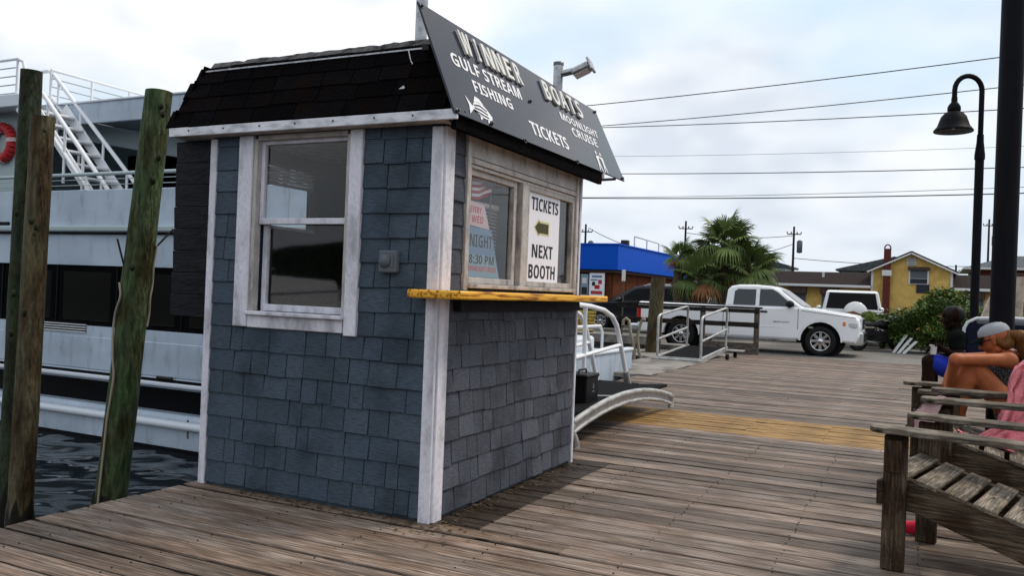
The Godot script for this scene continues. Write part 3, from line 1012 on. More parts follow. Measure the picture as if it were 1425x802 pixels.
# ---------- the ticket booth ----------
func shingles(parent: Node3D, called: String, kind: String, from: Vector3, dir: Vector3, out: Vector3, length: float, low: float, high: float, holes: Array, expo := 0.131) -> void:
	# courses of separate shingles on a wall; holes: [u0, u1, y0, y1]
	var y := low
	var row := 0
	while y < high - 0.02:
		var h := minf(expo, high - y)
		var spans := [[0.0, length]]
		for hole in holes:
			if hole[2] < y + h * 0.6 and hole[3] > y + h * 0.4:
				var nx := []
				for s in spans:
					if hole[1] <= s[0] or hole[0] >= s[1]:
						nx.append(s)
						continue
					if hole[0] > s[0]:
						nx.append([s[0], hole[0]])
					if hole[1] < s[1]:
						nx.append([hole[1], s[1]])
				spans = nx
		for s in spans:
			var u: float = s[0]
			while u < s[1] - 0.004:
				var w: float = snappedf(rng.randf_range(0.075, 0.20) if rng.randf() < 0.85 else rng.randf_range(0.2, 0.27), 0.01)
				if s[1] - u - w < 0.06:
					w = s[1] - u
				var drop := rng.randf_range(-0.004, 0.005) - (0.006 if rng.randf() < 0.06 else 0.0)
				var g := Vector3(w - 0.0045, h + 0.012, 0.009)
				var tilt := rng.randf_range(0.055, 0.10) if rng.randf() < 0.92 else 0.15
				var z := out
				var x := dir
				var bs := Basis(x, Vector3.UP, x.cross(Vector3.UP)) if x.cross(Vector3.UP).dot(out) > 0 else Basis(x, Vector3.UP, z)
				bs = Basis(dir, -tilt if x.cross(Vector3.UP).dot(out) > 0 else tilt) * bs
				bs = Basis(out, rng.randf_range(-0.006, 0.006)) * bs
				var c := from + dir * (u + w * 0.5) + Vector3.UP * (y + h * 0.5 + 0.006 + drop) + out * (0.0095 + rng.randf_range(0.0, 0.003))
				part(called, cbox(snappedf(g.x, 0.001), snappedf(g.y, 0.001), g.z, 0.0022), mats["%s_%d" % [kind, rng.randi() % 5]], parent, Transform3D(bs.orthonormalized(), c))
				u += w
		y += expo
		row += 1


func booth() -> void:
	var t := thing("ticket_booth", "small blue shingled ticket booth with white corners, black mansard roof and yellow counter", "booth", Vector3.ZERO)
	var T := mats["white_trim"] as Material
	var L := -3.815
	var R := -2.222
	var A := -3.696
	var Bk := -5.62
	var th := 0.08
	# walls round the two windows; inside faces show through the glass
	var wa := S()
	var zc := A - 0.012 - th / 2
	for r in [[L, -3.47, 0.0, 2.05], [-2.78, R - 0.012, 0.0, 2.05], [-3.47, -2.78, 0.0, 1.02], [-3.47, -2.78, 2.02, 2.05]]:
		wa.box(Vector3((r[0] + r[1]) / 2, (r[2] + r[3]) / 2, zc), Vector3(r[1] - r[0], r[3] - r[2], th))
	part("wall", wa, mats["blue_shingle_1"], t)
	var wb := S()
	var xc := R - 0.012 - th / 2
	for r in [[A - 0.092, -3.97, 0.0, 2.05], [-5.50, Bk, 0.0, 2.05], [-3.97, -5.50, 0.0, 1.235], [-3.97, -5.50, 1.90, 2.05]]:
		wb.box(Vector3(xc, (r[2] + r[3]) / 2, (r[0] + r[1]) / 2), Vector3(th, r[3] - r[2], absf(r[1] - r[0])))
	part("wall", wb, mats["lit_shingle_1"], t)
	var wl := S()
	for r in [[A - 0.092, -4.05, 0.0, 2.05], [-4.56, Bk, 0.0, 2.05], [-4.05, -4.56, 0.0, 1.55], [-4.05, -4.56, 1.96, 2.05]]:
		wl.box(Vector3(L + th / 2, (r[2] + r[3]) / 2, (r[0] + r[1]) / 2), Vector3(th, r[3] - r[2], absf(r[1] - r[0])))
	part("wall", wl, mats["black_siding"], t)
	part("wall", S().box(Vector3((L + R) / 2, 1.025, Bk + 0.04), Vector3(R - L - 0.18, 2.05, th)), mats["black_siding"], t)
	for k in 14:
		part("siding_board", S().box(Vector3(L - 0.006, 0.075 + 0.147 * k, (A + Bk) / 2), Vector3(0.018, 0.142, 1.8) if k < 10 else Vector3(0.018, 0.142, 0.01), 0.003) if k < 10 else S().box(Vector3(L - 0.006, 0.075 + 0.147 * k, -5.09), Vector3(0.018, 0.142, 1.02), 0.003), mats["black_siding"], t)
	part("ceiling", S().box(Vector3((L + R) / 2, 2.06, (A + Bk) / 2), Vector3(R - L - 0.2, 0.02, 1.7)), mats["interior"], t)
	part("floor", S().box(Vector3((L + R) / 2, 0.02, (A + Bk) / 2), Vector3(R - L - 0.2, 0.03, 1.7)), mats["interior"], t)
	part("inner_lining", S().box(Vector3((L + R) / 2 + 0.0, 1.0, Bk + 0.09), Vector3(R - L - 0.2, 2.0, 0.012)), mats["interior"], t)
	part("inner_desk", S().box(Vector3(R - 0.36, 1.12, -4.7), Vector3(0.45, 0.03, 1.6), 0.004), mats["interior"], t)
	# blinds of the small window in the far wall
	for k in 5:
		part("blind_slat", cbox(0.03, 0.004, 0.49, 0.0), mats["fascia_white"], t, Transform3D(Basis(Vector3.BACK, 0.5), Vector3(L + 0.06, 1.935 - 0.024 * k, -4.305)))
	part("small_window_frame", S().box(Vector3(L + 0.03, 1.555, -4.305), Vector3(0.1, 0.025, 0.51)).box(Vector3(L + 0.03, 1.76, -4.12), Vector3(0.012, 0.38, 0.012)), T, t)
	# shingles: window wall, then the wall under and beside the counter window
	shingles(t, "shingle", "blue_shingle", Vector3(-3.768, 0, A - 0.012), Vector3.RIGHT, Vector3.BACK, 1.485, 0.02, 2.045, [[0.185, 1.052, 0.95, 2.1]])
	shingles(t, "shingle", "lit_shingle", Vector3(R - 0.012, 0, -3.80), Vector3.FORWARD, Vector3.RIGHT, 1.80, 0.02, 2.045, [[0.13, 1.76, 1.16, 2.1], [0.0, 1.8, 1.16, 1.20]], 0.127)
	# corner boards
	part("corner_board", S().box(Vector3(-3.795, 1.02, A - 0.004), Vector3(0.05, 2.04, 0.03), 0.004), T, t)
	part("corner_board", S().box(Vector3(-2.252, 1.018, A - 0.001), Vector3(0.066, 2.036, 0.03), 0.004), T, t)
	part("corner_board", S().box(Vector3(R + 0.001, 1.02, -3.7485), Vector3(0.028, 2.04, 0.094), 0.004), T, t)
	part("corner_board", S().box(Vector3(R, 1.02, -5.605), Vector3(0.03, 2.04, 0.03), 0.004), T, t)
	# double-hung window
	var w := Node3D.new()
	w.name = "window"
	t.add_child(w)
	for r in [[-3.585, -3.48, 0.945, 2.045], [-2.795, -2.713, 0.93, 2.045]]:
		part("casing", S().box(Vector3((r[0] + r[1]) / 2, (r[2] + r[3]) / 2, A + 0.006), Vector3(r[1] - r[0], r[3] - r[2], 0.034), 0.004), T, w)
	part("apron", S().box(Vector3(-3.143, 0.978, A + 0.003), Vector3(0.675, 0.072, 0.028), 0.004), T, w)
	part("sill", S().box(Vector3(-3.137, 1.026, A + 0.012), Vector3(0.685, 0.022, 0.07), 0.004), T, w)
	part("stop", S().box(Vector3(-3.465, 1.53, A - 0.012), Vector3(0.028, 0.985, 0.05), 0.003).box(Vector3(-2.808, 1.53, A - 0.012), Vector3(0.025, 0.985, 0.05), 0.003).box(Vector3(-3.137, 2.03, A - 0.012), Vector3(0.63, 0.028, 0.05), 0.003), mats["worn_trim"], w)
	var us := Node3D.new()
	us.name = "upper_sash"
	w.add_child(us)
	part("frame", S().box(Vector3(-3.437, 1.78, A - 0.035), Vector3(0.026, 0.47, 0.03), 0.002).box(Vector3(-2.832, 1.78, A - 0.035), Vector3(0.024, 0.47, 0.03), 0.002).box(Vector3(-3.135, 2.005, A - 0.035), Vector3(0.58, 0.022, 0.03), 0.002).box(Vector3(-3.135, 1.553, A - 0.030), Vector3(0.62, 0.034, 0.036), 0.003), T, us)
	part("pane", pane_z(-3.43, -2.84, 1.56, 2.0, A - 0.04), mats["clear_glass"], us)
	var ls := Node3D.new()
	ls.name = "lower_sash"
	w.add_child(ls)
	part("frame", S().box(Vector3(-3.425, 1.285, A - 0.062), Vector3(0.034, 0.51, 0.026), 0.002).box(Vector3(-2.805, 1.285, A - 0.062), Vector3(0.026, 0.51, 0.026), 0.002).box(Vector3(-3.118, 1.058, A - 0.055), Vector3(0.60, 0.04, 0.03), 0.003), T, ls)
	part("pane", pane_z(-3.415, -2.815, 1.07, 1.54, A - 0.066), mats["clear_glass"], ls)
	# weatherproof outlet
	var ob := Node3D.new()
	ob.name = "outlet_box"
	t.add_child(ob)
	part("cover", S().box(Vector3(-2.513, 1.335, A + 0.022), Vector3(0.112, 0.118, 0.042), 0.008), mats["plastic_grey"], ob)
	part("flap", S().lathe([Vector2(0.036, 0.0), Vector2(0.036, 0.008), Vector2(0.0, 0.011)], Vector3(-2.525, 1.338, A + 0.043), 16, 1, Basis(Vector3.RIGHT, Vector3.BACK, Vector3.DOWN)), mats["plastic_grey"], ob)
	part("hinge", S().box(Vector3(-2.478, 1.34, A + 0.045), Vector3(0.012, 0.07, 0.012), 0.003), mats["plastic_grey"], ob)
	# counter window
	var c := Node3D.new()
	c.name = "counter_window"
	t.add_child(c)
	var WT := mats["worn_trim"] as Material
	for r in [[-3.925, -3.968, 1.20, 2.045], [-5.50, -5.545, 1.20, 2.045]]:
		part("casing", S().box(Vector3(R + 0.004, (r[2] + r[3]) / 2, (r[0] + r[1]) / 2), Vector3(0.034, r[3] - r[2], absf(r[1] - r[0])), 0.003), WT, c)
	part("head_board", S().box(Vector3(R + 0.001, 1.985, -4.734), Vector3(0.024, 0.12, 1.53), 0.003), WT, c)
	part("head_track", S().box(Vector3(R - 0.006, 1.905, -4.734), Vector3(0.05, 0.03, 1.53), 0.003).box(Vector3(R - 0.018, 1.878, -4.734), Vector3(0.05, 0.018, 1.53), 0.002), WT, c)
	part("sill", S().box(Vector3(R + 0.004, 1.226, -4.734), Vector3(0.07, 0.024, 1.53), 0.003), WT, c)
	var s1 := Node3D.new()
	s1.name = "sliding_sash"
	c.add_child(s1)
	part("frame", S().box(Vector3(R - 0.03, 1.555, -3.984), Vector3(0.03, 0.63, 0.03), 0.003).box(Vector3(R - 0.03, 1.555, -4.585), Vector3(0.034, 0.63, 0.038), 0.003).box(Vector3(R - 0.03, 1.852, -4.285), Vector3(0.03, 0.034, 0.565), 0.003).box(Vector3(R - 0.03, 1.257, -4.285), Vector3(0.03, 0.034, 0.565), 0.003), WT, s1)
	part("pane", pane_x(-3.998, -4.57, 1.27, 1.84, R - 0.034), mats["clear_glass"], s1)
	var s2 := Node3D.new()
	s2.name = "sliding_sash"
	c.add_child(s2)
	s2.name = "fixed_sash"
	part("frame", S().box(Vector3(R - 0.012, 1.555, -4.672), Vector3(0.05, 0.64, 0.075), 0.003).box(Vector3(R - 0.012, 1.555, -4.732), Vector3(0.036, 0.63, 0.038), 0.003).box(Vector3(R - 0.012, 1.555, -5.484), Vector3(0.036, 0.63, 0.032), 0.003).box(Vector3(R - 0.012, 1.855, -5.11), Vector3(0.034, 0.03, 0.712), 0.003).box(Vector3(R - 0.012, 1.257, -5.11), Vector3(0.034, 0.034, 0.712), 0.003), WT, s2)
	part("pane", pane_x(-4.75, -5.47, 1.27, 1.845, R - 0.02), mats["clear_glass"], s2)
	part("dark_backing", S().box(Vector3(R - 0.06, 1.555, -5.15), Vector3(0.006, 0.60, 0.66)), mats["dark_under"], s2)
	# venetian blind behind the sliding pane
	var vb := Node3D.new()
	vb.name = "venetian_blind"
	t.add_child(vb)
	for k in 22:
		part("slat", cbox(0.024, 0.003, 0.40, 0.0), mats["blind"], vb, Transform3D(Basis(Vector3.BACK, -0.55), Vector3(R - 0.16, 1.70 - 0.021 * k, -4.42)))
	part("head_rail", S().box(Vector3(R - 0.16, 1.715, -4.34), Vector3(0.03, 0.025, 0.58), 0.003), mats["fascia_white"], vb)
	# counter
	var poly := PackedVector2Array()
	for p in [[-2.335, -3.60], [-2.315, -3.555], [-2.27, -3.54], [-2.06, -3.54], [-2.01, -3.556], [-1.99, -3.60], [-1.99, -5.62], [-2.005, -5.665], [-2.04, -5.68], [-2.20, -5.68], [-2.20, -3.675], [-2.335, -3.675]]:
		poly.append(Vector2(p[0], -p[1]))
	part("counter", S().slab(poly, [[0.0, 0.006], [0.008, 0.0], [0.034, 0.0], [0.042, 0.006]], Transform3D(Basis(Vector3.RIGHT, Vector3.FORWARD, Vector3.UP), Vector3(0, 1.155, 0))), mats["counter"], t)
	part("counter_ledger", S().box(Vector3(R + 0.028, 1.118, -4.70), Vector3(0.05, 0.06, 1.7), 0.004), mats["black_siding"], t)
	roof_of(t)


func pane_z(x0: float, x1: float, y0: float, y1: float, z: float) -> Shape:
	return S().quad2(Vector3(x0, y0, z), Vector3(x1, y0, z), Vector3(x1, y1, z), Vector3(x0, y1, z))


func pane_x(z0: float, z1: float, y0: float, y1: float, x: float) -> Shape:
	return S().quad2(Vector3(x, y0, z0), Vector3(x, y0, z1), Vector3(x, y1, z1), Vector3(x, y1, z0))


func roof_of(t: Node3D) -> void:
	var r := Node3D.new()
	r.name = "roof"
	t.add_child(r)
	var e0 := [-4.06, -2.165, -3.612, -5.74]     # x0, x1, front z, back z at the eave
	var e1 := [-3.945, -2.315, -3.772, -5.58]
	var y0 := 2.10
	var y1 := 2.475
	var a := [Vector3(e0[0], y0, e0[2]), Vector3(e0[1], y0, e0[2]), Vector3(e0[1], y0, e0[3]), Vector3(e0[0], y0, e0[3])]
	var b := [Vector3(e1[0], y1, e1[2]), Vector3(e1[1], y1, e1[2]), Vector3(e1[1], y1, e1[3]), Vector3(e1[0], y1, e1[3])]
	var core := S()
	for k in 4:
		core.quad(a[k], a[(k + 1) % 4], b[(k + 1) % 4], b[k])
	core.quad(b[0], b[1], b[2], b[3])
	core.quad(a[3], a[2], a[1], a[0])
	part("deck", core, mats["roof_shingle"], r)
	# dark shingles, four courses on each sloped face that shows
	for face in [[a[0], a[1], b[0], b[1]], [a[3], a[0], b[3], b[0]], [a[2], a[3], b[2], b[3]]]:
		var up: Vector3 = (((face[2] + face[3]) - (face[0] + face[1])) * 0.5)
		var hgt := up.length()
		for row in 4:
			var f0 := row / 4.0
			var p: Vector3 = face[0].lerp(face[2], f0)
			var q: Vector3 = face[1].lerp(face[3], f0)
			var dir := (q - p).normalized()
			var n := dir.cross(up.normalized())
			var len := (q - p).length()
			var u := 0.0 if face[0].z < -5.0 and face[0].x > -3.0 else -rng.randf_range(0.0, 0.05)
			while u < len - 0.02:
				var w := snappedf(rng.randf_range(0.16, 0.34), 0.02)
				if u + w > len:
					w = len - u
				var c := p + dir * (u + w / 2) + up.normalized() * (hgt / 8 + 0.006 + rng.randf_range(-0.005, 0.005)) + n * 0.012
				var bs := Basis(dir, up.normalized(), n)
				bs = Basis(dir, -0.05) * bs
				part("roof_shingle", cbox(w - 0.004, snappedf(hgt / 4 + 0.02, 0.001), 0.010, 0.002), mats[["roof_shingle", "roof_shingle_1", "roof_shingle_2"][rng.randi() % 3]], r, Transform3D(bs.orthonormalized(), c))
				u += w
	# crumpled flashing along the top edge
	var fl := S()
	var nz := noise(77, 3.0, 3)
	var steps := 48
	for k in steps:
		var q := []
		for e in [[k, 0], [k + 1, 0], [k + 1, 1], [k, 1], [k + 1, 2], [k, 2]]:
			var x: float = lerpf(e1[0] + 0.005, e1[1], e[0] / float(steps))
			var wob := nz.get_noise_2d(x * 2.0, e[1] * 9.0)
			q.append(Vector3(x, [2.468, 2.530, 2.545][e[1]] + wob * 0.010, [e1[2] + 0.016, e1[2] - 0.03, e1[2] - 0.2][e[1]] + nz.get_noise_2d(x * 5.0, 40.0 + e[1]) * 0.012))
		fl.quad(q[0], q[1], q[2], q[3])
		fl.quad(q[3], q[2], q[4], q[5])
	part("flashing", fl, mats["flashing"], r)
	part("drip_edge", S().box(Vector3((e1[0] + e1[1]) / 2, 2.466, e1[2] + 0.024), Vector3(e1[1] - e1[0], 0.008, 0.008)), mats["steel"], r)
	part("flat_roof", S().box(Vector3((e1[0] + e1[1]) / 2, 2.505, -4.76), Vector3(1.66, 0.05, 1.60), 0.005), mats["roof_shingle"], r)
	# fascia with screws, soffit
	var F := mats["white_metal"] as Material
	part("fascia", S().box(Vector3(-3.08, 2.073, -3.603), Vector3(1.975, 0.052, 0.018), 0.003), F, r)
	part("fascia", S().box(Vector3(-4.067, 2.073, -4.68), Vector3(0.018, 0.052, 2.13), 0.003), F, r)
	part("fascia", S().box(Vector3(-2.125, 2.05, -4.68), Vector3(0.03, 0.09, 2.12), 0.003), mats["roof_shingle"], r)
	part("fascia", S().box(Vector3(-3.08, 2.073, -5.745), Vector3(1.97, 0.052, 0.018), 0.003), F, r)
	part("soffit", S().box(Vector3(-3.095, 2.056, -4.675), Vector3(1.92, 0.014, 2.10)), mats["worn_trim"], r)
	for k in 8:
		part("screw", S().lathe([Vector2(0.006, 0), Vector2(0.005, 0.004), Vector2(0, 0.005)], Vector3(-3.90 + 0.262 * k + rng.randf_range(-0.03, 0.03), 2.078, -3.594), 8, 1, Basis(Vector3.RIGHT, Vector3.BACK, Vector3.DOWN)), mats["bolt"], r)
	# loose scrap of pale flashing and a stray wire on the slope
	part("pale_scrap", S().box(Vector3(-2.46, 2.235, -3.652), Vector3(0.034, 0.018, 0.006), 0.002, Basis(Vector3.BACK, 0.5)), mats["fascia_white"], r)
	part("stray_wire", S().tube([Vector3(-2.49, 2.462, -3.745), Vector3(-2.475, 2.43, -3.735), Vector3(-2.455, 2.395, -3.72), Vector3(-2.435, 2.375, -3.705)], 0.0035, 6), mats["fascia_white"], r)
	# open shutter of the small side window, hinged at the front corner
	var sh := Node3D.new()
	sh.name = "shutter"
	t.add_child(sh)
	part("shutter_panel", S().box(Vector3(-3.975, 1.51, -3.735), Vector3(0.30, 1.06, 0.012)), mats["black_siding"], sh)
	for k in 8:
		part("shutter_board", cbox(0.305, 0.131, 0.016, 0.003), mats["black_siding"], sh, Transform3D(Basis(Vector3.RIGHT, 0.05), Vector3(-3.977 + rng.randf_range(-0.003, 0.003), 1.045 + 0.133 * k, -3.722)))


func sign_on_roof() -> void:
	var u := Vector3.FORWARD
	var v := Vector3(-0.25, 0.585, 0).normalized()
	var n := u.cross(v)
	var p0 := Vector3(-2.085, 2.065, -3.57)
	var t := thing("roof_sign", "long black sign board with white letters tilted back on the booth's roof", "sign", Vector3.ZERO)
	var xf := Transform3D(Basis(u, v, n), p0)
	var pl := PackedVector2Array([Vector2(0, 0.008), Vector2(2.645, 0.03), Vector2(2.56, 0.618), Vector2(0.012, 0.64)])
	part("board", S().slab(pl, [[-0.012, 0.002], [-0.010, 0.0], [-0.002, 0.0], [0.0, 0.002]], xf), mats["sign_board"], t)
	var W := mats["letter_white"] as Material
	var at := func(a: float, b: float, d := 0.0015) -> Vector3:
		return p0 + u * a + v * b + n * d
	# raised metal letters along the top
	var f := SystemFont.new()
	for word in [["WINNER", 0.335, 1.12], ["BOATS", 1.425, 2.15]]:
		var txt: String = word[0]
		var step: float = (word[2] - word[1]) / txt.length()
		for k in txt.length():
			var wide := step * (0.80 if txt[k] in ["W", "N", "O", "A"] else 0.62)
			if txt[k] == "I":
				wide = step * 0.2
			lettering("raised_letter", txt[k], at.call(word[1] + step * (k + 0.5), 0.512, 0.009), u, v, wide, 0.142, 0.014, mats["letter_metal"], t)
	for l in [["GULF STREAM", 0.175, 1.01, 0.365, 0.078], ["FISHING", 0.338, 0.805, 0.246, 0.072], ["TICKETS", 0.985, 1.57, 0.139, 0.092], ["MOONLIGHT", 1.635, 2.355, 0.366, 0.058], ["CRUISE", 1.77, 2.256, 0.277, 0.068]]:
		lettering("words", l[0], at.call((l[1] + l[2]) / 2, l[3], 0.0015), u, v, l[2] - l[1], l[4], 0.002, W, t)
	# striped fish
	var fish := Node3D.new()
	fish.name = "fish_emblem"
	t.add_child(fish)
	var fx := Transform3D(Basis(u, v, n), p0 + n * 0.001)
	var sl := func(pts: Array, m: Material, z: float) -> void:
		var pv := PackedVector2Array()
		for p in pts:
			pv.append(Vector2(p[0], p[1]))
		part("fish_piece", S().slab(pv, [[0.0, 0.0], [z, 0.0]], fx), m, fish)
	sl.call([[0.225, 0.092], [0.26, 0.125], [0.31, 0.143], [0.36, 0.138], [0.40, 0.115], [0.44, 0.078], [0.43, 0.058], [0.40, 0.05], [0.34, 0.048], [0.28, 0.062]], W, 0.002)
	sl.call([[0.235, 0.095], [0.18, 0.150], [0.195, 0.095], [0.175, 0.042], [0.235, 0.082]], W, 0.002)
	sl.call([[0.265, 0.132], [0.30, 0.172], [0.345, 0.165], [0.375, 0.137]], W, 0.002)
	sl.call([[0.29, 0.056], [0.283, 0.028], [0.32, 0.047]], W, 0.002)
	sl.call([[0.37, 0.046], [0.365, 0.022], [0.395, 0.048]], W, 0.002)
	for k in 3:
		var o := 0.026 * k
		sl.call([[0.25, 0.100 - o * 0.6 + 0.012], [0.32, 0.124 - o], [0.39, 0.106 - o * 0.8], [0.39, 0.098 - o * 0.8], [0.32, 0.114 - o], [0.25, 0.092 - o * 0.6 + 0.012]], mats["sign_board"], 0.0035)
	# dancing couple
	var duo := Node3D.new()
	duo.name = "dancers_emblem"
	t.add_child(duo)
	for d in [[2.13, 1.0], [2.235, -1.0]]:
		var cx: float = d[0]
		var s: float = d[1]
		part("head", S().lathe([Vector2(0.017, 0.0), Vector2(0.017, 0.002), Vector2(0, 0.002)], at.call(cx + 0.008 * s, 0.178, 0.001), 14, 1, Basis(u, n, -v)), W, duo)
		var body := PackedVector2Array()
		for p in [[-0.018, 0.155], [0.018, 0.157], [0.062, 0.165], [0.064, 0.152], [0.024, 0.135], [0.018, 0.10], [0.034, 0.035], [0.020, 0.035], [0.002, 0.085], [-0.020, 0.035], [-0.034, 0.037], [-0.016, 0.10], [-0.022, 0.135]]:
			body.append(Vector2(cx + p[0] * s, p[1]))
		part("figure", S().slab(body, [[0.0, 0.0], [0.002, 0.0]], fx), W, duo)
	for p in [[0.811, 0.014], [1.636, 0.022], [0.407, 0.035], [0.037, 0.025], [0.836, 0.600], [1.702, 0.600], [2.523, 0.600], [1.14, 0.350], [2.60, 0.045], [0.03, 0.618]]:
		var b := part("bolt", S().lathe([Vector2(0.016, 0), Vector2(0.016, 0.003), Vector2(0.009, 0.004), Vector2(0.009, 0.014), Vector2(0, 0.015)], at.call(p[0], p[1], 0.0), 8, -1, Basis(u, n, -v)), mats["bolt"], t)
	# frame behind the board
	for k in 3:
		board("bracket", at.call(0.35 + 0.9 * k, 0.55, -0.04), at.call(0.35 + 0.9 * k, 0.05, -0.04), 0.04, 0.03, mats["iron"], t, 0.0)
	board("bracket", at.call(0.1, 0.45, -0.085), at.call(2.4, 0.45, -0.085), 0.04, 0.03, mats["iron"], t, 0.0)
	board("bracket", at.call(0.08, 0.03, -0.03), Vector3(-2.14, 2.04, -3.62), 0.02, 0.02, mats["iron"], t, 0.0)
	board("bracket", at.call(2.5, 0.04, -0.03), Vector3(-2.16, 2.03, -5.70), 0.02, 0.02, mats["iron"], t, 0.0)
	# floodlight on its pipe, and the bare pipe at the other end
	var fl := thing("floodlight", "grey floodlight on a short pipe rising behind the roof sign", "lamp", Vector3(-2.9, 2.5, -6.9))
	fl.position = Vector3(-2.62, 2.5, -6.05)
	part("pipe", S().tube([Vector3(0, -0.9, 0), Vector3(0, 0.50, 0)], 0.038, 14), mats["steel"], fl)
	part("pipe_cap", S().lathe([Vector2(0.041, 0.49), Vector2(0.041, 0.515), Vector2(0.0, 0.525)], Vector3(), 14), mats["bolt"], fl)
	part("arm", S().tube([Vector3(0.0, 0.42, 0), Vector3(0.13, 0.445, -0.02)], 0.026, 10), mats["steel"], fl)
	var hd := Basis(Vector3.UP, 0.15) * Basis(Vector3.BACK, 0.42)
	part("lamp_head", S().box(Vector3(0.185, 0.45, -0.03), Vector3(0.15, 0.055, 0.15), 0.015, hd), mats["steel"], fl)
	part("lens", S().box(Vector3(0.19, 0.418, -0.03), Vector3(0.12, 0.006, 0.12), 0.002, hd), mats["lamp_clear"], fl)
	part("visor", S().box(Vector3(0.255, 0.485, -0.04), Vector3(0.02, 0.10, 0.15), 0.004, hd), mats["steel"], fl)
	single("roof_pipe", S().tube([Vector3(-2.62, 1.9, -4.06), Vector3(-2.62, 3.35, -4.06)], 0.034, 14), mats["steel"], "bare grey steel pipe rising behind the upper corner of the roof sign", "pipe")
	# paper notices in the counter window
	var R := -2.222
	var nt := thing("ticket_notice", "white paper notice with arrow reading tickets next booth", "notice", Vector3.ZERO)
	part("sheet", S().box(Vector3(R - 0.0135, 1.563, -5.025), Vector3(0.003, 0.605, 0.50)), mats["paper_white"], nt)
	var K := mats["letter_black"] as Material
	var x := R - 0.0115
	var U := Vector3.FORWARD
	lettering("words", "TICKETS", Vector3(x, 1.770, -5.03), U, Vector3.UP, 0.43, 0.082, 0.002, K, nt)
	lettering("words", "NEXT", Vector3(x, 1.470, -5.01), U, Vector3.UP, 0.33, 0.084, 0.002, K, nt)
	lettering("words", "BOOTH", Vector3(x, 1.338, -5.015), U, Vector3.UP, 0.42, 0.088, 0.002, K, nt)
	var ax := Transform3D(Basis(U, Vector3.UP, Vector3.RIGHT), Vector3(x - 0.001, 1.622, -4.99))
	part("arrow_halo", S().slab(PackedVector2Array([Vector2(-0.125, 0), Vector2(-0.055, 0.062), Vector2(-0.055, 0.046), Vector2(0.118, 0.046), Vector2(0.118, -0.046), Vector2(-0.055, -0.046), Vector2(-0.055, -0.062)]), [[0.0, 0.0], [0.0012, 0.0]], ax), mats["arrow_pale"], nt)
	part("arrow", S().slab(PackedVector2Array([Vector2(-0.11, 0), Vector2(-0.045, 0.046), Vector2(-0.045, 0.032), Vector2(0.10, 0.032), Vector2(0.10, -0.032), Vector2(-0.045, -0.032), Vector2(-0.045, -0.046)]), [[0.0, 0.0], [0.003, 0.0]], ax), mats["arrow_olive"], nt)
	var ps := thing("cruise_poster", "pale blue triangular poster advertising a night cruise inside the counter window", "poster", Vector3.ZERO)
	var px := Transform3D(Basis(U, Vector3.UP, Vector3.RIGHT), Vector3(R - 0.041, 0, -4.035))
	part("lower_sheet", S().slab(PackedVector2Array([Vector2(0.005, 1.27), Vector2(0.42, 1.275), Vector2(0.30, 1.55), Vector2(0.03, 1.56)]), [[0.0, 0.0], [0.002, 0.0]], px), mats["poster_blue"], ps)
	part("upper_sheet", S().slab(PackedVector2Array([Vector2(0.03, 1.565), Vector2(0.275, 1.555), Vector2(0.20, 1.69), Vector2(0.04, 1.70)]), [[0.0, 0.0], [0.002, 0.0]], px), mats["poster_pink"], ps)
	part("lower_band", S().slab(PackedVector2Array([Vector2(0.008, 1.275), Vector2(0.41, 1.28), Vector2(0.345, 1.405), Vector2(0.015, 1.405)]), [[0.0025, 0.0], [0.0035, 0.0]], px), mats["poster_teal"], ps)
	var qx := R - 0.0395
	lettering("words", "NIGHT", Vector3(qx, 1.482, -4.215), U, Vector3.UP, 0.27, 0.070, 0.002, K, ps)
	lettering("words", "8:30 PM", Vector3(qx + 0.0015, 1.378, -4.225), U, Vector3.UP, 0.30, 0.05, 0.002, K, ps)
	lettering("words", "MOONLIGHT CRUISE", Vector3(qx + 0.0015, 1.325, -4.23), U, Vector3.UP, 0.35, 0.028, 0.002, mats["flag_red"], ps)
	lettering("words", "EVERY", Vector3(qx, 1.655, -4.14), U, Vector3.UP, 0.13, 0.034, 0.002, mats["flag_red"], ps)
	lettering("words", "WED", Vector3(qx, 1.602, -4.16), U, Vector3.UP, 0.14, 0.04, 0.002, mats["flag_red"], ps)
	# added flag that stands for one reflected in the pane
	var fg := thing("reflected_flag", "small red and white striped flag added to stand for one reflected in the counter window", "flag", Vector3.ZERO)
	for k in 7:
		var s := S()
		for j in 6:
			var q := []
			for e in [[j, 0], [j + 1, 0], [j + 1, 1], [j, 1]]:
				var a: float = e[0] / 6.0
				q.append(Vector3(R - 0.10 + 0.012 * sin(a * 7.0), 1.722 + 0.017 * (k + e[1]) + 0.055 * a * a, -4.19 - 0.23 * a))
			s.quad(q[0], q[1], q[2], q[3], 1)
		part("stripe", s, mats["flag_red"] if k % 2 == 0 else mats["paper_white"], fg)
	part("canton", S().box(Vector3(R - 0.085, 1.845, -4.375), Vector3(0.004, 0.07, 0.085), 0.0, Basis(Vector3.RIGHT, -0.25)), mats["flag_blue"], fg)
	part("staff", S().tube([Vector3(R - 0.10, 1.60, -4.425), Vector3(R - 0.10, 1.90, -4.425)], 0.005, 6), mats["bolt"], fg)


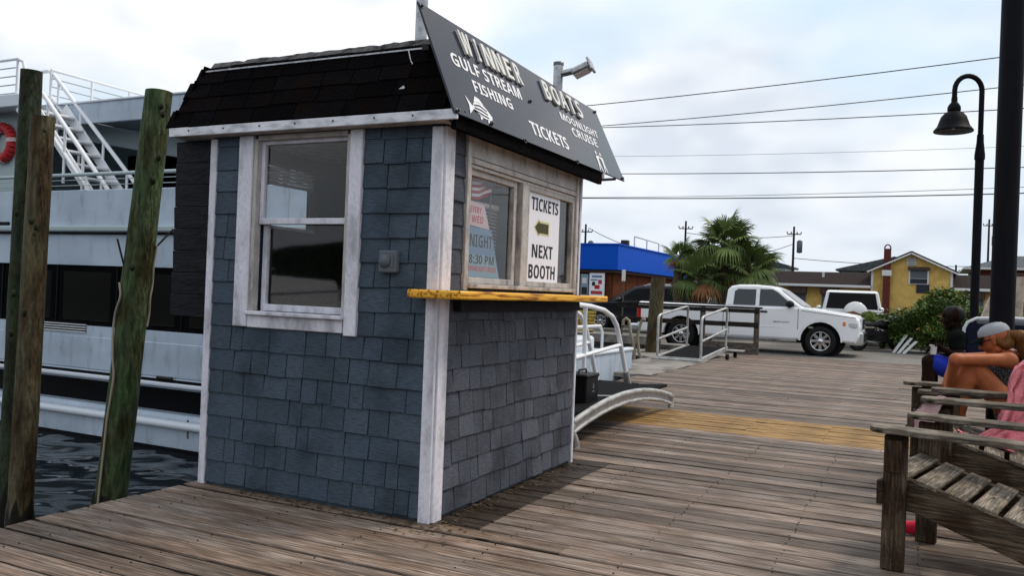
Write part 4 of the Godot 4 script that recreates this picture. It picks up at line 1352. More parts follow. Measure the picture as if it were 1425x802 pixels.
# ---------- pilings ----------
func piling(label: String, top: Vector3, low: Vector3, r0: float, r1: float, m: Material, sd: int) -> Node3D:
	var d := (top - low) / (top.y - low.y)
	var foot := low + d * (-2.6 - low.y)
	var o := thing("wooden_piling", label, "piling", Vector3(foot.x, -2.6, foot.z), 0.0, "wooden pilings beside the dock")
	var nz := noise(sd, 1.0, 3)
	var rings := []
	var steps := 34
	for k in steps + 1:
		var f := float(k) / steps
		var c := foot.lerp(top, f)
		var ring := PackedVector3Array()
		for j in 20:
			var a := TAU * j / 20
			var r := lerpf(r1, r0, f) * (1.0 + 0.05 * nz.get_noise_2d(cos(a) * 1.5 + 3.0, c.y * 0.8 + sin(a) * 1.5) + 0.02 * nz.get_noise_2d(a * 4.0, c.y * 5.0))
			ring.append(c + Vector3(cos(a) * r, 0.004 * sin(a + sd) if k == steps else 0.0, -sin(a) * r) - o.position)
		rings.append(ring)
	part("post", S().loft(rings, true, 1), m, o)
	var band := []
	for e in [-2.58, -1.2, -0.7, -0.45, -0.38]:
		var f: float = (e - foot.y) / (top.y - foot.y)
		var c := foot.lerp(top, f)
		var ring := PackedVector3Array()
		for j in 20:
			var a := TAU * j / 20
			var up := 0.12 * nz.get_noise_2d(a * 2.0, 8.0) + 0.04 * sin(a * 5.0) if e > -0.5 else 0.0
			ring.append(c + Vector3(cos(a), 0, -sin(a)) * (lerpf(r1, r0, f) * 1.06 + (0.004 if e < -0.4 else -0.006)) + Vector3(0, up, 0) - o.position)
		band.append(ring)
	if low.y < -0.3:
		part("wet_band", S().loft(band, false, 1), mats["wet_pile"], o)
	for k in 5:
		var f := rng.randf_range(0.5, 0.98)
		var a := rng.randf_range(-0.9, 0.9) + 0.7
		var c := foot.lerp(top, f)
		var out := Vector3(sin(a), 0, cos(a)).normalized()
		var rr := lerpf(r1, r0, f)
		part("knot", S().ball(c + out * rr * 0.93 - o.position, Vector3(0.022, 0.03, 0.022) * rng.randf_range(0.5, 1.1), 8, 6), mats["pile_dark"], o)
	return o


func pilings() -> void:
	piling("greenish leaning wooden piling nearest the booth, with a rope hanging down it", Vector3(-4.935, 2.533, -4.261), Vector3(-5.15, -0.36, -4.173), 0.093, 0.118, mats["pile_green"], 3)
	piling("tallest dark green wooden piling at the far left of the dock", Vector3(-5.92, 2.69, -3.97), Vector3(-5.96, -0.56, -3.98), 0.074, 0.112, mats["pile_dark"], 5)
	piling("shorter brown wooden piling touching the tall dark one", Vector3(-5.45, 2.275, -3.75), Vector3(-5.49, -0.5, -3.73), 0.075, 0.086, mats["pile_brown"], 8)
	piling("short grey-green piling standing between the far gangway and the silver truck", Vector3(-5.227, 1.638, -18.03), Vector3(-5.29, 0.0, -18.01), 0.155, 0.175, mats["pile_brown"], 12)
	# rope down the green piling
	var top := Vector3(-4.935, 2.533, -4.261)
	var low := Vector3(-5.15, -0.36, -4.173)
	var near := Vector3(0.77, 0, 0.63)
	var right := Vector3(0.63, 0, -0.77)
	var on := func(y: float, ang: float, off: float) -> Vector3:
		var c := low.lerp(top, (y - low.y) / (top.y - low.y))
		var r := lerpf(0.112, 0.093, (y - low.y) / (top.y - low.y)) + off
		return c + (near * cos(ang) + right * sin(ang)) * r
	var pts := []
	for k in 44:
		var f := k / 43.0
		var y := lerpf(1.16, -0.42, f)
		var ang := -1.35 + 0.45 * sin(f * 26.0) * maxf(0.0, 1.0 - f * 2.6) + 0.55 * smoothstep(0.25, 0.42, f) - 0.15 * smoothstep(0.42, 0.62, f) + 0.25 * f
		pts.append(on.call(y, ang, 0.010))
	var rp := thing("hanging_rope", "frayed pale rope hanging down the green piling", "rope", Vector3.ZERO)
	part("strand", S().tube(pts, 0.0085, 7), mats["rope"], rp)
	var p2 := []
	for k in 14:
		p2.append(on.call(1.44 - 0.045 * k, 1.25 + 0.08 * sin(k * 1.3), 0.008))
	part("strand", S().tube(p2, 0.007, 6), mats["rope"], rp)
	for e in [[on.call(1.42, 1.3, 0.0), Vector3(0.07, 0.14, -0.09)], [on.call(1.30, -1.35, 0.0), Vector3(-0.035, 0.17, 0.03)]]:
		single("iron_spike", S().tube([e[0] - e[1] * 0.25, e[0] + e[1]], 0.0075, 6), mats["iron"], "rusty iron rod driven into the green piling, " + ("on its booth side" if e[1].x > 0 else "on its far left side"), "spike", "iron rods in the green piling")


# ---------- gangways ----------
func gangways() -> void:
	var g := thing("aluminium_gangway", "arched aluminium gangway with black mat and hooped rails behind the booth", "gangway", Vector3(-2.95, 0, -7.6))
	g.position = Vector3.ZERO
	var A := mats["aluminium"] as Material
	var yy := func(z: float) -> float:
		return 0.318 - 0.150 * pow((z + 7.35) / 1.5, 2.0)
	var top := S()
	var n := 14
	for k in n:
		var za := lerpf(-6.1, -8.9, float(k) / n)
		var zb := lerpf(-6.1, -8.9, float(k + 1) / n)
		var ya: float = yy.call(za) - 0.012
		var yb: float = yy.call(zb) - 0.012
		pass
		pass
	top.box(Vector3(-2.965, 0.222, -7.5), Vector3(1.06, 0.03, 2.8), 0.006, Basis(Vector3.BACK, 0.07))
	part("mat", top, mats["black_mat"], g)
	for x in [-2.40, -3.52]:
		for lower in [0.0, 0.085]:
			var pts := []
			for k in n + 1:
				var z := lerpf(-6.08, -8.92, float(k) / n)
				pts.append(Vector3(x, yy.call(z) - lower, z))
			if lower == 0.0:
				part("side_beam", S().tube(pts, 0.024, 10), A, g)
			else:
				part("side_flange", S().tube(pts, 0.017, 8), A, g)
				var web := S()
				for k in n:
					var p: Vector3 = pts[k]
					var q: Vector3 = pts[k + 1]
					web.quad(p, q, q + Vector3(0, 0.085, 0), p + Vector3(0, 0.085, 0))
				part("side_plate", web, mats["steel"], g)
		part("foot", S().tube([Vector3(x, yy.call(-6.1) - 0.02, -6.06), Vector3(x, 0.15, -6.02), Vector3(x, 0.10, -6.1), Vector3(x, 0.03, -6.16), Vector3(x, 0.0, -6.16)], 0.034, 10), A, g)
		part("foot", S().tube([Vector3(x, yy.call(-8.9), -8.9), Vector3(x, 0.13, -8.96), Vector3(x, 0.02, -8.93)], 0.030, 10), A, g)
	part("cross_bar", S().tube([Vector3(-2.4, yy.call(-8.9), -8.92), Vector3(-3.52, yy.call(-8.9), -8.92)], 0.028, 8), A, g)
	part("tread_strip", S().box(Vector3(-2.95, 0.243, -7.45), Vector3(1.0, 0.012, 0.05), 0.003, Basis(Vector3.BACK, 0.07)), A, g)
	part("tail_plate", S().box(Vector3(-3.22, 0.19, -9.15), Vector3(0.62, 0.03, 0.52), 0.006), mats["black_mat"], g)
	for x in [-3.0, -3.42]:
		var o: float = 0.0 if x > -3.2 else -0.12
		part("hoop_rail", S().tube([Vector3(x, 0.19, -9.27 + o), Vector3(x, 0.45, -9.10 + o), Vector3(x, 0.68, -8.95 + o), Vector3(x, 0.88, -8.80 + o), Vector3(x, 0.98, -8.64 + o), Vector3(x, 1.05, -8.36 + o), Vector3(x, 1.085, -8.0 + o), Vector3(x, 1.105, -7.6 + o), Vector3(x, 1.11, -6.6 + o), Vector3(x, 1.10, -5.9 + o)], 0.026, 12), mats["boat_rail"], g)
		part("mid_rail", S().tube([Vector3(x, 0.66, -8.95 + o), Vector3(x, 0.59, -7.65 + o), Vector3(x, 0.55, -6.2 + o)], 0.021, 10), mats["boat_rail"], g)
		for z in [-7.85, -6.5]:
			part("rail_post", S().tube([Vector3(x, 0.30, z + o), Vector3(x, 1.09, z + 0.02 + o)], 0.022, 8), mats["boat_rail"], g)
	part("end_sleeve", S().tube([Vector3(-3.0, 0.17, -9.29), Vector3(-3.0, 0.36, -9.16)], 0.042, 10), A, g)
	part("brace", S().tube([Vector3(-3.42, 0.6, -7.75), Vector3(-3.42, 0.95, -7.45), Vector3(-3.42, 1.08, -7.0)], 0.018, 8), mats["boat_rail"], g)
	var tb := thing("tool_box", "small black box with a grey emblem on the near gangway's mat", "box", Vector3(-2.68, 0.255, -6.98))
	part("body", S().box(Vector3(0, 0.115, 0), Vector3(0.20, 0.23, 0.30), 0.012), mats["box_black"], tb)
	part("lid", S().box(Vector3(0, 0.237, 0), Vector3(0.215, 0.035, 0.315), 0.010), mats["box_black"], tb)
	part("handle", S().tube([Vector3(0, 0.255, 0.10), Vector3(0, 0.285, 0.08), Vector3(0, 0.285, -0.08), Vector3(0, 0.255, -0.10)], 0.009, 8), mats["box_black"], tb)
	part("emblem", S().box(Vector3(0.101, 0.10, -0.02), Vector3(0.002, 0.012, 0.07)).slab(PackedVector2Array([Vector2(-0.02, 0.125), Vector2(0.02, 0.125), Vector2(0.012, 0.16), Vector2(0.0, 0.178), Vector2(-0.012, 0.16)]), [[0.1, 0.0], [0.1015, 0.0]], Transform3D(Basis(Vector3.FORWARD, Vector3.UP, Vector3.RIGHT), Vector3(0, 0, -0.02))), mats["plastic_grey"], tb)
	# the far gangway with two rails
	var f := thing("ramp_gangway", "low metal ramp with two tube handrails and black mat near the truck", "gangway", Vector3.ZERO)
	var tilt := Basis(Vector3.RIGHT, 0.055)
	part("mat", S().box(Vector3(-4.16, 0.105, -17.05), Vector3(0.80, 0.03, 2.45), 0.006, tilt), mats["black_mat"], f)
	for x in [-4.58, -3.74]:
		part("side_frame", S().box(Vector3(x, 0.095, -17.05), Vector3(0.05, 0.10, 2.5), 0.008, tilt), A, f)
		part("handrail", S().tube([Vector3(x + 0.02, 0.04, -15.86), Vector3(x + 0.02, 0.78, -15.84), Vector3(x + 0.02, 0.85, -15.88), Vector3(x + 0.02, 0.875, -15.98), Vector3(x + 0.02, 1.035, -17.95), Vector3(x + 0.02, 1.03, -18.05), Vector3(x + 0.02, 0.98, -18.1), Vector3(x + 0.02, 0.16, -18.08)], 0.025, 10), A, f)
		part("mid_rail", S().tube([Vector3(x + 0.02, 0.40, -15.85), Vector3(x + 0.02, 0.58, -18.08)], 0.024, 10), A, f)
	part("front_lip", S().box(Vector3(-4.16, 0.04, -15.78), Vector3(0.95, 0.03, 0.14), 0.006), A, f)
	part("front_bar", S().box(Vector3(-4.16, 0.055, -15.86), Vector3(0.86, 0.05, 0.05), 0.008), A, f)
	for k in 2:
		part("caster", S().tube([Vector3(-3.55 + 0.02 * k, 0.06, -18.1 + 0.9 * k), Vector3(-3.49 + 0.02 * k, 0.06, -18.1 + 0.9 * k)], 0.06, 12), mats["tyre"], f)
	part("side_step", S().box(Vector3(-3.5, 0.15, -18.0), Vector3(0.35, 0.03, 0.3), 0.006), A, f)
	# post-and-rail fence at the head of the dock
	var fe := thing("rail_fence", "weathered two-rail wooden fence between the dock and the truck", "fence", Vector3.ZERO)
	var FW := mats["fence_wood"] as Material
	for x in [-3.33, -4.55, -5.75]:
		board("post", Vector3(x, -0.1, -19.45), Vector3(x, 1.03, -19.45), 0.11, 0.10, FW, fe, 0.008, Vector3.BACK)
	board("top_board", Vector3(-6.6, 1.055, -19.43), Vector3(-3.22, 1.055, -19.43), 0.16, 0.045, mats["fence_dark"], fe)
	board("rail_board", Vector3(-6.6, 0.98, -19.38), Vector3(-3.28, 0.98, -19.38), 0.03, 0.09, mats["fence_dark"], fe)
	board("rail_board", Vector3(-6.6, 0.67, -19.38), Vector3(-3.28, 0.67, -19.38), 0.03, 0.11, mats["fence_dark"], fe)
	board("kick_board", Vector3(-4.5, 0.13, -19.40), Vector3(-3.3, 0.13, -19.40), 0.05, 0.26, FW, fe)
	# bent tube rail by the slip
	var b := thing("dock_ladder", "pale bent tube handrail of a dock ladder beside the far piling", "ladder", Vector3.ZERO)
	part("handrail", S().tube([Vector3(-5.42, 0.62, -16.30), Vector3(-5.41, 0.72, -16.30), Vector3(-5.36, 0.76, -16.31), Vector3(-5.31, 0.72, -16.33), Vector3(-5.27, 0.45, -16.35), Vector3(-5.19, 0.15, -16.38), Vector3(-5.21, -0.9, -16.4)], 0.032, 8), mats["towel_pale"] if false else mats["rope"], b)
	part("handrail", S().tube([Vector3(-4.98, 0.76, -16.35), Vector3(-5.03, 0.76, -16.36), Vector3(-5.07, 0.68, -16.36), Vector3(-5.14, 0.40, -16.38), Vector3(-5.10, 0.10, -16.4), Vector3(-4.98, -0.25, -16.42), Vector3(-4.95, -0.9, -16.4)], 0.032, 8), mats["rope"], b)
	for k in 3:
		part("rung", S().tube([Vector3(-5.21, -0.2 - 0.28 * k, -16.4), Vector3(-4.96, -0.2 - 0.28 * k, -16.4)], 0.02, 8), mats["rope"], b)


# ---------- the street ----------
func street() -> void:
	# shop with the blue fascia
	var s := thing("blue_fascia_shop", "brown shop building with a deep bright blue fascia", "building", Vector3(-16, 0, -38))
	s.position = Vector3.ZERO
	part("wall", S().box(Vector3(-16.0, 1.15, -38.7), Vector3(9.1, 2.35, 12.0)), mats["brown_wall"], s)
	part("fascia", S().box(Vector3(-15.85, 2.78, -38.4), Vector3(9.5, 1.04, 12.0), 0.02), mats["blue_panel"], s)
	part("fascia_cap", S().box(Vector3(-15.85, 3.31, -38.4), Vector3(9.6, 0.06, 12.1), 0.01), mats["blue_panel"], s)
	part("soffit_board", S().box(Vector3(-15.85, 2.2, -38.4), Vector3(9.3, 0.10, 11.8)), mats["awning_brown"], s)
	for k in 7:
		part("brown_panel", S().box(Vector3(-11.43, 1.55, -33.6 - 1.7 * k), Vector3(0.06, 1.25, 1.62), 0.01), mats["brown_wall"], s)
	for k in 4:
		part("shop_window", S().box(Vector3(-13.1 - 1.9 * k, 1.35, -32.68), Vector3(1.5, 1.4, 0.06), 0.01), mats["window_grey"], s)
	part("roof_vent", S().box(Vector3(-11.35, 3.45, -34.0), Vector3(0.30, 0.26, 0.3), 0.02), mats["iron"], s)
	part("roof_vent", S().tube([Vector3(-10.9, 3.3, -42), Vector3(-10.9, 3.7, -42)], 0.14, 10), mats["iron"], s)
	var fr := S()
	for e in [[Vector3(-11.2, 3.3, -34.8), Vector3(-11.2, 3.8, -34.8)], [Vector3(-11.2, 3.8, -34.8), Vector3(-11.2, 3.75, -38.5)], [Vector3(-11.2, 3.75, -38.5), Vector3(-11.2, 3.3, -38.5)], [Vector3(-11.2, 3.3, -36.6), Vector3(-11.2, 3.78, -36.6)]]:
		fr.tube(e, 0.03, 6)
	part("roof_frame", fr, mats["fascia_white"], s)
	var pb := thing("poster_board", "pale poster board with red and blue patches on the brown shop", "poster", Vector3(-12.1, 0.7, -32.58))
	part("board", S().box(Vector3(0.08, 0.95, 0), Vector3(0.66, 0.96, 0.05), 0.01), mats["paper_white"], pb)
	part("side_board", S().box(Vector3(-0.46, 0.92, 0), Vector3(0.32, 0.9, 0.05), 0.01), mats["poster_teal"], pb)
	for e in [[0.08, 1.28, 0.44, 0.09, "poster_blue"], [0.08, 0.62, 0.5, 0.14, "flag_red"], [0.10, 0.85, 0.22, 0.16, "lamp_red"], [0.22, 1.06, 0.16, 0.18, "flag_red"], [-0.06, 0.98, 0.14, 0.16, "letter_black"], [-0.04, 1.14, 0.3, 0.06, "poster_blue"], [-0.46, 1.1, 0.2, 0.22, "fascia_white"], [-0.46, 0.68, 0.24, 0.3, "iron"]]:
		part("patch", S().box(Vector3(e[0], e[1], 0.028), Vector3(e[2], e[3], 0.008), 0.002), mats[e[4]], pb)
	var sp := thing("small_sign", "small white sign on a thin post before the blue-fascia shop", "sign", Vector3(-8.45, 0, -25.3))
	part("post", S().tube([Vector3(0, 0, 0), Vector3(0, 1.7, 0)], 0.026, 8), mats["fence_wood"], sp)
	part("plate", S().box(Vector3(0, 1.86, 0.01), Vector3(0.12, 0.36, 0.02), 0.005), mats["fascia_white"], sp)
	# yellow house
	var y := thing("yellow_house", "yellow gabled house with red brick chimney and white trim behind the bush", "house", Vector3.ZERO)
	var gable := PackedVector2Array([Vector2(-2.22, 0), Vector2(1.22, 0), Vector2(1.22, 2.94), Vector2(-0.53, 3.72), Vector2(-2.22, 2.94)])
	part("wall", S().slab(gable, [[-52.0, 0.0], [-44.0, 0.0]]), mats["yellow_wall"], y)
	for sd in [-1, 1]:
		var e := Vector3(-2.42, 2.88, 0) if sd < 0 else Vector3(1.46, 2.85, 0)
		var p := Vector3(-0.53, 3.80, 0)
		var dir := (p - e).normalized()
		var up := Vector3(-dir.y, dir.x, 0) * (1 if sd < 0 else -1)
		var c := (e + p) * 0.5 + Vector3(0, 0.03, -47.9)
		part("roof", S().box(c, Vector3((p - e).length(), 0.07, 8.5), 0.01, Basis(dir, up, dir.cross(up))), mats["roof_brown"], y)
		part("barge_board", S().box((e + p) * 0.5 + Vector3(0, -0.04, -43.68), Vector3((p - e).length() + 0.02, 0.09, 0.05), 0.006, Basis(dir, up, dir.cross(up))), mats["fascia_white"], y)
		part("corner_trim", S().box(Vector3(-2.2 if sd < 0 else 1.19, 1.45, -43.98), Vector3(0.10, 2.9, 0.05)), mats["fascia_white"], y)
	part("chimney", S().box(Vector3(-1.56, 1.98, -43.85), Vector3(0.31, 3.96, 0.28), 0.01), mats["brick_red"], y)
	part("chimney_cap", S().tube([Vector3(-1.69, 3.94, -43.85), Vector3(-1.69, 4.04, -43.85), Vector3(-1.63, 4.13, -43.85), Vector3(-1.56, 4.16, -43.85), Vector3(-1.49, 4.13, -43.85), Vector3(-1.43, 4.04, -43.85), Vector3(-1.43, 3.94, -43.85)], 0.035, 6), mats["brick_red"], y)
	part("chimney_plate", S().box(Vector3(-1.56, 2.80, -43.69), Vector3(0.42, 0.27, 0.03), 0.004), mats["fascia_white"], y)
	var wi := part("window", S().box(Vector3(-0.19, 2.66, -43.96), Vector3(0.86, 0.72, 0.10), 0.01), mats["fascia_white"], y)
	part("pane", S().box(Vector3(-0.19, 2.78, -43.9), Vector3(0.72, 0.38, 0.03)), mats["window_grey"], wi)
	part("pane", S().box(Vector3(-0.19, 2.45, -43.9), Vector3(0.72, 0.22, 0.03)), mats["window_dark"], wi)
	part("awning", S().box(Vector3(-0.19, 3.04, -43.85), Vector3(0.92, 0.16, 0.25), 0.01), mats["awning_brown"], y)
	part("vent", S().box(Vector3(-0.52, 3.36, -43.98), Vector3(0.40, 0.36, 0.05), 0.006), mats["fascia_white"], y)
	for k in 4:
		part("vent_slat", S().box(Vector3(-0.52, 3.24 + 0.08 * k, -43.945), Vector3(0.32, 0.03, 0.02)), mats["window_grey"], y)
	part("lower_window", S().box(Vector3(0.0, 2.1, -43.97), Vector3(0.55, 0.4, 0.06)), mats["window_dark"], y)
	# long low wings
	for e in [[-15.5, -2.24, "long low yellow house with a brown shingle roof left of the gabled house"], [1.24, 14.0, "low house with a brown shingle roof right of the gabled house"]]:
		var w := thing("low_house", e[2], "house", Vector3.ZERO)
		var xm: float = (e[0] + e[1]) / 2
		var xw: float = e[1] - e[0]
		part("wall", S().box(Vector3(xm, 1.05, -47.5), Vector3(xw, 2.1, 6.6)), mats["yellow_wall"], w)
		var rf := PackedVector2Array([Vector2(-43.7, 2.10), Vector2(-43.7, 2.18), Vector2(-47.8, 2.93), Vector2(-51.6, 2.18), Vector2(-51.6, 2.10)])
		var yz := Transform3D(Basis(Vector3.BACK, Vector3.UP, Vector3.LEFT), Vector3(0, 0, 0))
		part("roof", S().slab(rf, [[-e[1], 0.0], [-e[0], 0.0]], yz), mats["roof_brown"], w)
		part("gutter", S().box(Vector3(xm, 2.11, -43.66), Vector3(xw, 0.12, 0.07), 0.01), mats["fascia_white"], w)
		part("roof_vent", S().tube([Vector3(xm + xw * 0.32, 2.5, -46.0), Vector3(xm + xw * 0.32, 2.86, -46.0)], 0.06, 8), mats["fascia_white"], w)
		for k in int(xw / 1.5):
			var wx: float = e[0] + 0.9 + 1.5 * k
			var wn := part("window", S().box(Vector3(wx, 1.45, -44.17), Vector3(0.75, 0.8, 0.08), 0.01), mats["window_grey"], w)
			part("shutter", S().box(Vector3(wx, 1.86, -43.95), Vector3(0.85, 0.34, 0.4), 0.01), mats["awning_brown"], wn)
	# houses farther back
	var h := thing("brick_house", "red brick house with a grey hip roof behind the street lamp", "house", Vector3.ZERO)
	part("wall", S().box(Vector3(6.3, 1.9, -63.0), Vector3(7.0, 3.8, 7.0)), mats["brick_red"], h)
	var hr := S()
	var c4 := [Vector3(2.2, 3.8, -58.9), Vector3(10.4, 3.8, -58.9), Vector3(10.4, 3.8, -67.1), Vector3(2.2, 3.8, -67.1)]
	var t4 := [Vector3(5.0, 4.75, -62.5), Vector3(7.2, 4.75, -62.5)]
	hr.quad(c4[0], c4[1], t4[1], t4[0])
	hr.quad(c4[2], c4[3], t4[0], t4[1])
	hr.tri(c4[3], c4[0], t4[0])
	hr.tri(c4[1], c4[2], t4[1])
	part("roof", hr, mats["roof_grey"], h)
	part("fascia", S().box(Vector3(6.3, 3.76, -62.9), Vector3(8.2, 0.12, 8.2), 0.01), mats["fascia_white"], h)
	for k in 3:
		part("window", S().box(Vector3(4.2 + 2.1 * k, 2.5, -59.45), Vector3(0.9, 1.1, 0.1), 0.01), mats["window_dark"], h)
	var gb := thing("grey_roof_house", "house with a pale grey shed roof showing behind the yellow house", "house", Vector3.ZERO)
	part("wall", S().box(Vector3(-1.6, 1.6, -58.5), Vector3(6.0, 3.3, 5.0)), mats["boat_grey"], gb)
	part("roof", S().slab(PackedVector2Array([Vector2(-4.9, 3.32), Vector2(-4.9, 3.42), Vector2(-1.6, 4.25), Vector2(1.7, 3.42), Vector2(1.7, 3.32)]), [[-61.3, 0.0], [-55.7, 0.0]]), mats["roof_grey"], gb)
	var fb := thing("far_block", "distant grey building with narrow windows right of the palms", "building", Vector3.ZERO)
	part("wall", S().box(Vector3(-11.8, 1.9, -68.0), Vector3(5.0, 3.9, 5.0)), mats["boat_grey"], fb)
	part("roof", S().slab(PackedVector2Array([Vector2(-14.6, 3.85), Vector2(-14.6, 4.0), Vector2(-11.8, 4.75), Vector2(-9.0, 4.0), Vector2(-9.0, 3.85)]), [[-70.8, 0.0], [-65.2, 0.0]]), mats["roof_grey"], fb)
	for k in 6:
		part("window", S().box(Vector3(-13.8 + 0.78 * k, 3.2, -65.45), Vector3(0.34, 0.8, 0.06)), mats["window_dark"], fb)
	# yellow slatted bench by the slip
	var be := thing("slatted_bench", "weathered yellow slatted bench beside the slip, left of the parked cars", "bench", Vector3(-8.2, -0.12, -20.6))
	for k in 5:
		part("slat", S().box(Vector3(0, 0.52 + 0.09 * k, 0.02 * k * -1.0), Vector3(1.15, 0.07, 0.03), 0.006), mats["bench_yellow"], be)
	for k in 3:
		part("seat_slat", S().box(Vector3(0, 0.42, 0.14 + 0.12 * k), Vector3(1.15, 0.03, 0.10), 0.006), mats["bench_yellow"], be)
	for x in [-0.5, 0.5]:
		part("leg", S().box(Vector3(x, 0.2, 0.2), Vector3(0.06, 0.42, 0.45), 0.006), mats["fence_wood"], be)


# ---------- vehicles ----------
func wheel(o: Node3D, x: float, z: float, r: float, wide: float, side: float) -> void:
	var w := Node3D.new()
	w.name = "wheel"
	o.add_child(w, true)
	w.position = Vector3(x, r, z)
	var ax := Basis(Vector3.RIGHT, Vector3.BACK * side, Vector3.DOWN * side)
	part("tyre", S().lathe([Vector2(r * 0.64, -wide / 2), Vector2(r * 0.90, -wide / 2), Vector2(r * 0.985, -wide * 0.36), Vector2(r, 0), Vector2(r * 0.985, wide * 0.36), Vector2(r * 0.90, wide / 2), Vector2(r * 0.66, wide / 2 - 0.005), Vector2(r * 0.63, wide * 0.2)], Vector3(), 28, 1, ax), mats["tyre"], w)
	var rim := S()
	rim.lathe([Vector2(r * 0.62, wide * 0.2), Vector2(r * 0.66, wide * 0.42), Vector2(r * 0.63, wide * 0.47), Vector2(r * 0.58, wide * 0.40), Vector2(r * 0.56, wide * 0.12)], Vector3(), 28, 1, ax)
	rim.lathe([Vector2(r * 0.20, wide * 0.30), Vector2(r * 0.18, wide * 0.44), Vector2(0, wide * 0.46)], Vector3(), 14, 1, ax)
	for k in 8:
		var a := TAU * k / 8.0
		var d := Vector3(cos(a), sin(a), 0)
		rim.bar(d * r * 0.12 + Vector3(0, 0, side * wide * 0.36), d * r * 0.60 + Vector3(0, 0, side * wide * 0.34), r * 0.17, 0.03, 0.006, Vector3.BACK)
	part("rim", rim, mats["chrome"], w)
	part("brake", S().lathe([Vector2(r * 0.58, wide * 0.10), Vector2(0, wide * 0.10)], Vector3(), 18, -1, ax), mats["arch"], w)


func car_shell(o: Node3D, sp: Dictionary) -> void:
	# sp: L, W, top (front to rear), sill, wheels, wr, ar, cab, windows, paint
	var W: float = sp.W
	var poly := PackedVector2Array()
	poly.append(Vector2(0.02, sp.sill + 0.1))
	poly.append(Vector2(0.10, sp.sill))
	var ar: float = sp.ar
	for xc in sp.wheels:
		for k in 13:
			var a := PI - PI * k / 12.0
			var p := Vector2(xc + cos(a) * ar, sp.wr + sin(a) * ar)
			if p.y >= sp.sill - 0.001:
				poly.append(p)
			elif k == 0 or k == 12:
				poly.append(Vector2(p.x, sp.sill))
	poly.append(Vector2(sp.L - 0.12, sp.sill))
	for p in sp.top:
		poly.append(Vector2(p[0], p[1]))
	var h := W / 2
	var body := part("body", S().slab(poly, [[-h, 0.05], [-h + 0.02, 0.018], [-h + 0.07, 0.0], [h - 0.07, 0.0], [h - 0.02, 0.018], [h, 0.05]], Transform3D(), -1), sp.paint, o)
	for xc in sp.wheels:
		part("wheel_well", S().tube([Vector3(xc, sp.wr, -h + 0.14), Vector3(xc, sp.wr, h - 0.14)], ar - 0.004, 24), mats["arch"], o)
		for sd in [-1.0, 1.0]:
			wheel(o, xc, sd * (h - 0.115), sp.wr, 0.21, sd)
	part("underbody", S().box(Vector3(sp.L / 2, sp.sill + 0.03, 0), Vector3(sp.L - 0.5, 0.16, W - 0.35)), mats["arch"], o)
	# cab
	var wc: float = W - 0.10
	var y0: float = sp.cab[0][1]
	var lean := func(p: Vector3) -> Vector3:
		return Vector3(p.x, p.y, p.z * (1.0 - 0.24 * maxf(0.0, p.y - y0)))
	var cp := PackedVector2Array()
	for p in sp.cab:
		cp.append(Vector2(p[0], p[1]))
	var c := S()
	c.warp = lean
	c.slab(cp, [[-wc / 2, 0.05], [-wc / 2 + 0.03, 0.012], [-wc / 2 + 0.09, 0.0], [wc / 2 - 0.09, 0.0], [wc / 2 - 0.03, 0.012], [wc / 2, 0.05]])
	part("cab", c, sp.paint, o)
	for win in sp.windows:
		for sd in [-1.0, 1.0]:
			var g := S()
			g.warp = lean
			var wp := PackedVector2Array()
			for p in win:
				wp.append(Vector2(p[0], p[1]))
			g.slab(wp, [[sd * (wc / 2 - 0.02), 0.0], [sd * (wc / 2 + 0.004), 0.0]])
			part("side_window", g, sp.get("glass", mats["dark_glass"]), o)
	for gl in sp.screens:
		var a := Vector3(gl[0], gl[1], 0)
		var b := Vector3(gl[2], gl[3], 0)
		var nrm: Vector3 = (b - a).cross(Vector3.BACK).normalized() * -gl[4]
		var g := S()
		g.warp = lean
		var q := []
		for e in [[a, -1.0], [b, -1.0], [b, 1.0], [a, 1.0]]:
			q.append(e[0] + nrm * 0.012 + Vector3(0, 0, e[1] * (wc / 2 - 0.11)))
		g.quad(q[0], q[1], q[2], q[3])
		part("windscreen" if gl[4] < 0 else "rear_window", g, mats["dark_glass"], o)


func mirrors(o: Node3D, x: float, y: float, h: float, m: Material) -> void:
	for sd in [-1.0, 1.0]:
		part("mirror", S().ball(Vector3(x, y, sd * (h + 0.09)), Vector3(0.10, 0.085, 0.085), 10, 7), m, o)


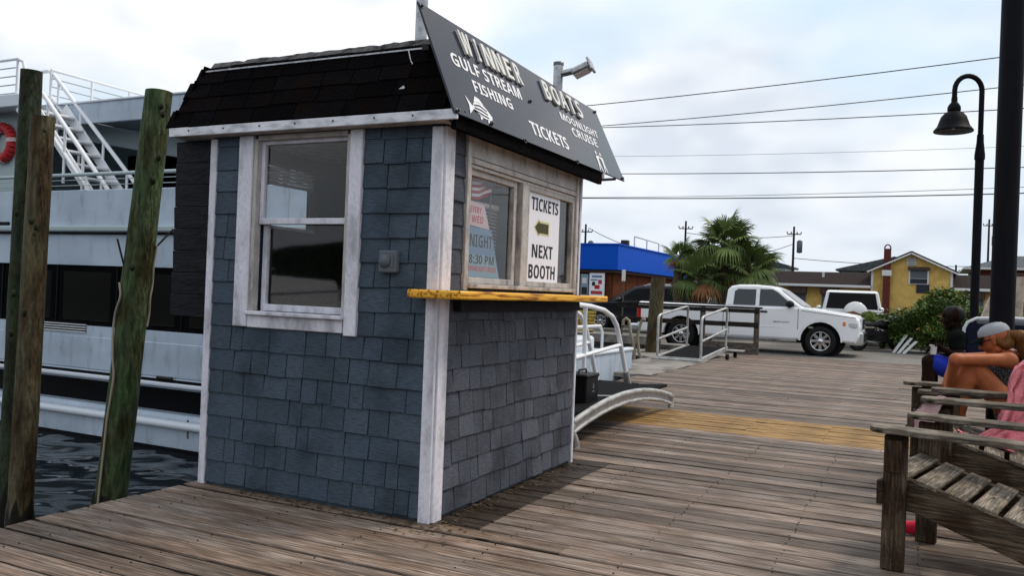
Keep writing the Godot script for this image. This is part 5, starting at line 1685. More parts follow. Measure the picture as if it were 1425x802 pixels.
func vehicles() -> void:
	var t := thing("pickup_truck", "silver-white crew cab pickup truck parked along the street beyond the dock", "truck", Vector3(-6.55, -0.02, -21.73))
	var sp := {"L": 5.33, "W": 1.86, "sill": 0.34, "wr": 0.35, "ar": 0.45, "wheels": [1.14, 4.44], "paint": mats["paint_silver"], "glass": mats["truck_glass"],
		"top": [[5.28, 0.50], [5.30, 0.72], [5.26, 0.88], [5.18, 0.97], [4.8, 1.03], [4.30, 1.10], [4.0, 1.13], [2.22, 1.10], [0.06, 1.12], [0.0, 1.08], [0.0, 0.5]],
		"cab": [[2.20, 1.09], [4.06, 1.11], [3.98, 1.16], [3.46, 1.54], [3.28, 1.61], [2.9, 1.635], [2.5, 1.625], [2.32, 1.585], [2.24, 1.50]],
		"windows": [[[2.40, 1.13], [2.93, 1.13], [2.93, 1.52], [2.50, 1.52], [2.42, 1.46]], [[3.02, 1.13], [3.84, 1.13], [3.44, 1.46], [3.32, 1.53], [3.02, 1.53]]],
		"screens": [[4.0, 1.15, 3.48, 1.53, -1.0], [2.2, 1.12, 2.24, 1.5, 1.0]]}
	car_shell(t, sp)
	var h := 0.93
	for sd in [-1.0, 1.0]:
		part("headlight", S().box(Vector3(5.10, 0.76, sd * 0.80), Vector3(0.34, 0.18, 0.28), 0.05, Basis(Vector3.UP, sd * -0.25)), mats["lamp_clear"], t)
		part("indicator", S().box(Vector3(4.95, 0.78, sd * 0.92), Vector3(0.08, 0.11, 0.05), 0.02), mats["lamp_amber"], t)
		part("tail_light", S().box(Vector3(0.05, 0.84, sd * 0.89), Vector3(0.12, 0.30, 0.10), 0.02), mats["lamp_red"], t)
		for x in [2.72, 3.14]:
			part("door_handle", S().box(Vector3(x, 0.99, sd * 0.935), Vector3(0.17, 0.045, 0.03), 0.01), mats["trim_black"], t)
		for e in [[2.33, 0.42, 1.09], [2.97, 0.40, 1.10], [3.93, 0.60, 1.10], [2.18, 0.42, 1.10]]:
			part("door_seam", S().box(Vector3(e[0], (e[1] + e[2]) / 2, sd * 0.9285), Vector3(0.012, e[2] - e[1], 0.006)), mats["trim_black"], t)
		part("badge", S().box(Vector3(4.22, 0.66, sd * 0.93), Vector3(0.10, 0.05, 0.006), 0.002), mats["chrome"], t)
		part("fuel_flap", S().box(Vector3(0.55, 0.93, sd * 0.9285), Vector3(0.14, 0.14, 0.005), 0.002), mats["paint_grey"], t)
		part("crease", S().box(Vector3(2.6, 0.64, sd * 0.929), Vector3(2.1, 0.02, 0.014), 0.004), mats["paint_silver"], t)
		part("fog_light", S().ball(Vector3(5.27, 0.42, sd * 0.70), Vector3(0.05, 0.07, 0.07), 10, 6), mats["trim_black"], t)
		part("rocker", S().box(Vector3(2.8, 0.335, sd * 0.90), Vector3(2.2, 0.07, 0.05), 0.012), mats["chrome"], t)
		var fl := S()
		for k in 12:
			var a0 := PI * k / 12.0
			var a1 := PI * (k + 1) / 12.0
			for xc in [1.14, 4.44]:
				fl.bar(Vector3(xc + cos(a0) * 0.465, 0.35 + sin(a0) * 0.465, sd * 0.925), Vector3(xc + cos(a1) * 0.465, 0.35 + sin(a1) * 0.465, sd * 0.925), 0.03, 0.03, 0.0, Vector3.BACK)
		part("arch_lip", fl, mats["paint_silver"], t)
	mirrors(t, 3.74, 1.19, h - 0.06, mats["trim_black"])
	part("front_bumper", S().slab(PackedVector2Array([Vector2(-0.90, 4.98), Vector2(-0.90, 5.20), Vector2(-0.7, 5.36), Vector2(0.7, 5.36), Vector2(0.90, 5.20), Vector2(0.90, 4.98)]), [[0.30, 0.02], [0.34, 0.0], [0.56, 0.0], [0.60, 0.03]], Transform3D(Basis(Vector3.BACK, Vector3.RIGHT, Vector3.UP), Vector3.ZERO)), mats["chrome"], t)
	part("rear_bumper", S().box(Vector3(-0.10, 0.45, 0), Vector3(0.26, 0.20, 1.7), 0.05), mats["chrome"], t)
	part("grille", S().box(Vector3(5.27, 0.78, 0), Vector3(0.08, 0.30, 1.02), 0.03), mats["chrome"], t)
	for k in 2:
		for j in 2:
			part("grille_gap", S().box(Vector3(5.305, 0.71 + 0.14 * k, -0.24 + 0.48 * j), Vector3(0.02, 0.10, 0.42), 0.008), mats["trim_black"], t)
	part("tailgate_seam", S().box(Vector3(-0.004, 0.80, 0), Vector3(0.01, 0.5, 1.4)), mats["trim_black"], t)
	part("bed_cover", S().box(Vector3(1.1, 1.122, 0), Vector3(2.1, 0.02, 1.6), 0.005), mats["trim_black"], t)
	part("wiper_cowl", S().box(Vector3(4.03, 1.125, 0), Vector3(0.14, 0.02, 1.5), 0.006), mats["trim_black"], t)
	part("hood_line", S().box(Vector3(4.6, 0.985, 0.926), Vector3(1.2, 0.012, 0.008), 0.0, Basis(Vector3.BACK, -0.10)), mats["trim_black"], t)
	lettering("door_script", "HEAVY DUTY", Vector3(3.55, 0.76, 0.932), Vector3.RIGHT, Vector3.UP, 0.36, 0.035, 0.004, mats["plastic_grey"], t)
	# dark estate behind it, facing the other way
	var suv := {"L": 4.9, "W": 1.85, "sill": 0.28, "wr": 0.34, "ar": 0.41, "wheels": [1.05, 3.9], "paint": mats["paint_dark"],
		"top": [[4.88, 0.55], [4.84, 0.82], [4.6, 0.96], [3.7, 1.05], [0.05, 1.06], [0.0, 0.9], [0.02, 0.5]],
		"cab": [[0.06, 1.05], [3.72, 1.05], [3.62, 1.10], [2.75, 1.58], [2.4, 1.66], [0.5, 1.66], [0.25, 1.60], [0.08, 1.12]],
		"windows": [[[2.0, 1.10], [3.30, 1.10], [2.62, 1.52], [2.0, 1.56]], [[1.05, 1.10], [1.92, 1.10], [1.92, 1.57], [1.05, 1.57]], [[0.28, 1.10], [0.96, 1.10], [0.96, 1.56], [0.42, 1.55]]],
		"screens": [[3.64, 1.10, 2.78, 1.57, -1.0], [0.10, 1.12, 0.26, 1.58, 1.0]]}
	var a := thing("dark_estate_car", "black large estate car parked before the blue-fascia shop", "car", Vector3(-6.45, -0.035, -29.4), PI)
	car_shell(a, suv)
	mirrors(a, 3.2, 1.12, 0.90, mats["paint_dark"])
	for sd in [-1.0, 1.0]:
		part("side_strip", S().box(Vector3(2.4, 0.50, sd * 0.926), Vector3(3.4, 0.05, 0.02), 0.008), mats["paint_grey"], a)
		part("roof_rack", S().tube([Vector3(0.6, 1.67, sd * 0.62), Vector3(0.7, 1.71, sd * 0.62), Vector3(2.2, 1.71, sd * 0.62), Vector3(2.3, 1.67, sd * 0.62)], 0.018, 6), mats["chrome"], a)
		part("headlight", S().box(Vector3(4.80, 0.78, sd * 0.72), Vector3(0.12, 0.14, 0.3), 0.03), mats["lamp_clear"], a)
	part("roof_skin", S().box(Vector3(1.45, 1.662, 0), Vector3(1.9, 0.012, 1.2), 0.004), mats["paint_white"], a)
	part("bumper", S().box(Vector3(4.86, 0.42, 0), Vector3(0.14, 0.2, 1.6), 0.04), mats["paint_grey"], a)
	# white off-roader half hidden behind the truck's bonnet
	var wsp: Dictionary = suv.duplicate(true)
	wsp.L = 4.3
	wsp.paint = mats["paint_white"]
	wsp.wheels = [0.9, 3.4]
	wsp.top = [[4.28, 0.55], [4.24, 0.86], [4.0, 0.98], [3.2, 1.06], [0.05, 1.06], [0.0, 0.9], [0.02, 0.5]]
	wsp.cab = [[0.04, 1.05], [3.22, 1.05], [3.14, 1.10], [2.45, 1.62], [2.2, 1.70], [0.35, 1.70], [0.14, 1.64], [0.05, 1.12]]
	wsp.windows = [[[1.7, 1.10], [2.85, 1.10], [2.3, 1.56], [1.7, 1.60]], [[0.85, 1.10], [1.62, 1.10], [1.62, 1.61], [0.85, 1.61]], [[0.2, 1.10], [0.76, 1.10], [0.76, 1.60], [0.3, 1.60]]]
	wsp.screens = [[3.16, 1.10, 2.48, 1.61, -1.0], [0.06, 1.12, 0.13, 1.62, 1.0]]
	var w := thing("white_off_roader", "white off-road car with round spare wheel on its back, behind the truck's bonnet", "car", Vector3(-1.95, -0.04, -28.0), PI * 0.53)
	car_shell(w, wsp)
	mirrors(w, 2.75, 1.12, 0.90, mats["paint_white"])
	part("spare_wheel", S().lathe([Vector2(0.34, -0.1), Vector2(0.36, 0.0), Vector2(0.34, 0.10), Vector2(0.1, 0.13), Vector2(0, 0.13)], Vector3(-0.12, 1.0, 0.1), 24, 1, Basis(Vector3.UP, Vector3.LEFT, Vector3.BACK)), mats["paint_white"], w)
	for sd in [-1.0, 1.0]:
		part("tail_light", S().box(Vector3(0.03, 0.85, sd * 0.84), Vector3(0.06, 0.25, 0.10), 0.015), mats["lamp_red"], w)
	# other parked cars, mostly hidden
	for e in [["grey_pickup", "grey pickup between the dark estate car and the palms", "truck", Vector3(-8.3, -0.035, -32.6), 0.0, "paint_grey"], ["white_car", "white car showing under the palm fronds beside the truck's cab", "car", Vector3(-9.7, -0.035, -35.6), 0.0, "paint_white"], ["white_car", "white car at the lot's edge seen between the street lamp and the black pole", "car", Vector3(1.8, -0.035, -33.5), 0.0, "paint_white"]]:
		var c := thing(e[0], e[1], e[2], e[3], e[4])
		var q: Dictionary = suv.duplicate(true)
		q.paint = mats[e[5]]
		if e[0] == "grey_pickup":
			q.cab = [[1.9, 1.05], [3.72, 1.05], [3.62, 1.10], [2.95, 1.55], [2.7, 1.62], [2.1, 1.62], [1.96, 1.55]]
			q.windows = [[[2.1, 1.10], [3.35, 1.10], [2.85, 1.48], [2.1, 1.54]]]
			q.screens = [[3.64, 1.10, 2.97, 1.54, -1.0]]
		car_shell(c, q)
		mirrors(c, 3.2, 1.12, 0.90, q.paint)
	# motorcycle beside the bush
	var m := thing("motorcycle", "dark motorcycle parked between the truck's bumper and the bush", "motorcycle", Vector3(-1.05, -0.04, -25.0), 0.75)
	for x in [-0.65, 0.65]:
		var wv := Node3D.new()
		wv.name = "wheel"
		m.add_child(wv, true)
		wv.position = Vector3(x, 0.30, 0)
		var ax := Basis(Vector3.RIGHT, Vector3.BACK, Vector3.DOWN)
		part("tyre", S().lathe([Vector2(0.21, -0.05), Vector2(0.28, -0.055), Vector2(0.30, 0), Vector2(0.28, 0.055), Vector2(0.21, 0.05), Vector2(0.21, -0.05)], Vector3(), 20, 1, ax), mats["tyre"], wv)
		part("hub", S().lathe([Vector2(0.2, -0.02), Vector2(0.2, 0.02), Vector2(0.06, 0.04), Vector2(0, 0.04)], Vector3(), 16, 1, ax), mats["steel"], wv)
	part("engine", S().box(Vector3(0.02, 0.40, 0), Vector3(0.45, 0.34, 0.30), 0.05), mats["trim_black"], m)
	part("tank", S().ball(Vector3(0.18, 0.76, 0), Vector3(0.30, 0.14, 0.16)), mats["paint_dark"], m)
	part("seat", S().ball(Vector3(-0.35, 0.74, 0), Vector3(0.38, 0.08, 0.16)), mats["seat_dark"], m)
	part("fork", S().tube([Vector3(0.65, 0.30, 0.09), Vector3(0.42, 0.95, 0.09)], 0.028).tube([Vector3(0.65, 0.30, -0.09), Vector3(0.42, 0.95, -0.09)], 0.028), mats["chrome"], m)
	part("handlebar", S().tube([Vector3(0.25, 1.02, 0.40), Vector3(0.38, 1.02, 0.25), Vector3(0.42, 0.96, 0), Vector3(0.38, 1.02, -0.25), Vector3(0.25, 1.02, -0.40)], 0.02), mats["chrome"], m)
	part("headlight", S().ball(Vector3(0.56, 0.86, 0), Vector3(0.10, 0.11, 0.11)), mats["chrome"], m)
	for sd in [-1.0, 1.0]:
		part("exhaust", S().tube([Vector3(0.1, 0.32, sd * 0.16), Vector3(-0.3, 0.26, sd * 0.2), Vector3(-0.85, 0.34, sd * 0.2)], [0.03, 0.05, 0.055]), mats["chrome"], m)
		part("pannier", S().box(Vector3(-0.55, 0.55, sd * 0.24), Vector3(0.42, 0.28, 0.16), 0.04), mats["box_black"], m)
		part("mirror", S().ball(Vector3(0.34, 1.16, sd * 0.34), Vector3(0.02, 0.05, 0.07), 8, 6), mats["chrome"], m)
	var lb := thing("white_trestle", "folded white trestle boards leaning beside the motorcycle", "boards", Vector3(-0.45, -0.05, -24.6))
	for k in 3:
		part("board", S().bar(Vector3(-0.2 + 0.12 * k, 0.02, 0.1 * k), Vector3(0.10 + 0.12 * k, 0.52 - 0.08 * k, -0.2 + 0.1 * k), 0.12, 0.02, 0.003), mats["fascia_white"], lb)


# ---------- plants ----------
func fan_leaf(sd: int, droop: float) -> ArrayMesh:
	# a palmetto frond: stalk along +X, then a pleated fan of narrow blades
	var r := RandomNumberGenerator.new()
	r.seed = sd
	var s := S()
	s.tube([Vector3(), Vector3(0.25, 0.02, 0), Vector3(0.5, 0.0, 0)], [0.02, 0.014, 0.010], 5)
	var hub := Vector3(0.5, 0, 0)
	var nb := 30
	for k in nb:
		var a := lerpf(-2.3, 2.3, float(k) / (nb - 1)) + r.randf_range(-0.03, 0.03)
		var l := (0.66 - 0.10 * absf(a)) * r.randf_range(0.85, 1.1)
		var d := Vector3(cos(a), 0, sin(a))
		var side := Vector3(-sin(a), 0, cos(a))
		var w := 0.030
		var fold := Vector3(0, 0.012, 0)
		var p0 := hub
		var p1 := hub + d * l * 0.5 + Vector3(0, -0.06 * l * droop - 0.10 * (1.0 - cos(a)) * l, 0)
		var p2 := hub + d * l * 0.82 + Vector3(0, -0.22 * l * droop - 0.16 * (1.0 - cos(a)) * l, 0)
		var p3 := hub + d * l * 0.98 + Vector3(0, -(0.42 + r.randf() * 0.3) * l * droop - 0.2 * (1.0 - cos(a)) * l, 0)
		for sg in [-1.0, 1.0]:
			s.tri(p0, p1 + side * w * sg, p1 + fold)
			s.quad(p1 + fold, p1 + side * w * sg, p2 + side * w * 0.7 * sg, p2 + fold)
			s.tri(p2 + fold, p2 + side * w * 0.7 * sg, p3)
	return s.mesh()


func palm(label: String, at: Vector3, trunk: float, size: float, count: int, leaves: Array, sd: int) -> void:
	var o := thing("fan_palm", label, "palm", at, 0.0, "fan palms behind the truck")
	rng.seed = sd
	var pts := []
	var rad := []
	for k in 9:
		pts.append(Vector3(0.05 * sin(k * 0.9), trunk * k / 8.0, 0.04 * cos(k * 1.3)))
		rad.append(0.16 + 0.025 * (k % 2))
	part("trunk", S().tube(pts, rad, 12), mats["bark"], o)
	for k in count:
		var f := (k + 0.5) / count
		var el := lerpf(1.45, -0.72, pow(f, 0.85)) + rng.randf_range(-0.12, 0.12)
		var az := k * 2.39996 + rng.randf_range(-0.2, 0.2)
		var b := Basis(Vector3.UP, az) * Basis(Vector3.BACK, el) * Basis(Vector3.RIGHT, rng.randf_range(-0.5, 0.5))
		var dead := f > 0.86 and rng.randf() < 0.6
		var m: Material = mats["leaf_dead"] if dead else mats[["leaf_palm", "leaf_palm_1", "leaf_palm_2"][rng.randi() % 3]]
		part("frond", leaves[(2 if f > 0.6 else rng.randi() % 2)], m, o, Transform3D(b.scaled(Vector3.ONE * size * rng.randf_range(0.85, 1.1)), Vector3(0, trunk + 0.05, 0)))


func plants() -> void:
	var leaves := [fan_leaf(1, 0.35), fan_leaf(2, 0.6), fan_leaf(3, 1.3)]
	palm("tallest fan palm, its round crown rising above the others", Vector3(-5.75, -0.05, -27.3), 3.05, 0.98, 30, leaves, 301)
	palm("lower fan palm with orange dead fronds, left of the tall one", Vector3(-6.35, -0.05, -26.9), 1.95, 0.95, 26, leaves, 302)
	palm("lower fan palm right of the tall one, above the truck's cab", Vector3(-5.05, -0.05, -27.6), 2.25, 1.05, 28, leaves, 303)
	palm("small fan palm at the left edge of the palm clump", Vector3(-7.05, -0.05, -26.7), 2.55, 0.62, 14, leaves, 304)
	# feather palm by the truck's bonnet
	var fp := thing("feather_palm", "young yellow-green feather palm behind the truck's headlight", "palm", Vector3(-1.55, -0.05, -26.2))
	rng.seed = 61
	part("stem", S().tube([Vector3(0, 0, 0), Vector3(0.03, 0.45, 0), Vector3(0, 0.8, 0)], [0.10, 0.08, 0.06]), mats["bark"], fp)
	for k in 13:
		var az := TAU * k / 13.0 + rng.randf_range(-0.2, 0.2)
		var len := rng.randf_range(0.95, 1.35)
		var rise := rng.randf_range(0.55, 1.15)
		var d := Vector3(cos(az), 0, sin(az))
		var side := Vector3(-sin(az), 0, cos(az))
		var spine := []
		for j in 13:
			var f := j / 12.0
			spine.append(Vector3(0, 0.75, 0) + d * len * f * 0.85 + Vector3(0, len * (rise * f - 0.95 * f * f), 0))
		var s := S().tube(spine, 0.010, 5)
		for j in range(2, 13):
			for q in 3:
				var f := (j - q / 3.0) / 12.0
				var p: Vector3 = spine[j].lerp(spine[j - 1], q / 3.0)
				var ll := 0.30 * sin(PI * clampf(f * 0.9 + 0.1, 0, 1)) + 0.05
				for sg in [-1.0, 1.0]:
					var tip: Vector3 = p + side * sg * ll + d * ll * 0.45 + Vector3(0, -ll * 0.35 - rng.randf() * 0.05, 0)
					var mid: Vector3 = p.lerp(tip, 0.5) + Vector3(0, 0.03, 0)
					s.quad(p, mid - d * 0.012, tip, mid + d * 0.012)
		part("frond", s, mats["leaf_small_palm"] if k % 4 else mats["leaf_dead"], fp)
	# big rounded bush
	bush("big leafy green bush at the street's edge in front of the yellow house", Vector3(0.42, -0.05, -25.3), Vector3(1.45, 1.78, 1.1), 17000, 71, 0.95)
	bush("low yellowish shrub between the feather palm and the big bush", Vector3(-1.0, -0.05, -26.8), Vector3(0.55, 0.95, 0.5), 1500, 72, 1.5)
	bush("leafy shrub behind the street lamp, right of the big bush", Vector3(1.9, -0.05, -27.5), Vector3(1.3, 1.35, 0.8), 4200, 73, 1.15)


func bush(label: String, at: Vector3, size: Vector3, count: int, sd: int, bright: float) -> void:
	var o := thing("bush", label, "bush", at)
	rng.seed = sd
	var nz := noise(sd, 1.1, 3)
	var st := S()
	for k in 14:
		var a := rng.randf() * TAU
		var d := Vector3(cos(a) * size.x * 0.55, size.y * rng.randf_range(0.5, 0.85), sin(a) * size.z * 0.55)
		st.tube([Vector3(d.x * 0.1, 0, d.z * 0.1), Vector3(d.x * 0.5, d.y * 0.55, d.z * 0.5), d], [0.025, 0.016, 0.006], 5)
	part("stems", st, mats["bark"], o)
	var lf := S()
	for sg in [-1.0, 1.0]:
		lf.tri(Vector3(0, 0, 0), Vector3(0.03 * sg, 0.012, 0.045), Vector3(0, 0, 0.055))
		lf.tri(Vector3(0, 0, 0.055), Vector3(0.03 * sg, 0.012, 0.045), Vector3(0, -0.012, 0.12))
	var mm := MultiMesh.new()
	mm.transform_format = MultiMesh.TRANSFORM_3D
	mm.use_colors = true
	mm.mesh = lf.mesh()
	mm.instance_count = count
	var clumps := []
	for k in 34:
		var dir := Vector3(rng.randfn(), rng.randfn() * 0.8 + 0.25, rng.randfn()).normalized()
		clumps.append([Vector3(dir.x, clampf(dir.y - 0.12, -0.95, 1.0), dir.z) * rng.randf_range(0.5, 0.86), rng.randf_range(0.20, 0.40), rng.randf_range(0.65, 1.35)])
	for i in count:
		var c: Array = clumps[rng.randi() % clumps.size()]
		var dir := Vector3(rng.randfn(), rng.randfn(), rng.randfn()).normalized()
		var p: Vector3 = c[0] + dir * c[1] * pow(rng.randf(), 0.4)
		if rng.randf() < 0.05:
			p *= rng.randf_range(1.05, 1.25)
		p *= 1.0 + 0.22 * nz.get_noise_3dv(p * 1.8)
		var q := Vector3(p.x * size.x, absf(size.y * 0.50 + p.y * size.y * 0.54) + 0.04, p.z * size.z)
		var b := Basis(Vector3.UP, rng.randf() * TAU) * Basis(Vector3.RIGHT, rng.randf_range(-0.9, 0.7)) * Basis(Vector3.BACK, rng.randf_range(-0.6, 0.6))
		mm.set_instance_transform(i, Transform3D(b.scaled(Vector3.ONE * rng.randf_range(0.6, 1.15)), q))
		var k: float = c[2] * rng.randf_range(0.7, 1.3) * bright
		mm.set_instance_color(i, Color(k * rng.randf_range(0.85, 1.25), k, k * rng.randf_range(0.7, 1.1)))
	var mi := MultiMeshInstance3D.new()
	mi.name = "leaves"
	mi.multimesh = mm
	mi.material_override = mats["leaf_bush"]
	o.add_child(mi)
	mi.set_meta("kind", "stuff")


# ---------- poles, wires, lamps ----------
func wires_and_poles() -> void:
	var lp := thing("street_lamp", "black street lamp with a bell shade on a hooked arm", "street lamp", Vector3(0.64, 0, -13.1))
	var P := mats["pole_black"] as Material
	part("base", S().lathe([Vector2(0.14, 0), Vector2(0.14, 0.06), Vector2(0.09, 0.12), Vector2(0.075, 0.35), Vector2(0.06, 0.4)], Vector3(), 18), P, lp)
	part("pole", S().tube([Vector3(0, 0.3, 0), Vector3(0, 3.28, 0)], [0.058, 0.056], 16), P, lp)
	part("collar", S().lathe([Vector2(0.066, 3.26), Vector2(0.066, 3.32), Vector2(0.045, 3.50), Vector2(0.042, 3.6)], Vector3(), 16), P, lp)
	var d := Vector3(-0.905, 0, 0.42)
	var pts := [Vector3(0, 3.5, 0), Vector3(0, 4.17, 0)]
	for k in 13:
		var a := PI * k / 12.0
		pts.append(Vector3(0, 4.20, 0) + d * (0.185 - 0.185 * cos(a)) + Vector3(0, 0.20 * sin(a), 0))
	pts.append(Vector3(0, 4.06, 0) + d * 0.37)
	part("arm", S().tube(pts, 0.034, 12), P, lp)
	var c := d * 0.37
	part("shade", S().lathe([Vector2(0.245, 3.625), Vector2(0.252, 3.64), Vector2(0.238, 3.66), Vector2(0.205, 3.70), Vector2(0.185, 3.76), Vector2(0.16, 3.83), Vector2(0.11, 3.89), Vector2(0.07, 3.905)], c, 28), P, lp)
	part("shade_inside", S().lathe([Vector2(0.238, 3.628), Vector2(0.16, 3.72), Vector2(0.05, 3.85)], c, 28), mats["plastic_grey"], lp)
	part("cap", S().lathe([Vector2(0.072, 3.90), Vector2(0.085, 3.92), Vector2(0.082, 3.97), Vector2(0.06, 4.01), Vector2(0.04, 4.03), Vector2(0.038, 4.10)], c, 18), P, lp)
	part("bulb", S().ball(c + Vector3(0, 3.74, 0), Vector3(0.05, 0.08, 0.05)), mats["lamp_clear"], lp)
	var bp := thing("black_pole", "thick plain black pole rising out of sight beside the woman", "pole", Vector3(0.505, 0, -6.81))
	part("pole", S().tube([Vector3(0, 0, 0), Vector3(0, 1.1, 0.0), Vector3(0.012, 6.0, 0)], [0.080, 0.079, 0.076], 20), P, bp)
	part("base_flange", S().lathe([Vector2(0.15, 0), Vector2(0.15, 0.02), Vector2(0.09, 0.03), Vector2(0.085, 0.10)], Vector3(), 20), P, bp)
	# utility poles
	for e in [["wooden utility pole with a grey transformer behind the low houses", Vector3(-8.37, 0, -62.6), 6.65, 5.2, 1.0], ["thin wooden utility pole behind the palms", Vector3(-15.3, 0, -59.2), 6.75, 0.0, -1.0], ["wooden utility pole with transformer at the edge of the counter window", Vector3(-21.7, 0, -56.1), 6.25, 4.6, 1.0], ["tall utility pole with transformer between the lamp post and the black pole", Vector3(4.785, 0, -80.2), 8.8, 7.0, 1.0], ["short utility pole top showing over the gabled house roof", Vector3(2.3, 0, -75.0), 4.7, 0.0, 1.0]]:
		var u := thing("utility_pole", e[0], "utility pole", e[1], 0.3, "utility poles along the street")
		part("pole", S().tube([Vector3(0, 0, 0), Vector3(0, e[2], 0)], [0.11, 0.07], 10), mats["pole_wood"], u)
		part("crossarm", S().box(Vector3(0, e[2] - 0.55, 0.1), Vector3(0.95, 0.075, 0.07), 0.01), mats["pole_wood"], u)
		for x in [-0.48, -0.2, 0.2, 0.48]:
			part("insulator", S().lathe([Vector2(0.04, 0), Vector2(0.05, 0.06), Vector2(0.02, 0.14)], Vector3(x, e[2] - 0.5, 0.1), 8), mats["plastic_grey"], u)
		if e[3] > 0:
			part("transformer", S().lathe([Vector2(0.0, -0.45), Vector2(0.19, -0.40), Vector2(0.20, 0.38), Vector2(0.1, 0.48), Vector2(0, 0.5)], Vector3(0.40 * e[4], e[3], 0.1), 12), mats["plastic_grey"], u)
	# wires across the sky: each a cable of its own
	var W := [[Vector3(-17.76, 12.535, -46.9), Vector3(2.916, 13.258, -45.86), 0.026, "topmost overhead cable, rising to the right across the sky"],
		[Vector3(-17.718, 11.254, -46.93), Vector3(2.962, 11.823, -45.89), 0.024, "second overhead cable from the top, passing behind the lamp's arm"],
		[Vector3(-17.716, 11.169, -46.93), Vector3(2.996, 10.764, -45.91), 0.024, "overhead cable passing at the height of the lamp's shade"],
		[Vector3(-17.66, 9.46, -46.97), Vector3(3.054, 8.987, -45.95), 0.009, "faint thin cable below the lamp's shade"],
		[Vector3(-17.627, 8.436, -46.99), Vector3(3.086, 7.997, -45.97), 0.024, "dark level cable just under the sign's lower right corner"],
		[Vector3(-17.584, 7.03, -47.02), Vector3(3.10, 7.04, -45.99), 0.014, "grey cable just above the lowest dark cable"],
		[Vector3(-17.582, 6.98, -47.02), Vector3(3.126, 6.767, -46.0), 0.030, "lowest thick dark cable over the palms"]]
	for w in W:
		var pp := []
		for k in 25:
			var f := lerpf(-0.55, 2.6, k / 24.0)
			var p: Vector3 = w[0].lerp(w[1], f)
			p.y += 0.35 * (pow(f - 0.5, 2.0) - 0.25)
			pp.append(p)
		single("overhead_cable", S().tube(pp, w[2], 6), mats["wire"], w[3], "cable", "overhead cables above the street")
	for e in [[Vector3(-21.5, 6.0, -56.1), Vector3(-12.0, 3.4, -43.0), "thin drop wire falling from the utility pole to the blue-fascia shop"], [Vector3(-15.2, 5.9, -59.2), Vector3(-8.4, 6.0, -62.6), "drooping wire between the two utility poles behind the palms"], [Vector3(-8.4, 5.4, -62.6), Vector3(-13.0, 3.6, -55.0), "drop wire falling leftwards from the transformer pole"], [Vector3(-8.4, 4.4, -62.6), Vector3(6.0, 4.3, -66.0), "low wire running right from the transformer pole behind the house roofs"]]:
		var pp := []
		for k in 13:
			var f := k / 12.0
			var p: Vector3 = e[0].lerp(e[1], f)
			p.y -= 0.5 * 4.0 * f * (1.0 - f) * 0.5
			pp.append(p)
		single("service_wire", S().tube(pp, 0.022, 5), mats["wire"], e[2], "wire", "service wires behind the street")
	var bg := thing("beige_stand", "tall tapered beige stand behind the black pole", "stand", Vector3(0, 0, -16.0))
	part("panel", S().slab(PackedVector2Array([Vector2(0.50, 0.0), Vector2(1.44, 0.0), Vector2(1.485, 1.79), Vector2(1.13, 1.79)]), [[-0.16, 0.02], [-0.14, 0.0], [0.14, 0.0], [0.16, 0.02]]), mats["beige"], bg)
	part("cap_board", S().box(Vector3(1.32, 1.80, 0), Vector3(0.42, 0.04, 0.36), 0.008), mats["awning_brown"], bg)


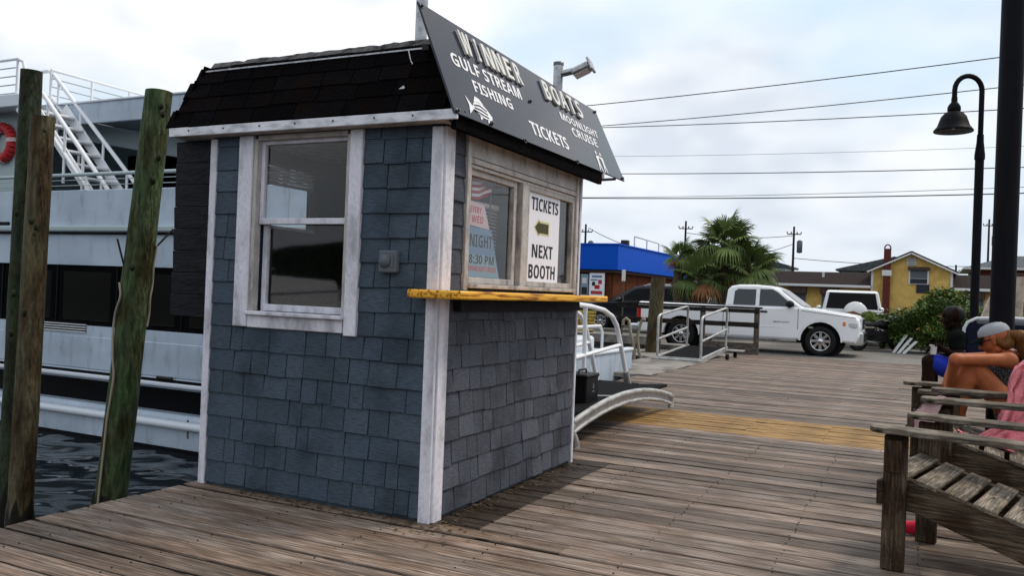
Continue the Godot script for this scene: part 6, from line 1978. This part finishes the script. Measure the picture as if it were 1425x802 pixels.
# ---------- chairs ----------
func adirondack(label: String, at: Vector3, turn: float, scale_: float, sd: int) -> Node3D:
	# front towards local -X; the seat is .56 wide
	var o := thing("adirondack_chair", label, "chair", at, turn, "weathered wooden armchairs on the dock")
	rng.seed = sd
	o.scale = Vector3.ONE * scale_
	var Wd := mats["chair_wood"] as Material
	var Dk := mats["chair_dark"] as Material
	for s in [1.0, -1.0]:
		board("front_leg", Vector3(0.0, 0.0, 0.31 * s), Vector3(0, 0.615, 0.31 * s), 0.036, 0.098, Dk, o, 0.005, Vector3.RIGHT)
		# broad arm with a rounded front
		var pl := PackedVector2Array()
		for k in 9:
			var a := PI * 0.5 + PI * k / 8.0
			pl.append(Vector2(-0.045 + cos(a) * 0.065, sin(a) * 0.072))
		pl.append(Vector2(0.35, -0.070))
		pl.append(Vector2(0.82, -0.045))
		pl.append(Vector2(0.82, 0.045))
		pl.append(Vector2(0.35, 0.070))
		part("arm", S().slab(pl, [[-0.013, 0.004], [-0.009, 0.0], [0.009, 0.0], [0.013, 0.004]]), mats[["chair_wood", "chair_wood_2"][rng.randi() % 2]], o, Transform3D(Basis(Vector3.RIGHT, Vector3.FORWARD * -1.0, Vector3.UP) if false else Basis(Vector3.RIGHT, Vector3.FORWARD, Vector3.UP), Vector3(0, 0.640, 0.325 * s)))
		board("arm_bracket", Vector3(-0.0, 0.60, 0.345 * s), Vector3(0.0, 0.45, 0.335 * s), 0.03, 0.07, Dk, o, 0.004, Vector3.RIGHT)
		# long side rail running down to the back foot
		var rp := PackedVector2Array([Vector2(-0.045, 0.43), Vector2(0.10, 0.415), Vector2(0.52, 0.285), Vector2(1.02, 0.07), Vector2(1.04, 0.0), Vector2(0.90, 0.0), Vector2(0.46, 0.155), Vector2(0.08, 0.27), Vector2(-0.045, 0.285)])
		part("side_rail", S().slab(rp, [[-0.018, 0.004], [-0.014, 0.0], [0.014, 0.0], [0.018, 0.004]]), Dk, o, Transform3D(Basis(), Vector3(0, 0, 0.272 * s)))
		board("back_post", Vector3(0.70, 0.21, 0.315 * s), Vector3(0.76, 0.63, 0.315 * s), 0.034, 0.07, Dk, o, 0.005, Vector3.RIGHT)
	board("front_apron", Vector3(-0.058, 0.352, -0.345), Vector3(-0.058, 0.352, 0.345), 0.026, 0.11, Dk, o)
	for k in 5:
		var x := 0.005 + 0.118 * k
		var y := 0.435 - (0.0 if k == 0 else 0.031 * k + 0.002)
		part("seat_slat", cbox(0.60, 0.022, 0.096, 0.005), mats[["chair_wood", "chair_wood_1", "chair_wood_2"][rng.randi() % 3]], o, Transform3D(Basis(Vector3(0, 0, -1), Vector3.UP, Vector3(1, 0, 0)) * Basis(Vector3.RIGHT, 0.26 + rng.randf_range(-0.02, 0.02)), Vector3(x, y, rng.randf_range(-0.006, 0.006))))
	for k in 5:
		var z := -0.205 + 0.1025 * k
		var h := [0.90, 0.97, 1.0, 0.97, 0.90][k] as float
		board("back_slat", Vector3(0.50, 0.25, z * 0.92), Vector3(0.50 + 0.50 * h, 0.25 + 0.78 * h, z * 1.12), 0.092, 0.022, mats[["chair_wood", "chair_wood_1"][k % 2]], o, 0.005, Vector3(-1, 0.6, 0))
	board("back_brace", Vector3(0.60, 0.32, -0.30), Vector3(0.60, 0.32, 0.30), 0.07, 0.03, Dk, o, 0.004)
	board("back_brace", Vector3(0.79, 0.625, -0.34), Vector3(0.79, 0.625, 0.34), 0.07, 0.03, Dk, o, 0.004)
	return o


func chairs() -> void:
	adirondack("nearest weathered wooden armchair, its empty slatted seat in the corner", Vector3(-0.015, 0, -4.53), deg_to_rad(-13.0), 1.0, 401)
	adirondack("middle weathered wooden armchair with pink cloth over its back", Vector3(0.155, 0, -5.72), deg_to_rad(-5.0), 1.06, 402)
	adirondack("farthest weathered wooden armchair, in which the woman sits", Vector3(0.05, 0, -6.62), deg_to_rad(9.0), 1.0, 403)
	# folding canvas chair of the seated man
	var n := thing("canvas_chair", "navy canvas high-back chair with white piping behind the woman", "chair", Vector3(0, 0, 0))
	var N := mats["navy_cloth"] as Material
	var c := Vector3(0.76, 0, -9.35)
	var u := Vector3(0.94, 0, -0.34)       # along the back, towards the right
	var f := Vector3(-0.34, 0, -0.94)      # the way it faces
	var pl := PackedVector2Array([Vector2(-0.43, 0.36), Vector2(0.43, 0.36), Vector2(0.43, 1.02), Vector2(0.40, 1.08), Vector2(0.32, 1.12), Vector2(0.0, 1.135), Vector2(-0.32, 1.12), Vector2(-0.40, 1.08), Vector2(-0.43, 1.02)])
	var xf := Transform3D(Basis(u, Vector3.UP, u.cross(Vector3.UP)), c)
	part("back_panel", S().slab(pl, [[-0.05, 0.03], [-0.03, 0.0], [0.03, 0.0], [0.05, 0.03]], xf), N, n)
	var edge := []
	for k in range(1, pl.size()):
		edge.append(xf * Vector3(pl[k].x, pl[k].y, 0.035))
	edge.append(xf * Vector3(pl[0].x, pl[0].y, 0.035))
	part("piping", S().tube(edge, 0.016, 8), mats["piping"], n)
	part("head_roll", S().box(c + Vector3(0, 1.09, 0) + f * -0.03, Vector3(0.66, 0.07, 0.06), 0.02, xf.basis), mats["plastic_grey"], n)
	part("seat", S().box(c + f * 0.30 + Vector3(0, 0.42, 0), Vector3(0.78, 0.08, 0.56), 0.03, xf.basis), N, n)
	for sx in [-0.38, 0.38]:
		for sz in [0.02, 0.54]:
			part("leg", S().tube([c + u * sx + f * sz, c + u * sx + f * sz + Vector3(0, 0.42, 0)], 0.016, 8), mats["steel"], n)


# ---------- people ----------
func nets(bones: Array, cell: float, blend: float, st: Shape) -> void:
	# one skin over tapered capsules [a, b, ra, rb]: smooth minimum of their distances, meshed as surface nets
	var lo := Vector3.INF
	var hi := -Vector3.INF
	for b in bones:
		for e in [[b[0], b[2]], [b[1], b[3]]]:
			lo = lo.min(e[0] - Vector3.ONE * (e[1] + blend + cell * 2))
			hi = hi.max(e[0] + Vector3.ONE * (e[1] + blend + cell * 2))
	var nx := int((hi.x - lo.x) / cell) + 2
	var ny := int((hi.y - lo.y) / cell) + 2
	var nz := int((hi.z - lo.z) / cell) + 2
	var acc := PackedFloat32Array()
	acc.resize(nx * ny * nz)
	acc.fill(0.0)
	# sum of exponentials gives the smooth minimum
	var kk := 4.0 / blend
	for b in bones:
		var a: Vector3 = b[0]
		var ab: Vector3 = b[1] - b[0]
		var l2 := maxf(ab.length_squared(), 1e-9)
		var m: float = maxf(b[2], b[3]) + blend + cell * 2
		var p0 := (a.min(b[1]) - Vector3.ONE * m - lo) / cell
		var p1 := (a.max(b[1]) + Vector3.ONE * m - lo) / cell
		for i in range(maxi(0, int(p0.x)), mini(nx, int(p1.x) + 1)):
			for j in range(maxi(0, int(p0.y)), mini(ny, int(p1.y) + 1)):
				for k in range(maxi(0, int(p0.z)), mini(nz, int(p1.z) + 1)):
					var p := lo + Vector3(i, j, k) * cell
					var t := clampf((p - a).dot(ab) / l2, 0.0, 1.0)
					var d: float = (p - a - ab * t).length() - lerpf(b[2], b[3], t)
					acc[(i * ny + j) * nz + k] += exp(-kk * d)
	# inside where the sum exceeds one
	var idx := {}
	var off := [Vector3i(0, 0, 0), Vector3i(1, 0, 0), Vector3i(0, 1, 0), Vector3i(1, 1, 0), Vector3i(0, 0, 1), Vector3i(1, 0, 1), Vector3i(0, 1, 1), Vector3i(1, 1, 1)]
	var edges := [[0, 1], [2, 3], [4, 5], [6, 7], [0, 2], [1, 3], [4, 6], [5, 7], [0, 4], [1, 5], [2, 6], [3, 7]]
	for i in nx - 1:
		for j in ny - 1:
			for k in nz - 1:
				var base := (i * ny + j) * nz + k
				var q := [acc[base], acc[base + ny * nz], acc[base + nz], acc[base + ny * nz + nz], acc[base + 1], acc[base + ny * nz + 1], acc[base + nz + 1], acc[base + ny * nz + nz + 1]]
				var c := 0
				for v in q:
					if v > 1.0:
						c += 1
				if c == 0 or c == 8:
					continue
				var s := Vector3()
				var n := 0
				for e in edges:
					var va: float = q[e[0]]
					var vb: float = q[e[1]]
					if (va > 1.0) != (vb > 1.0):
						var la := log(maxf(va, 1e-12))
						var lb := log(maxf(vb, 1e-12))
						s += Vector3(off[e[0]]).lerp(Vector3(off[e[1]]), la / (la - lb))
						n += 1
				idx[base] = lo + (Vector3(i, j, k) + s / n) * cell
	var sx := ny * nz
	var sy := nz
	for base in idx:
		var inside: bool = acc[base] > 1.0
		for ax in [[sx, sy, 1], [sy, 1, sx], [1, sx, sy]]:
			if (acc[base + ax[0]] > 1.0) == inside:
				continue
			var b1: int = base - ax[1]
			var b2: int = base - ax[1] - ax[2]
			var b3: int = base - ax[2]
			if idx.has(b1) and idx.has(b2) and idx.has(b3):
				if inside:
					st.quad(idx[b3], idx[base], idx[b1], idx[b2], 1) if false else st.quad(idx[b2], idx[b3], idx[base], idx[b1], 1)
				else:
					st.quad(idx[b1], idx[base], idx[b3], idx[b2], 1)


func hand_bones(wrist: Vector3, dir: Vector3, palm_n: Vector3, curl: float, thumb: float) -> Array:
	# palm and five bent fingers; dir points to the fingertips, palm_n out of the palm
	var d := dir.normalized()
	var n := (palm_n - d * palm_n.dot(d)).normalized()
	var s := d.cross(n)
	var out := []
	var lens := [0.066, 0.076, 0.071, 0.055]
	for k in 4:
		var o := (k - 1.5) * 0.0195
		var base := wrist + d * 0.085 + s * o
		out.append([wrist + s * o * 0.55 + d * 0.01, base, 0.014, 0.0115])
		var p := base
		var dd := d
		for j in 3:
			dd = (dd * cos(curl * (0.6 + 0.4 * j)) + n * sin(curl * (0.6 + 0.4 * j))).normalized()
			var q: Vector3 = p + dd * lens[k] * [0.45, 0.32, 0.23][j]
			out.append([p, q, 0.0095 - 0.0009 * j, 0.0088 - 0.0009 * j])
			p = q
	var tb := wrist + d * 0.022 + s * thumb * 0.026
	var t1 := tb + (d * 0.6 + s * thumb * 0.8 + n * 0.25).normalized() * 0.038
	var t2 := t1 + (d * 0.9 + s * thumb * 0.25 + n * 0.3).normalized() * 0.032
	out.append([tb, t1, 0.0135, 0.011])
	out.append([t1, t2, 0.011, 0.0088])
	return out


func head_parts(o: Node3D, st: Shape, c: Vector3, face: Vector3, up: Vector3, k: float) -> void:
	# a finer grid for the head: skull, jaw, nose, brows, ears, lips
	var f := face.normalized()
	var s := f.cross(up).normalized()
	var u := s.cross(f)
	var at := func(a: float, b: float, d: float) -> Vector3:
		return c + (f * a + u * b + s * d) * k
	var b := [
		[at.call(-0.022, 0.030, 0), at.call(0.016, 0.034, 0), 0.078 * k, 0.074 * k],
		[at.call(0.030, -0.022, 0.018), at.call(0.030, -0.022, -0.018), 0.050 * k, 0.050 * k],
		[at.call(0.052, -0.078, 0.010), at.call(0.052, -0.078, -0.010), 0.026 * k, 0.026 * k],
		[at.call(0.0, -0.060, 0.040), at.call(0.045, -0.080, 0.018), 0.020 * k, 0.020 * k],
		[at.call(0.0, -0.060, -0.040), at.call(0.045, -0.080, -0.018), 0.020 * k, 0.020 * k],
		[at.call(0.078, 0.012, 0), at.call(0.099, -0.024, 0), 0.010 * k, 0.014 * k],
		[at.call(0.088, -0.028, 0.010), at.call(0.088, -0.028, -0.010), 0.010 * k, 0.010 * k],
		[at.call(0.066, 0.026, 0.036), at.call(0.078, 0.026, 0.012), 0.014 * k, 0.012 * k],
		[at.call(0.066, 0.026, -0.036), at.call(0.078, 0.026, -0.012), 0.014 * k, 0.012 * k],
		[at.call(0.074, -0.050, 0.014), at.call(0.074, -0.050, -0.014), 0.011 * k, 0.011 * k],
		[at.call(-0.006, 0.022, 0.076), at.call(-0.002, -0.020, 0.074), 0.013 * k, 0.009 * k],
		[at.call(-0.006, 0.022, -0.076), at.call(-0.002, -0.020, -0.074), 0.013 * k, 0.009 * k],
	]
	nets(b, 0.0042 * k, 0.018 * k, st)
	for d in [0.031, -0.031]:
		var e := part("eye", S().ball(at.call(0.069, 0.008, d), Vector3.ONE * 0.0115 * k, 10, 8), mats["eye_white"], o)
		part("iris", S().ball(at.call(0.0775, 0.008, d), Vector3.ONE * 0.0052 * k, 8, 6), mats["hair_black"], o)
	part("lips", S().tube([at.call(0.073, -0.051, 0.020), at.call(0.0835, -0.051, 0.008), at.call(0.0835, -0.051, -0.008), at.call(0.073, -0.051, -0.020)], [0.003 * k, 0.0058 * k, 0.0058 * k, 0.003 * k], 8), mats["lips"], o)


func people() -> void:
	# woman hugging her knees, facing left
	var o := thing("person", "woman in grey cap and dark speckled swimsuit hugging her knees in a chair", "person", Vector3.ZERO)
	var face := Vector3(-0.90, -0.36, -0.25)
	var up := Vector3(-0.36, 0.92, 0.0)
	var hc := Vector3(0.462, 1.000, -6.69)
	var nk := Vector3(0.545, 0.925, -6.745)
	var sn := Vector3(0.535, 0.872, -6.58)
	var sf := Vector3(0.570, 0.872, -6.93)
	var ln := Vector3(0.212, 0.862, -6.40)
	var lf := Vector3(0.230, 0.845, -6.84)
	var wn := Vector3(0.186, 0.655, -6.56)
	var wf := Vector3(0.165, 0.66, -6.74)
	var kn := Vector3(0.305, 0.838, -6.545)
	var kf := Vector3(0.262, 0.828, -6.715)
	var an := Vector3(0.245, 0.455, -6.54)
	var af := Vector3(0.215, 0.455, -6.70)
	var hn := Vector3(0.585, 0.500, -6.63)
	var hf := Vector3(0.600, 0.500, -6.86)
	var chest := Vector3(0.525, 0.80, -6.75)
	var belly := Vector3(0.590, 0.64, -6.75)
	var pel := Vector3(0.610, 0.50, -6.75)
	var arms := [[sn, ln, 0.047, 0.037], [ln, wn, 0.038, 0.025], [sf, lf, 0.047, 0.037], [lf, wf, 0.038, 0.025]]
	var torso := [[pel, belly, 0.125, 0.108], [belly, chest, 0.108, 0.118], [chest, (sn + sf) * 0.5, 0.115, 0.075], [sn, sf, 0.055, 0.055], [hn, hf, 0.115, 0.115]]
	var legs := [[hn, kn, 0.092, 0.063], [kn, kn.lerp(an, 0.3), 0.062, 0.060], [kn.lerp(an, 0.3), an, 0.060, 0.037], [hf, kf, 0.092, 0.063], [kf, kf.lerp(af, 0.3), 0.062, 0.060], [kf.lerp(af, 0.3), af, 0.060, 0.037],
		[an, an + Vector3(-0.12, -0.035, 0.0), 0.036, 0.024], [af, af + Vector3(-0.12, -0.035, 0.0), 0.036, 0.024], [an + Vector3(0.03, -0.02, 0), an, 0.03, 0.034], [af + Vector3(0.03, -0.02, 0), af, 0.03, 0.034]]
	var neck := [[(sn + sf) * 0.5 + Vector3(-0.02, 0.0, 0), hc + Vector3(0.03, -0.05, -0.01), 0.052, 0.046]]
	var body := S()
	nets(arms + torso + legs + neck, 0.012, 0.028, body)
	nets(hand_bones(wn, Vector3(0.05, -0.35, -0.5), Vector3(0.8, 0.0, 0.2), 0.35, 1.0), 0.0034, 0.009, body)
	nets(hand_bones(wf, Vector3(0.05, -0.45, 0.35), Vector3(0.8, 0.0, -0.2), 0.35, -1.0), 0.0034, 0.009, body)
	head_parts(o, body, hc, face, up, 1.06)
	part("body", body, mats["skin_tan"], o)
	# swimsuit: the torso a little larger, cut low at the back
	var suit := S()
	var mid := chest.lerp((sn + sf) * 0.5, 0.28)
	nets([[pel, belly, 0.134, 0.117], [belly, chest, 0.117, 0.124], [chest, mid, 0.122, 0.104], [hn, hf, 0.121, 0.121]], 0.012, 0.028, suit)
	part("swimsuit", suit, mats["swimsuit"], o)
	for e in [[sn, 0.5], [sf, -0.5]]:
		var sh: Vector3 = ((sn + sf) * 0.5).lerp(e[0], 0.55)
		part("strap", S().tube([chest + Vector3(0.10, 0.04, 0.06 * e[1]), sh + Vector3(0.065, 0.02, 0), sh + Vector3(0.01, 0.058, 0), sh + Vector3(-0.07, -0.01, 0), chest + Vector3(-0.105, 0.05, 0.05 * e[1])], 0.006, 6), mats["dark_cloth"], o)
	# cap, hair, ponytail, sunglasses
	var cu := up.normalized()
	var cf := (face - cu * face.dot(cu)).normalized()
	var cs := cf.cross(cu)
	var cb := Basis(cf, cu, cs)
	var crown := S()
	crown.lathe([Vector2(0.094, 0.0), Vector2(0.094, 0.018), Vector2(0.086, 0.042), Vector2(0.064, 0.063), Vector2(0.033, 0.074), Vector2(0, 0.077)], hc + cu * 0.042 - cf * 0.006, 22, 1, Basis(cf * 1.08, cu, cs * 0.93))
	part("cap", crown, mats["cap_grey"], o)
	var br := S()
	for k in 12:
		var q := []
		for e in [[k, 0], [k + 1, 0], [k + 1, 1], [k, 1]]:
			var a := lerpf(-1.05, 1.05, e[0] / 12.0)
			var r: float = 0.097 + e[1] * 0.062 * pow(cos(a * 1.3), 0.5)
			q.append(hc + cu * (0.044 - 0.016 * e[1] - 0.012 * absf(a) * e[1]) + cf * (cos(a) * r * 1.05 - 0.006) + cs * sin(a) * r * 0.93)
		br.quad(q[0], q[1], q[2], q[3], 1)
		br.quad(q[3] - cu * 0.004, q[2] - cu * 0.004, q[1] - cu * 0.004, q[0] - cu * 0.004, 1)
	part("cap_brim", br, mats["dark_cloth"], o)
	var hair := S()
	nets([[hc - cf * 0.035 + cu * 0.02, hc - cf * 0.055 - cu * 0.03, 0.077, 0.058], [hc - cf * 0.02 + cs * 0.05, hc - cf * 0.045 + cs * 0.045 - cu * 0.04, 0.034, 0.024], [hc - cf * 0.02 - cs * 0.05, hc - cf * 0.045 - cs * 0.045 - cu * 0.04, 0.034, 0.024]], 0.007, 0.02, hair)
	part("hair", hair, mats["hair_blond"], o)
	var tail := S()
	nets([[hc - cf * 0.105 + cu * 0.01, hc - cf * 0.15 - cu * 0.02, 0.026, 0.040], [hc - cf * 0.15 - cu * 0.02, Vector3(0.655, 0.90, -6.76), 0.040, 0.045], [Vector3(0.655, 0.90, -6.76), Vector3(0.665, 0.80, -6.74), 0.045, 0.034], [Vector3(0.665, 0.80, -6.74), Vector3(0.66, 0.72, -6.73), 0.034, 0.008]], 0.008, 0.02, tail)
	part("ponytail", tail, mats["hair_blond"], o)
	part("sunglasses", S().box(hc + cf * 0.086 * 1.06 + cu * 0.008 + cs * 0.032, Vector3(0.012, 0.036, 0.048), 0.005, cb).box(hc + cf * 0.086 * 1.06 + cu * 0.008 - cs * 0.032, Vector3(0.012, 0.036, 0.048), 0.005, cb).tube([hc + cf * 0.09 + cu * 0.012 + cs * 0.05, hc + cf * 0.05 + cu * 0.014 + cs * 0.078, hc - cf * 0.01 + cu * 0.014 + cs * 0.082], 0.003, 6).tube([hc + cf * 0.09 + cu * 0.012 - cs * 0.05, hc + cf * 0.05 + cu * 0.014 - cs * 0.078, hc - cf * 0.01 + cu * 0.014 - cs * 0.082], 0.003, 6), mats["trim_black"], o)
	# man sitting beyond her, facing left
	var m := thing("person", "man in blue shorts and dark shirt sitting beyond the woman, holding a white cup", "person", Vector3.ZERO)
	var mh := Vector3(0.275, 1.115, -9.265)
	var mf := Vector3(-0.95, -0.12, -0.28)
	var mn := Vector3(0.315, 1.0, -9.285)
	var ms := Vector3(0.315, 0.93, -9.11)
	var ms2 := Vector3(0.375, 0.93, -9.46)
	var me := Vector3(0.345, 0.735, -9.03)
	var mw := Vector3(0.185, 0.822, -8.985)
	var me2 := Vector3(0.36, 0.72, -9.52)
	var mw2 := Vector3(0.16, 0.74, -9.34)
	var mp := Vector3(0.47, 0.53, -9.34)
	var hp := Vector3(0.46, 0.545, -9.19)
	var hp2 := Vector3(0.50, 0.545, -9.46)
	var k1 := Vector3(0.075, 0.690, -8.945)
	var k2 := Vector3(0.10, 0.680, -9.30)
	var a1 := Vector3(0.078, 0.09, -8.95)
	var a2 := Vector3(0.11, 0.09, -9.32)
	var mb := S()
	nets([[ms, me, 0.048, 0.040], [me, mw, 0.040, 0.027], [ms2, me2, 0.048, 0.040], [me2, mw2, 0.040, 0.027], [mn, mh + Vector3(0.02, -0.04, 0), 0.055, 0.05], [ms, ms2, 0.06, 0.06], [mp, (ms + ms2) * 0.5, 0.13, 0.11],
		[hp, k1, 0.09, 0.062], [k1, k1.lerp(a1, 0.3), 0.060, 0.058], [k1.lerp(a1, 0.3), a1, 0.058, 0.038], [hp2, k2, 0.09, 0.062], [k2, k2.lerp(a2, 0.3), 0.060, 0.058], [k2.lerp(a2, 0.3), a2, 0.058, 0.038],
		[a1, a1 + Vector3(-0.16, -0.05, 0), 0.04, 0.028], [a2, a2 + Vector3(-0.16, -0.05, 0), 0.04, 0.028]], 0.014, 0.028, mb)
	nets(hand_bones(mw, Vector3(-1, 0.0, 0.2), Vector3(0.0, -0.6, 0.6), 0.55, 1.0), 0.0036, 0.009, mb)
	nets(hand_bones(mw2, Vector3(-1, -0.1, 0.2), Vector3(0.0, -1, 0.1), 0.4, -1.0), 0.0036, 0.009, mb)
	head_parts(m, mb, mh, mf, Vector3.UP, 1.06)
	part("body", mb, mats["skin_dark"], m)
	var shirt := S()
	nets([[mp, (ms + ms2) * 0.5, 0.145, 0.122], [ms, ms2, 0.072, 0.072], [ms, ms.lerp(me, 0.45), 0.062, 0.058], [ms2, ms2.lerp(me2, 0.45), 0.062, 0.058]], 0.014, 0.03, shirt)
	part("shirt", shirt, mats["dark_cloth"], m)
	var shorts := S()
	nets([[mp, mp + Vector3(0, 0.06, 0), 0.15, 0.14], [hp, k1.lerp(hp, 0.12), 0.108, 0.086], [hp2, k2.lerp(hp2, 0.12), 0.108, 0.086]], 0.013, 0.03, shorts)
	part("shorts", shorts, mats["blue_shorts"], m)
	var mc := S()
	nets([[mh + Vector3(0.025, 0.035, 0), mh + Vector3(-0.01, 0.040, 0), 0.086, 0.081]], 0.007, 0.02, mc)
	part("hair", mc, mats["hair_black"], m)
	for e in [a1, a2]:
		part("shoe", S().box(e + Vector3(-0.07, -0.055, 0), Vector3(0.27, 0.075, 0.10), 0.03), mats["box_black"], m)
	var cup := thing("white_cup", "white cup held in the seated man's hand", "cup", Vector3(0.108, 0.765, -8.95))
	part("wall", S().lathe([Vector2(0.026, 0.0), Vector2(0.036, 0.085), Vector2(0.038, 0.088), Vector2(0.034, 0.086), Vector2(0.025, 0.004), Vector2(0.0, 0.004)], Vector3(), 18), mats["fascia_white"], cup)
	part("base", S().lathe([Vector2(0.0, -0.002), Vector2(0.027, -0.002), Vector2(0.027, 0.004)], Vector3(), 18), mats["fascia_white"], cup)


func cloth(pts: Array, sd: int, amp: float) -> Shape:
	# a draped sheet through rows of points, wrinkled, with two sides
	var nz := noise(sd, 1.0, 3)
	var rows := pts.size()
	var cols: int = pts[0].size()
	var sub := 8
	var at := func(u: float, v: float) -> Vector3:
		var i := mini(int(u), rows - 2)
		var j := mini(int(v), cols - 2)
		var fu := u - i
		var fv := v - j
		var p: Vector3 = pts[i][j].lerp(pts[i][j + 1], fv).lerp(pts[i + 1][j].lerp(pts[i + 1][j + 1], fv), fu)
		var w := nz.get_noise_2d(u * 0.35 + 5.0, v * 2.4) + 0.5 * nz.get_noise_2d(u * 1.5, v * 5.0 + 9.0)
		return p + Vector3(w * 0.5, w * 0.35, w) * amp
	var s := S()
	for a in (rows - 1) * sub:
		for b in (cols - 1) * sub:
			var q := []
			for e in [[a, b], [a + 1, b], [a + 1, b + 1], [a, b + 1]]:
				q.append(at.call(float(e[0]) / sub, float(e[1]) / sub))
			s.quad(q[0], q[1], q[2], q[3], 1)
			var n := Vector3(0.004, -0.004, 0.004)
			s.quad(q[3] - n, q[2] - n, q[1] - n, q[0] - n, 2)
	return s


func small_things() -> void:
	var t := thing("pink_towel", "pink beach towel draped over the middle chair's back down to its seat", "towel", Vector3.ZERO)
	part("sheet", cloth([
		[Vector3(0.80, 0.93, -6.10), Vector3(0.66, 0.97, -6.02), Vector3(0.62, 0.97, -5.88), Vector3(0.74, 0.93, -5.74)],
		[Vector3(0.66, 0.86, -6.06), Vector3(0.54, 0.86, -6.00), Vector3(0.53, 0.86, -5.88), Vector3(0.66, 0.84, -5.74)],
		[Vector3(0.62, 0.68, -6.04), Vector3(0.50, 0.66, -5.98), Vector3(0.50, 0.66, -5.86), Vector3(0.62, 0.66, -5.72)],
		[Vector3(0.58, 0.50, -6.02), Vector3(0.43, 0.49, -5.96), Vector3(0.44, 0.48, -5.84), Vector3(0.58, 0.48, -5.70)],
		[Vector3(0.52, 0.385, -6.00), Vector3(0.31, 0.40, -5.94), Vector3(0.34, 0.40, -5.78), Vector3(0.52, 0.38, -5.66)],
		[Vector3(0.44, 0.40, -5.98), Vector3(0.19, 0.46, -5.90), Vector3(0.25, 0.435, -5.74), Vector3(0.42, 0.40, -5.62)]], 501, 0.075), mats["towel"], t)
	var c := thing("pale_cloth", "pale pink cloth hung over the front of the middle chair's arm", "cloth", Vector3.ZERO)
	part("sheet", cloth([
		[Vector3(0.02, 0.50, -5.44), Vector3(-0.02, 0.50, -5.36), Vector3(0.06, 0.47, -5.30)],
		[Vector3(0.03, 0.60, -5.43), Vector3(-0.01, 0.60, -5.36), Vector3(0.08, 0.56, -5.29)],
		[Vector3(0.06, 0.665, -5.42), Vector3(0.05, 0.675, -5.36), Vector3(0.11, 0.65, -5.30)],
		[Vector3(0.11, 0.695, -5.44), Vector3(0.13, 0.70, -5.38), Vector3(0.15, 0.69, -5.33)]], 502, 0.02), mats["towel_pale"], c)
	var r := thing("red_cup", "red plastic cup lying on the deck under the nearest chair", "cup", Vector3(-0.055, 0.038, -4.93), 0.4)
	part("wall", S().lathe([Vector2(0.030, 0.0), Vector2(0.043, 0.11), Vector2(0.045, 0.112), Vector2(0.041, 0.11), Vector2(0.029, 0.003)], Vector3(), 20, 1, Basis(Vector3.UP, Vector3.RIGHT, Vector3.FORWARD)), mats["red_plastic"], r)
	part("base", S().lathe([Vector2(0.0, 0.001), Vector2(0.030, 0.001)], Vector3(), 20, 1, Basis(Vector3.UP, Vector3.RIGHT, Vector3.FORWARD)), mats["red_plastic"], r)
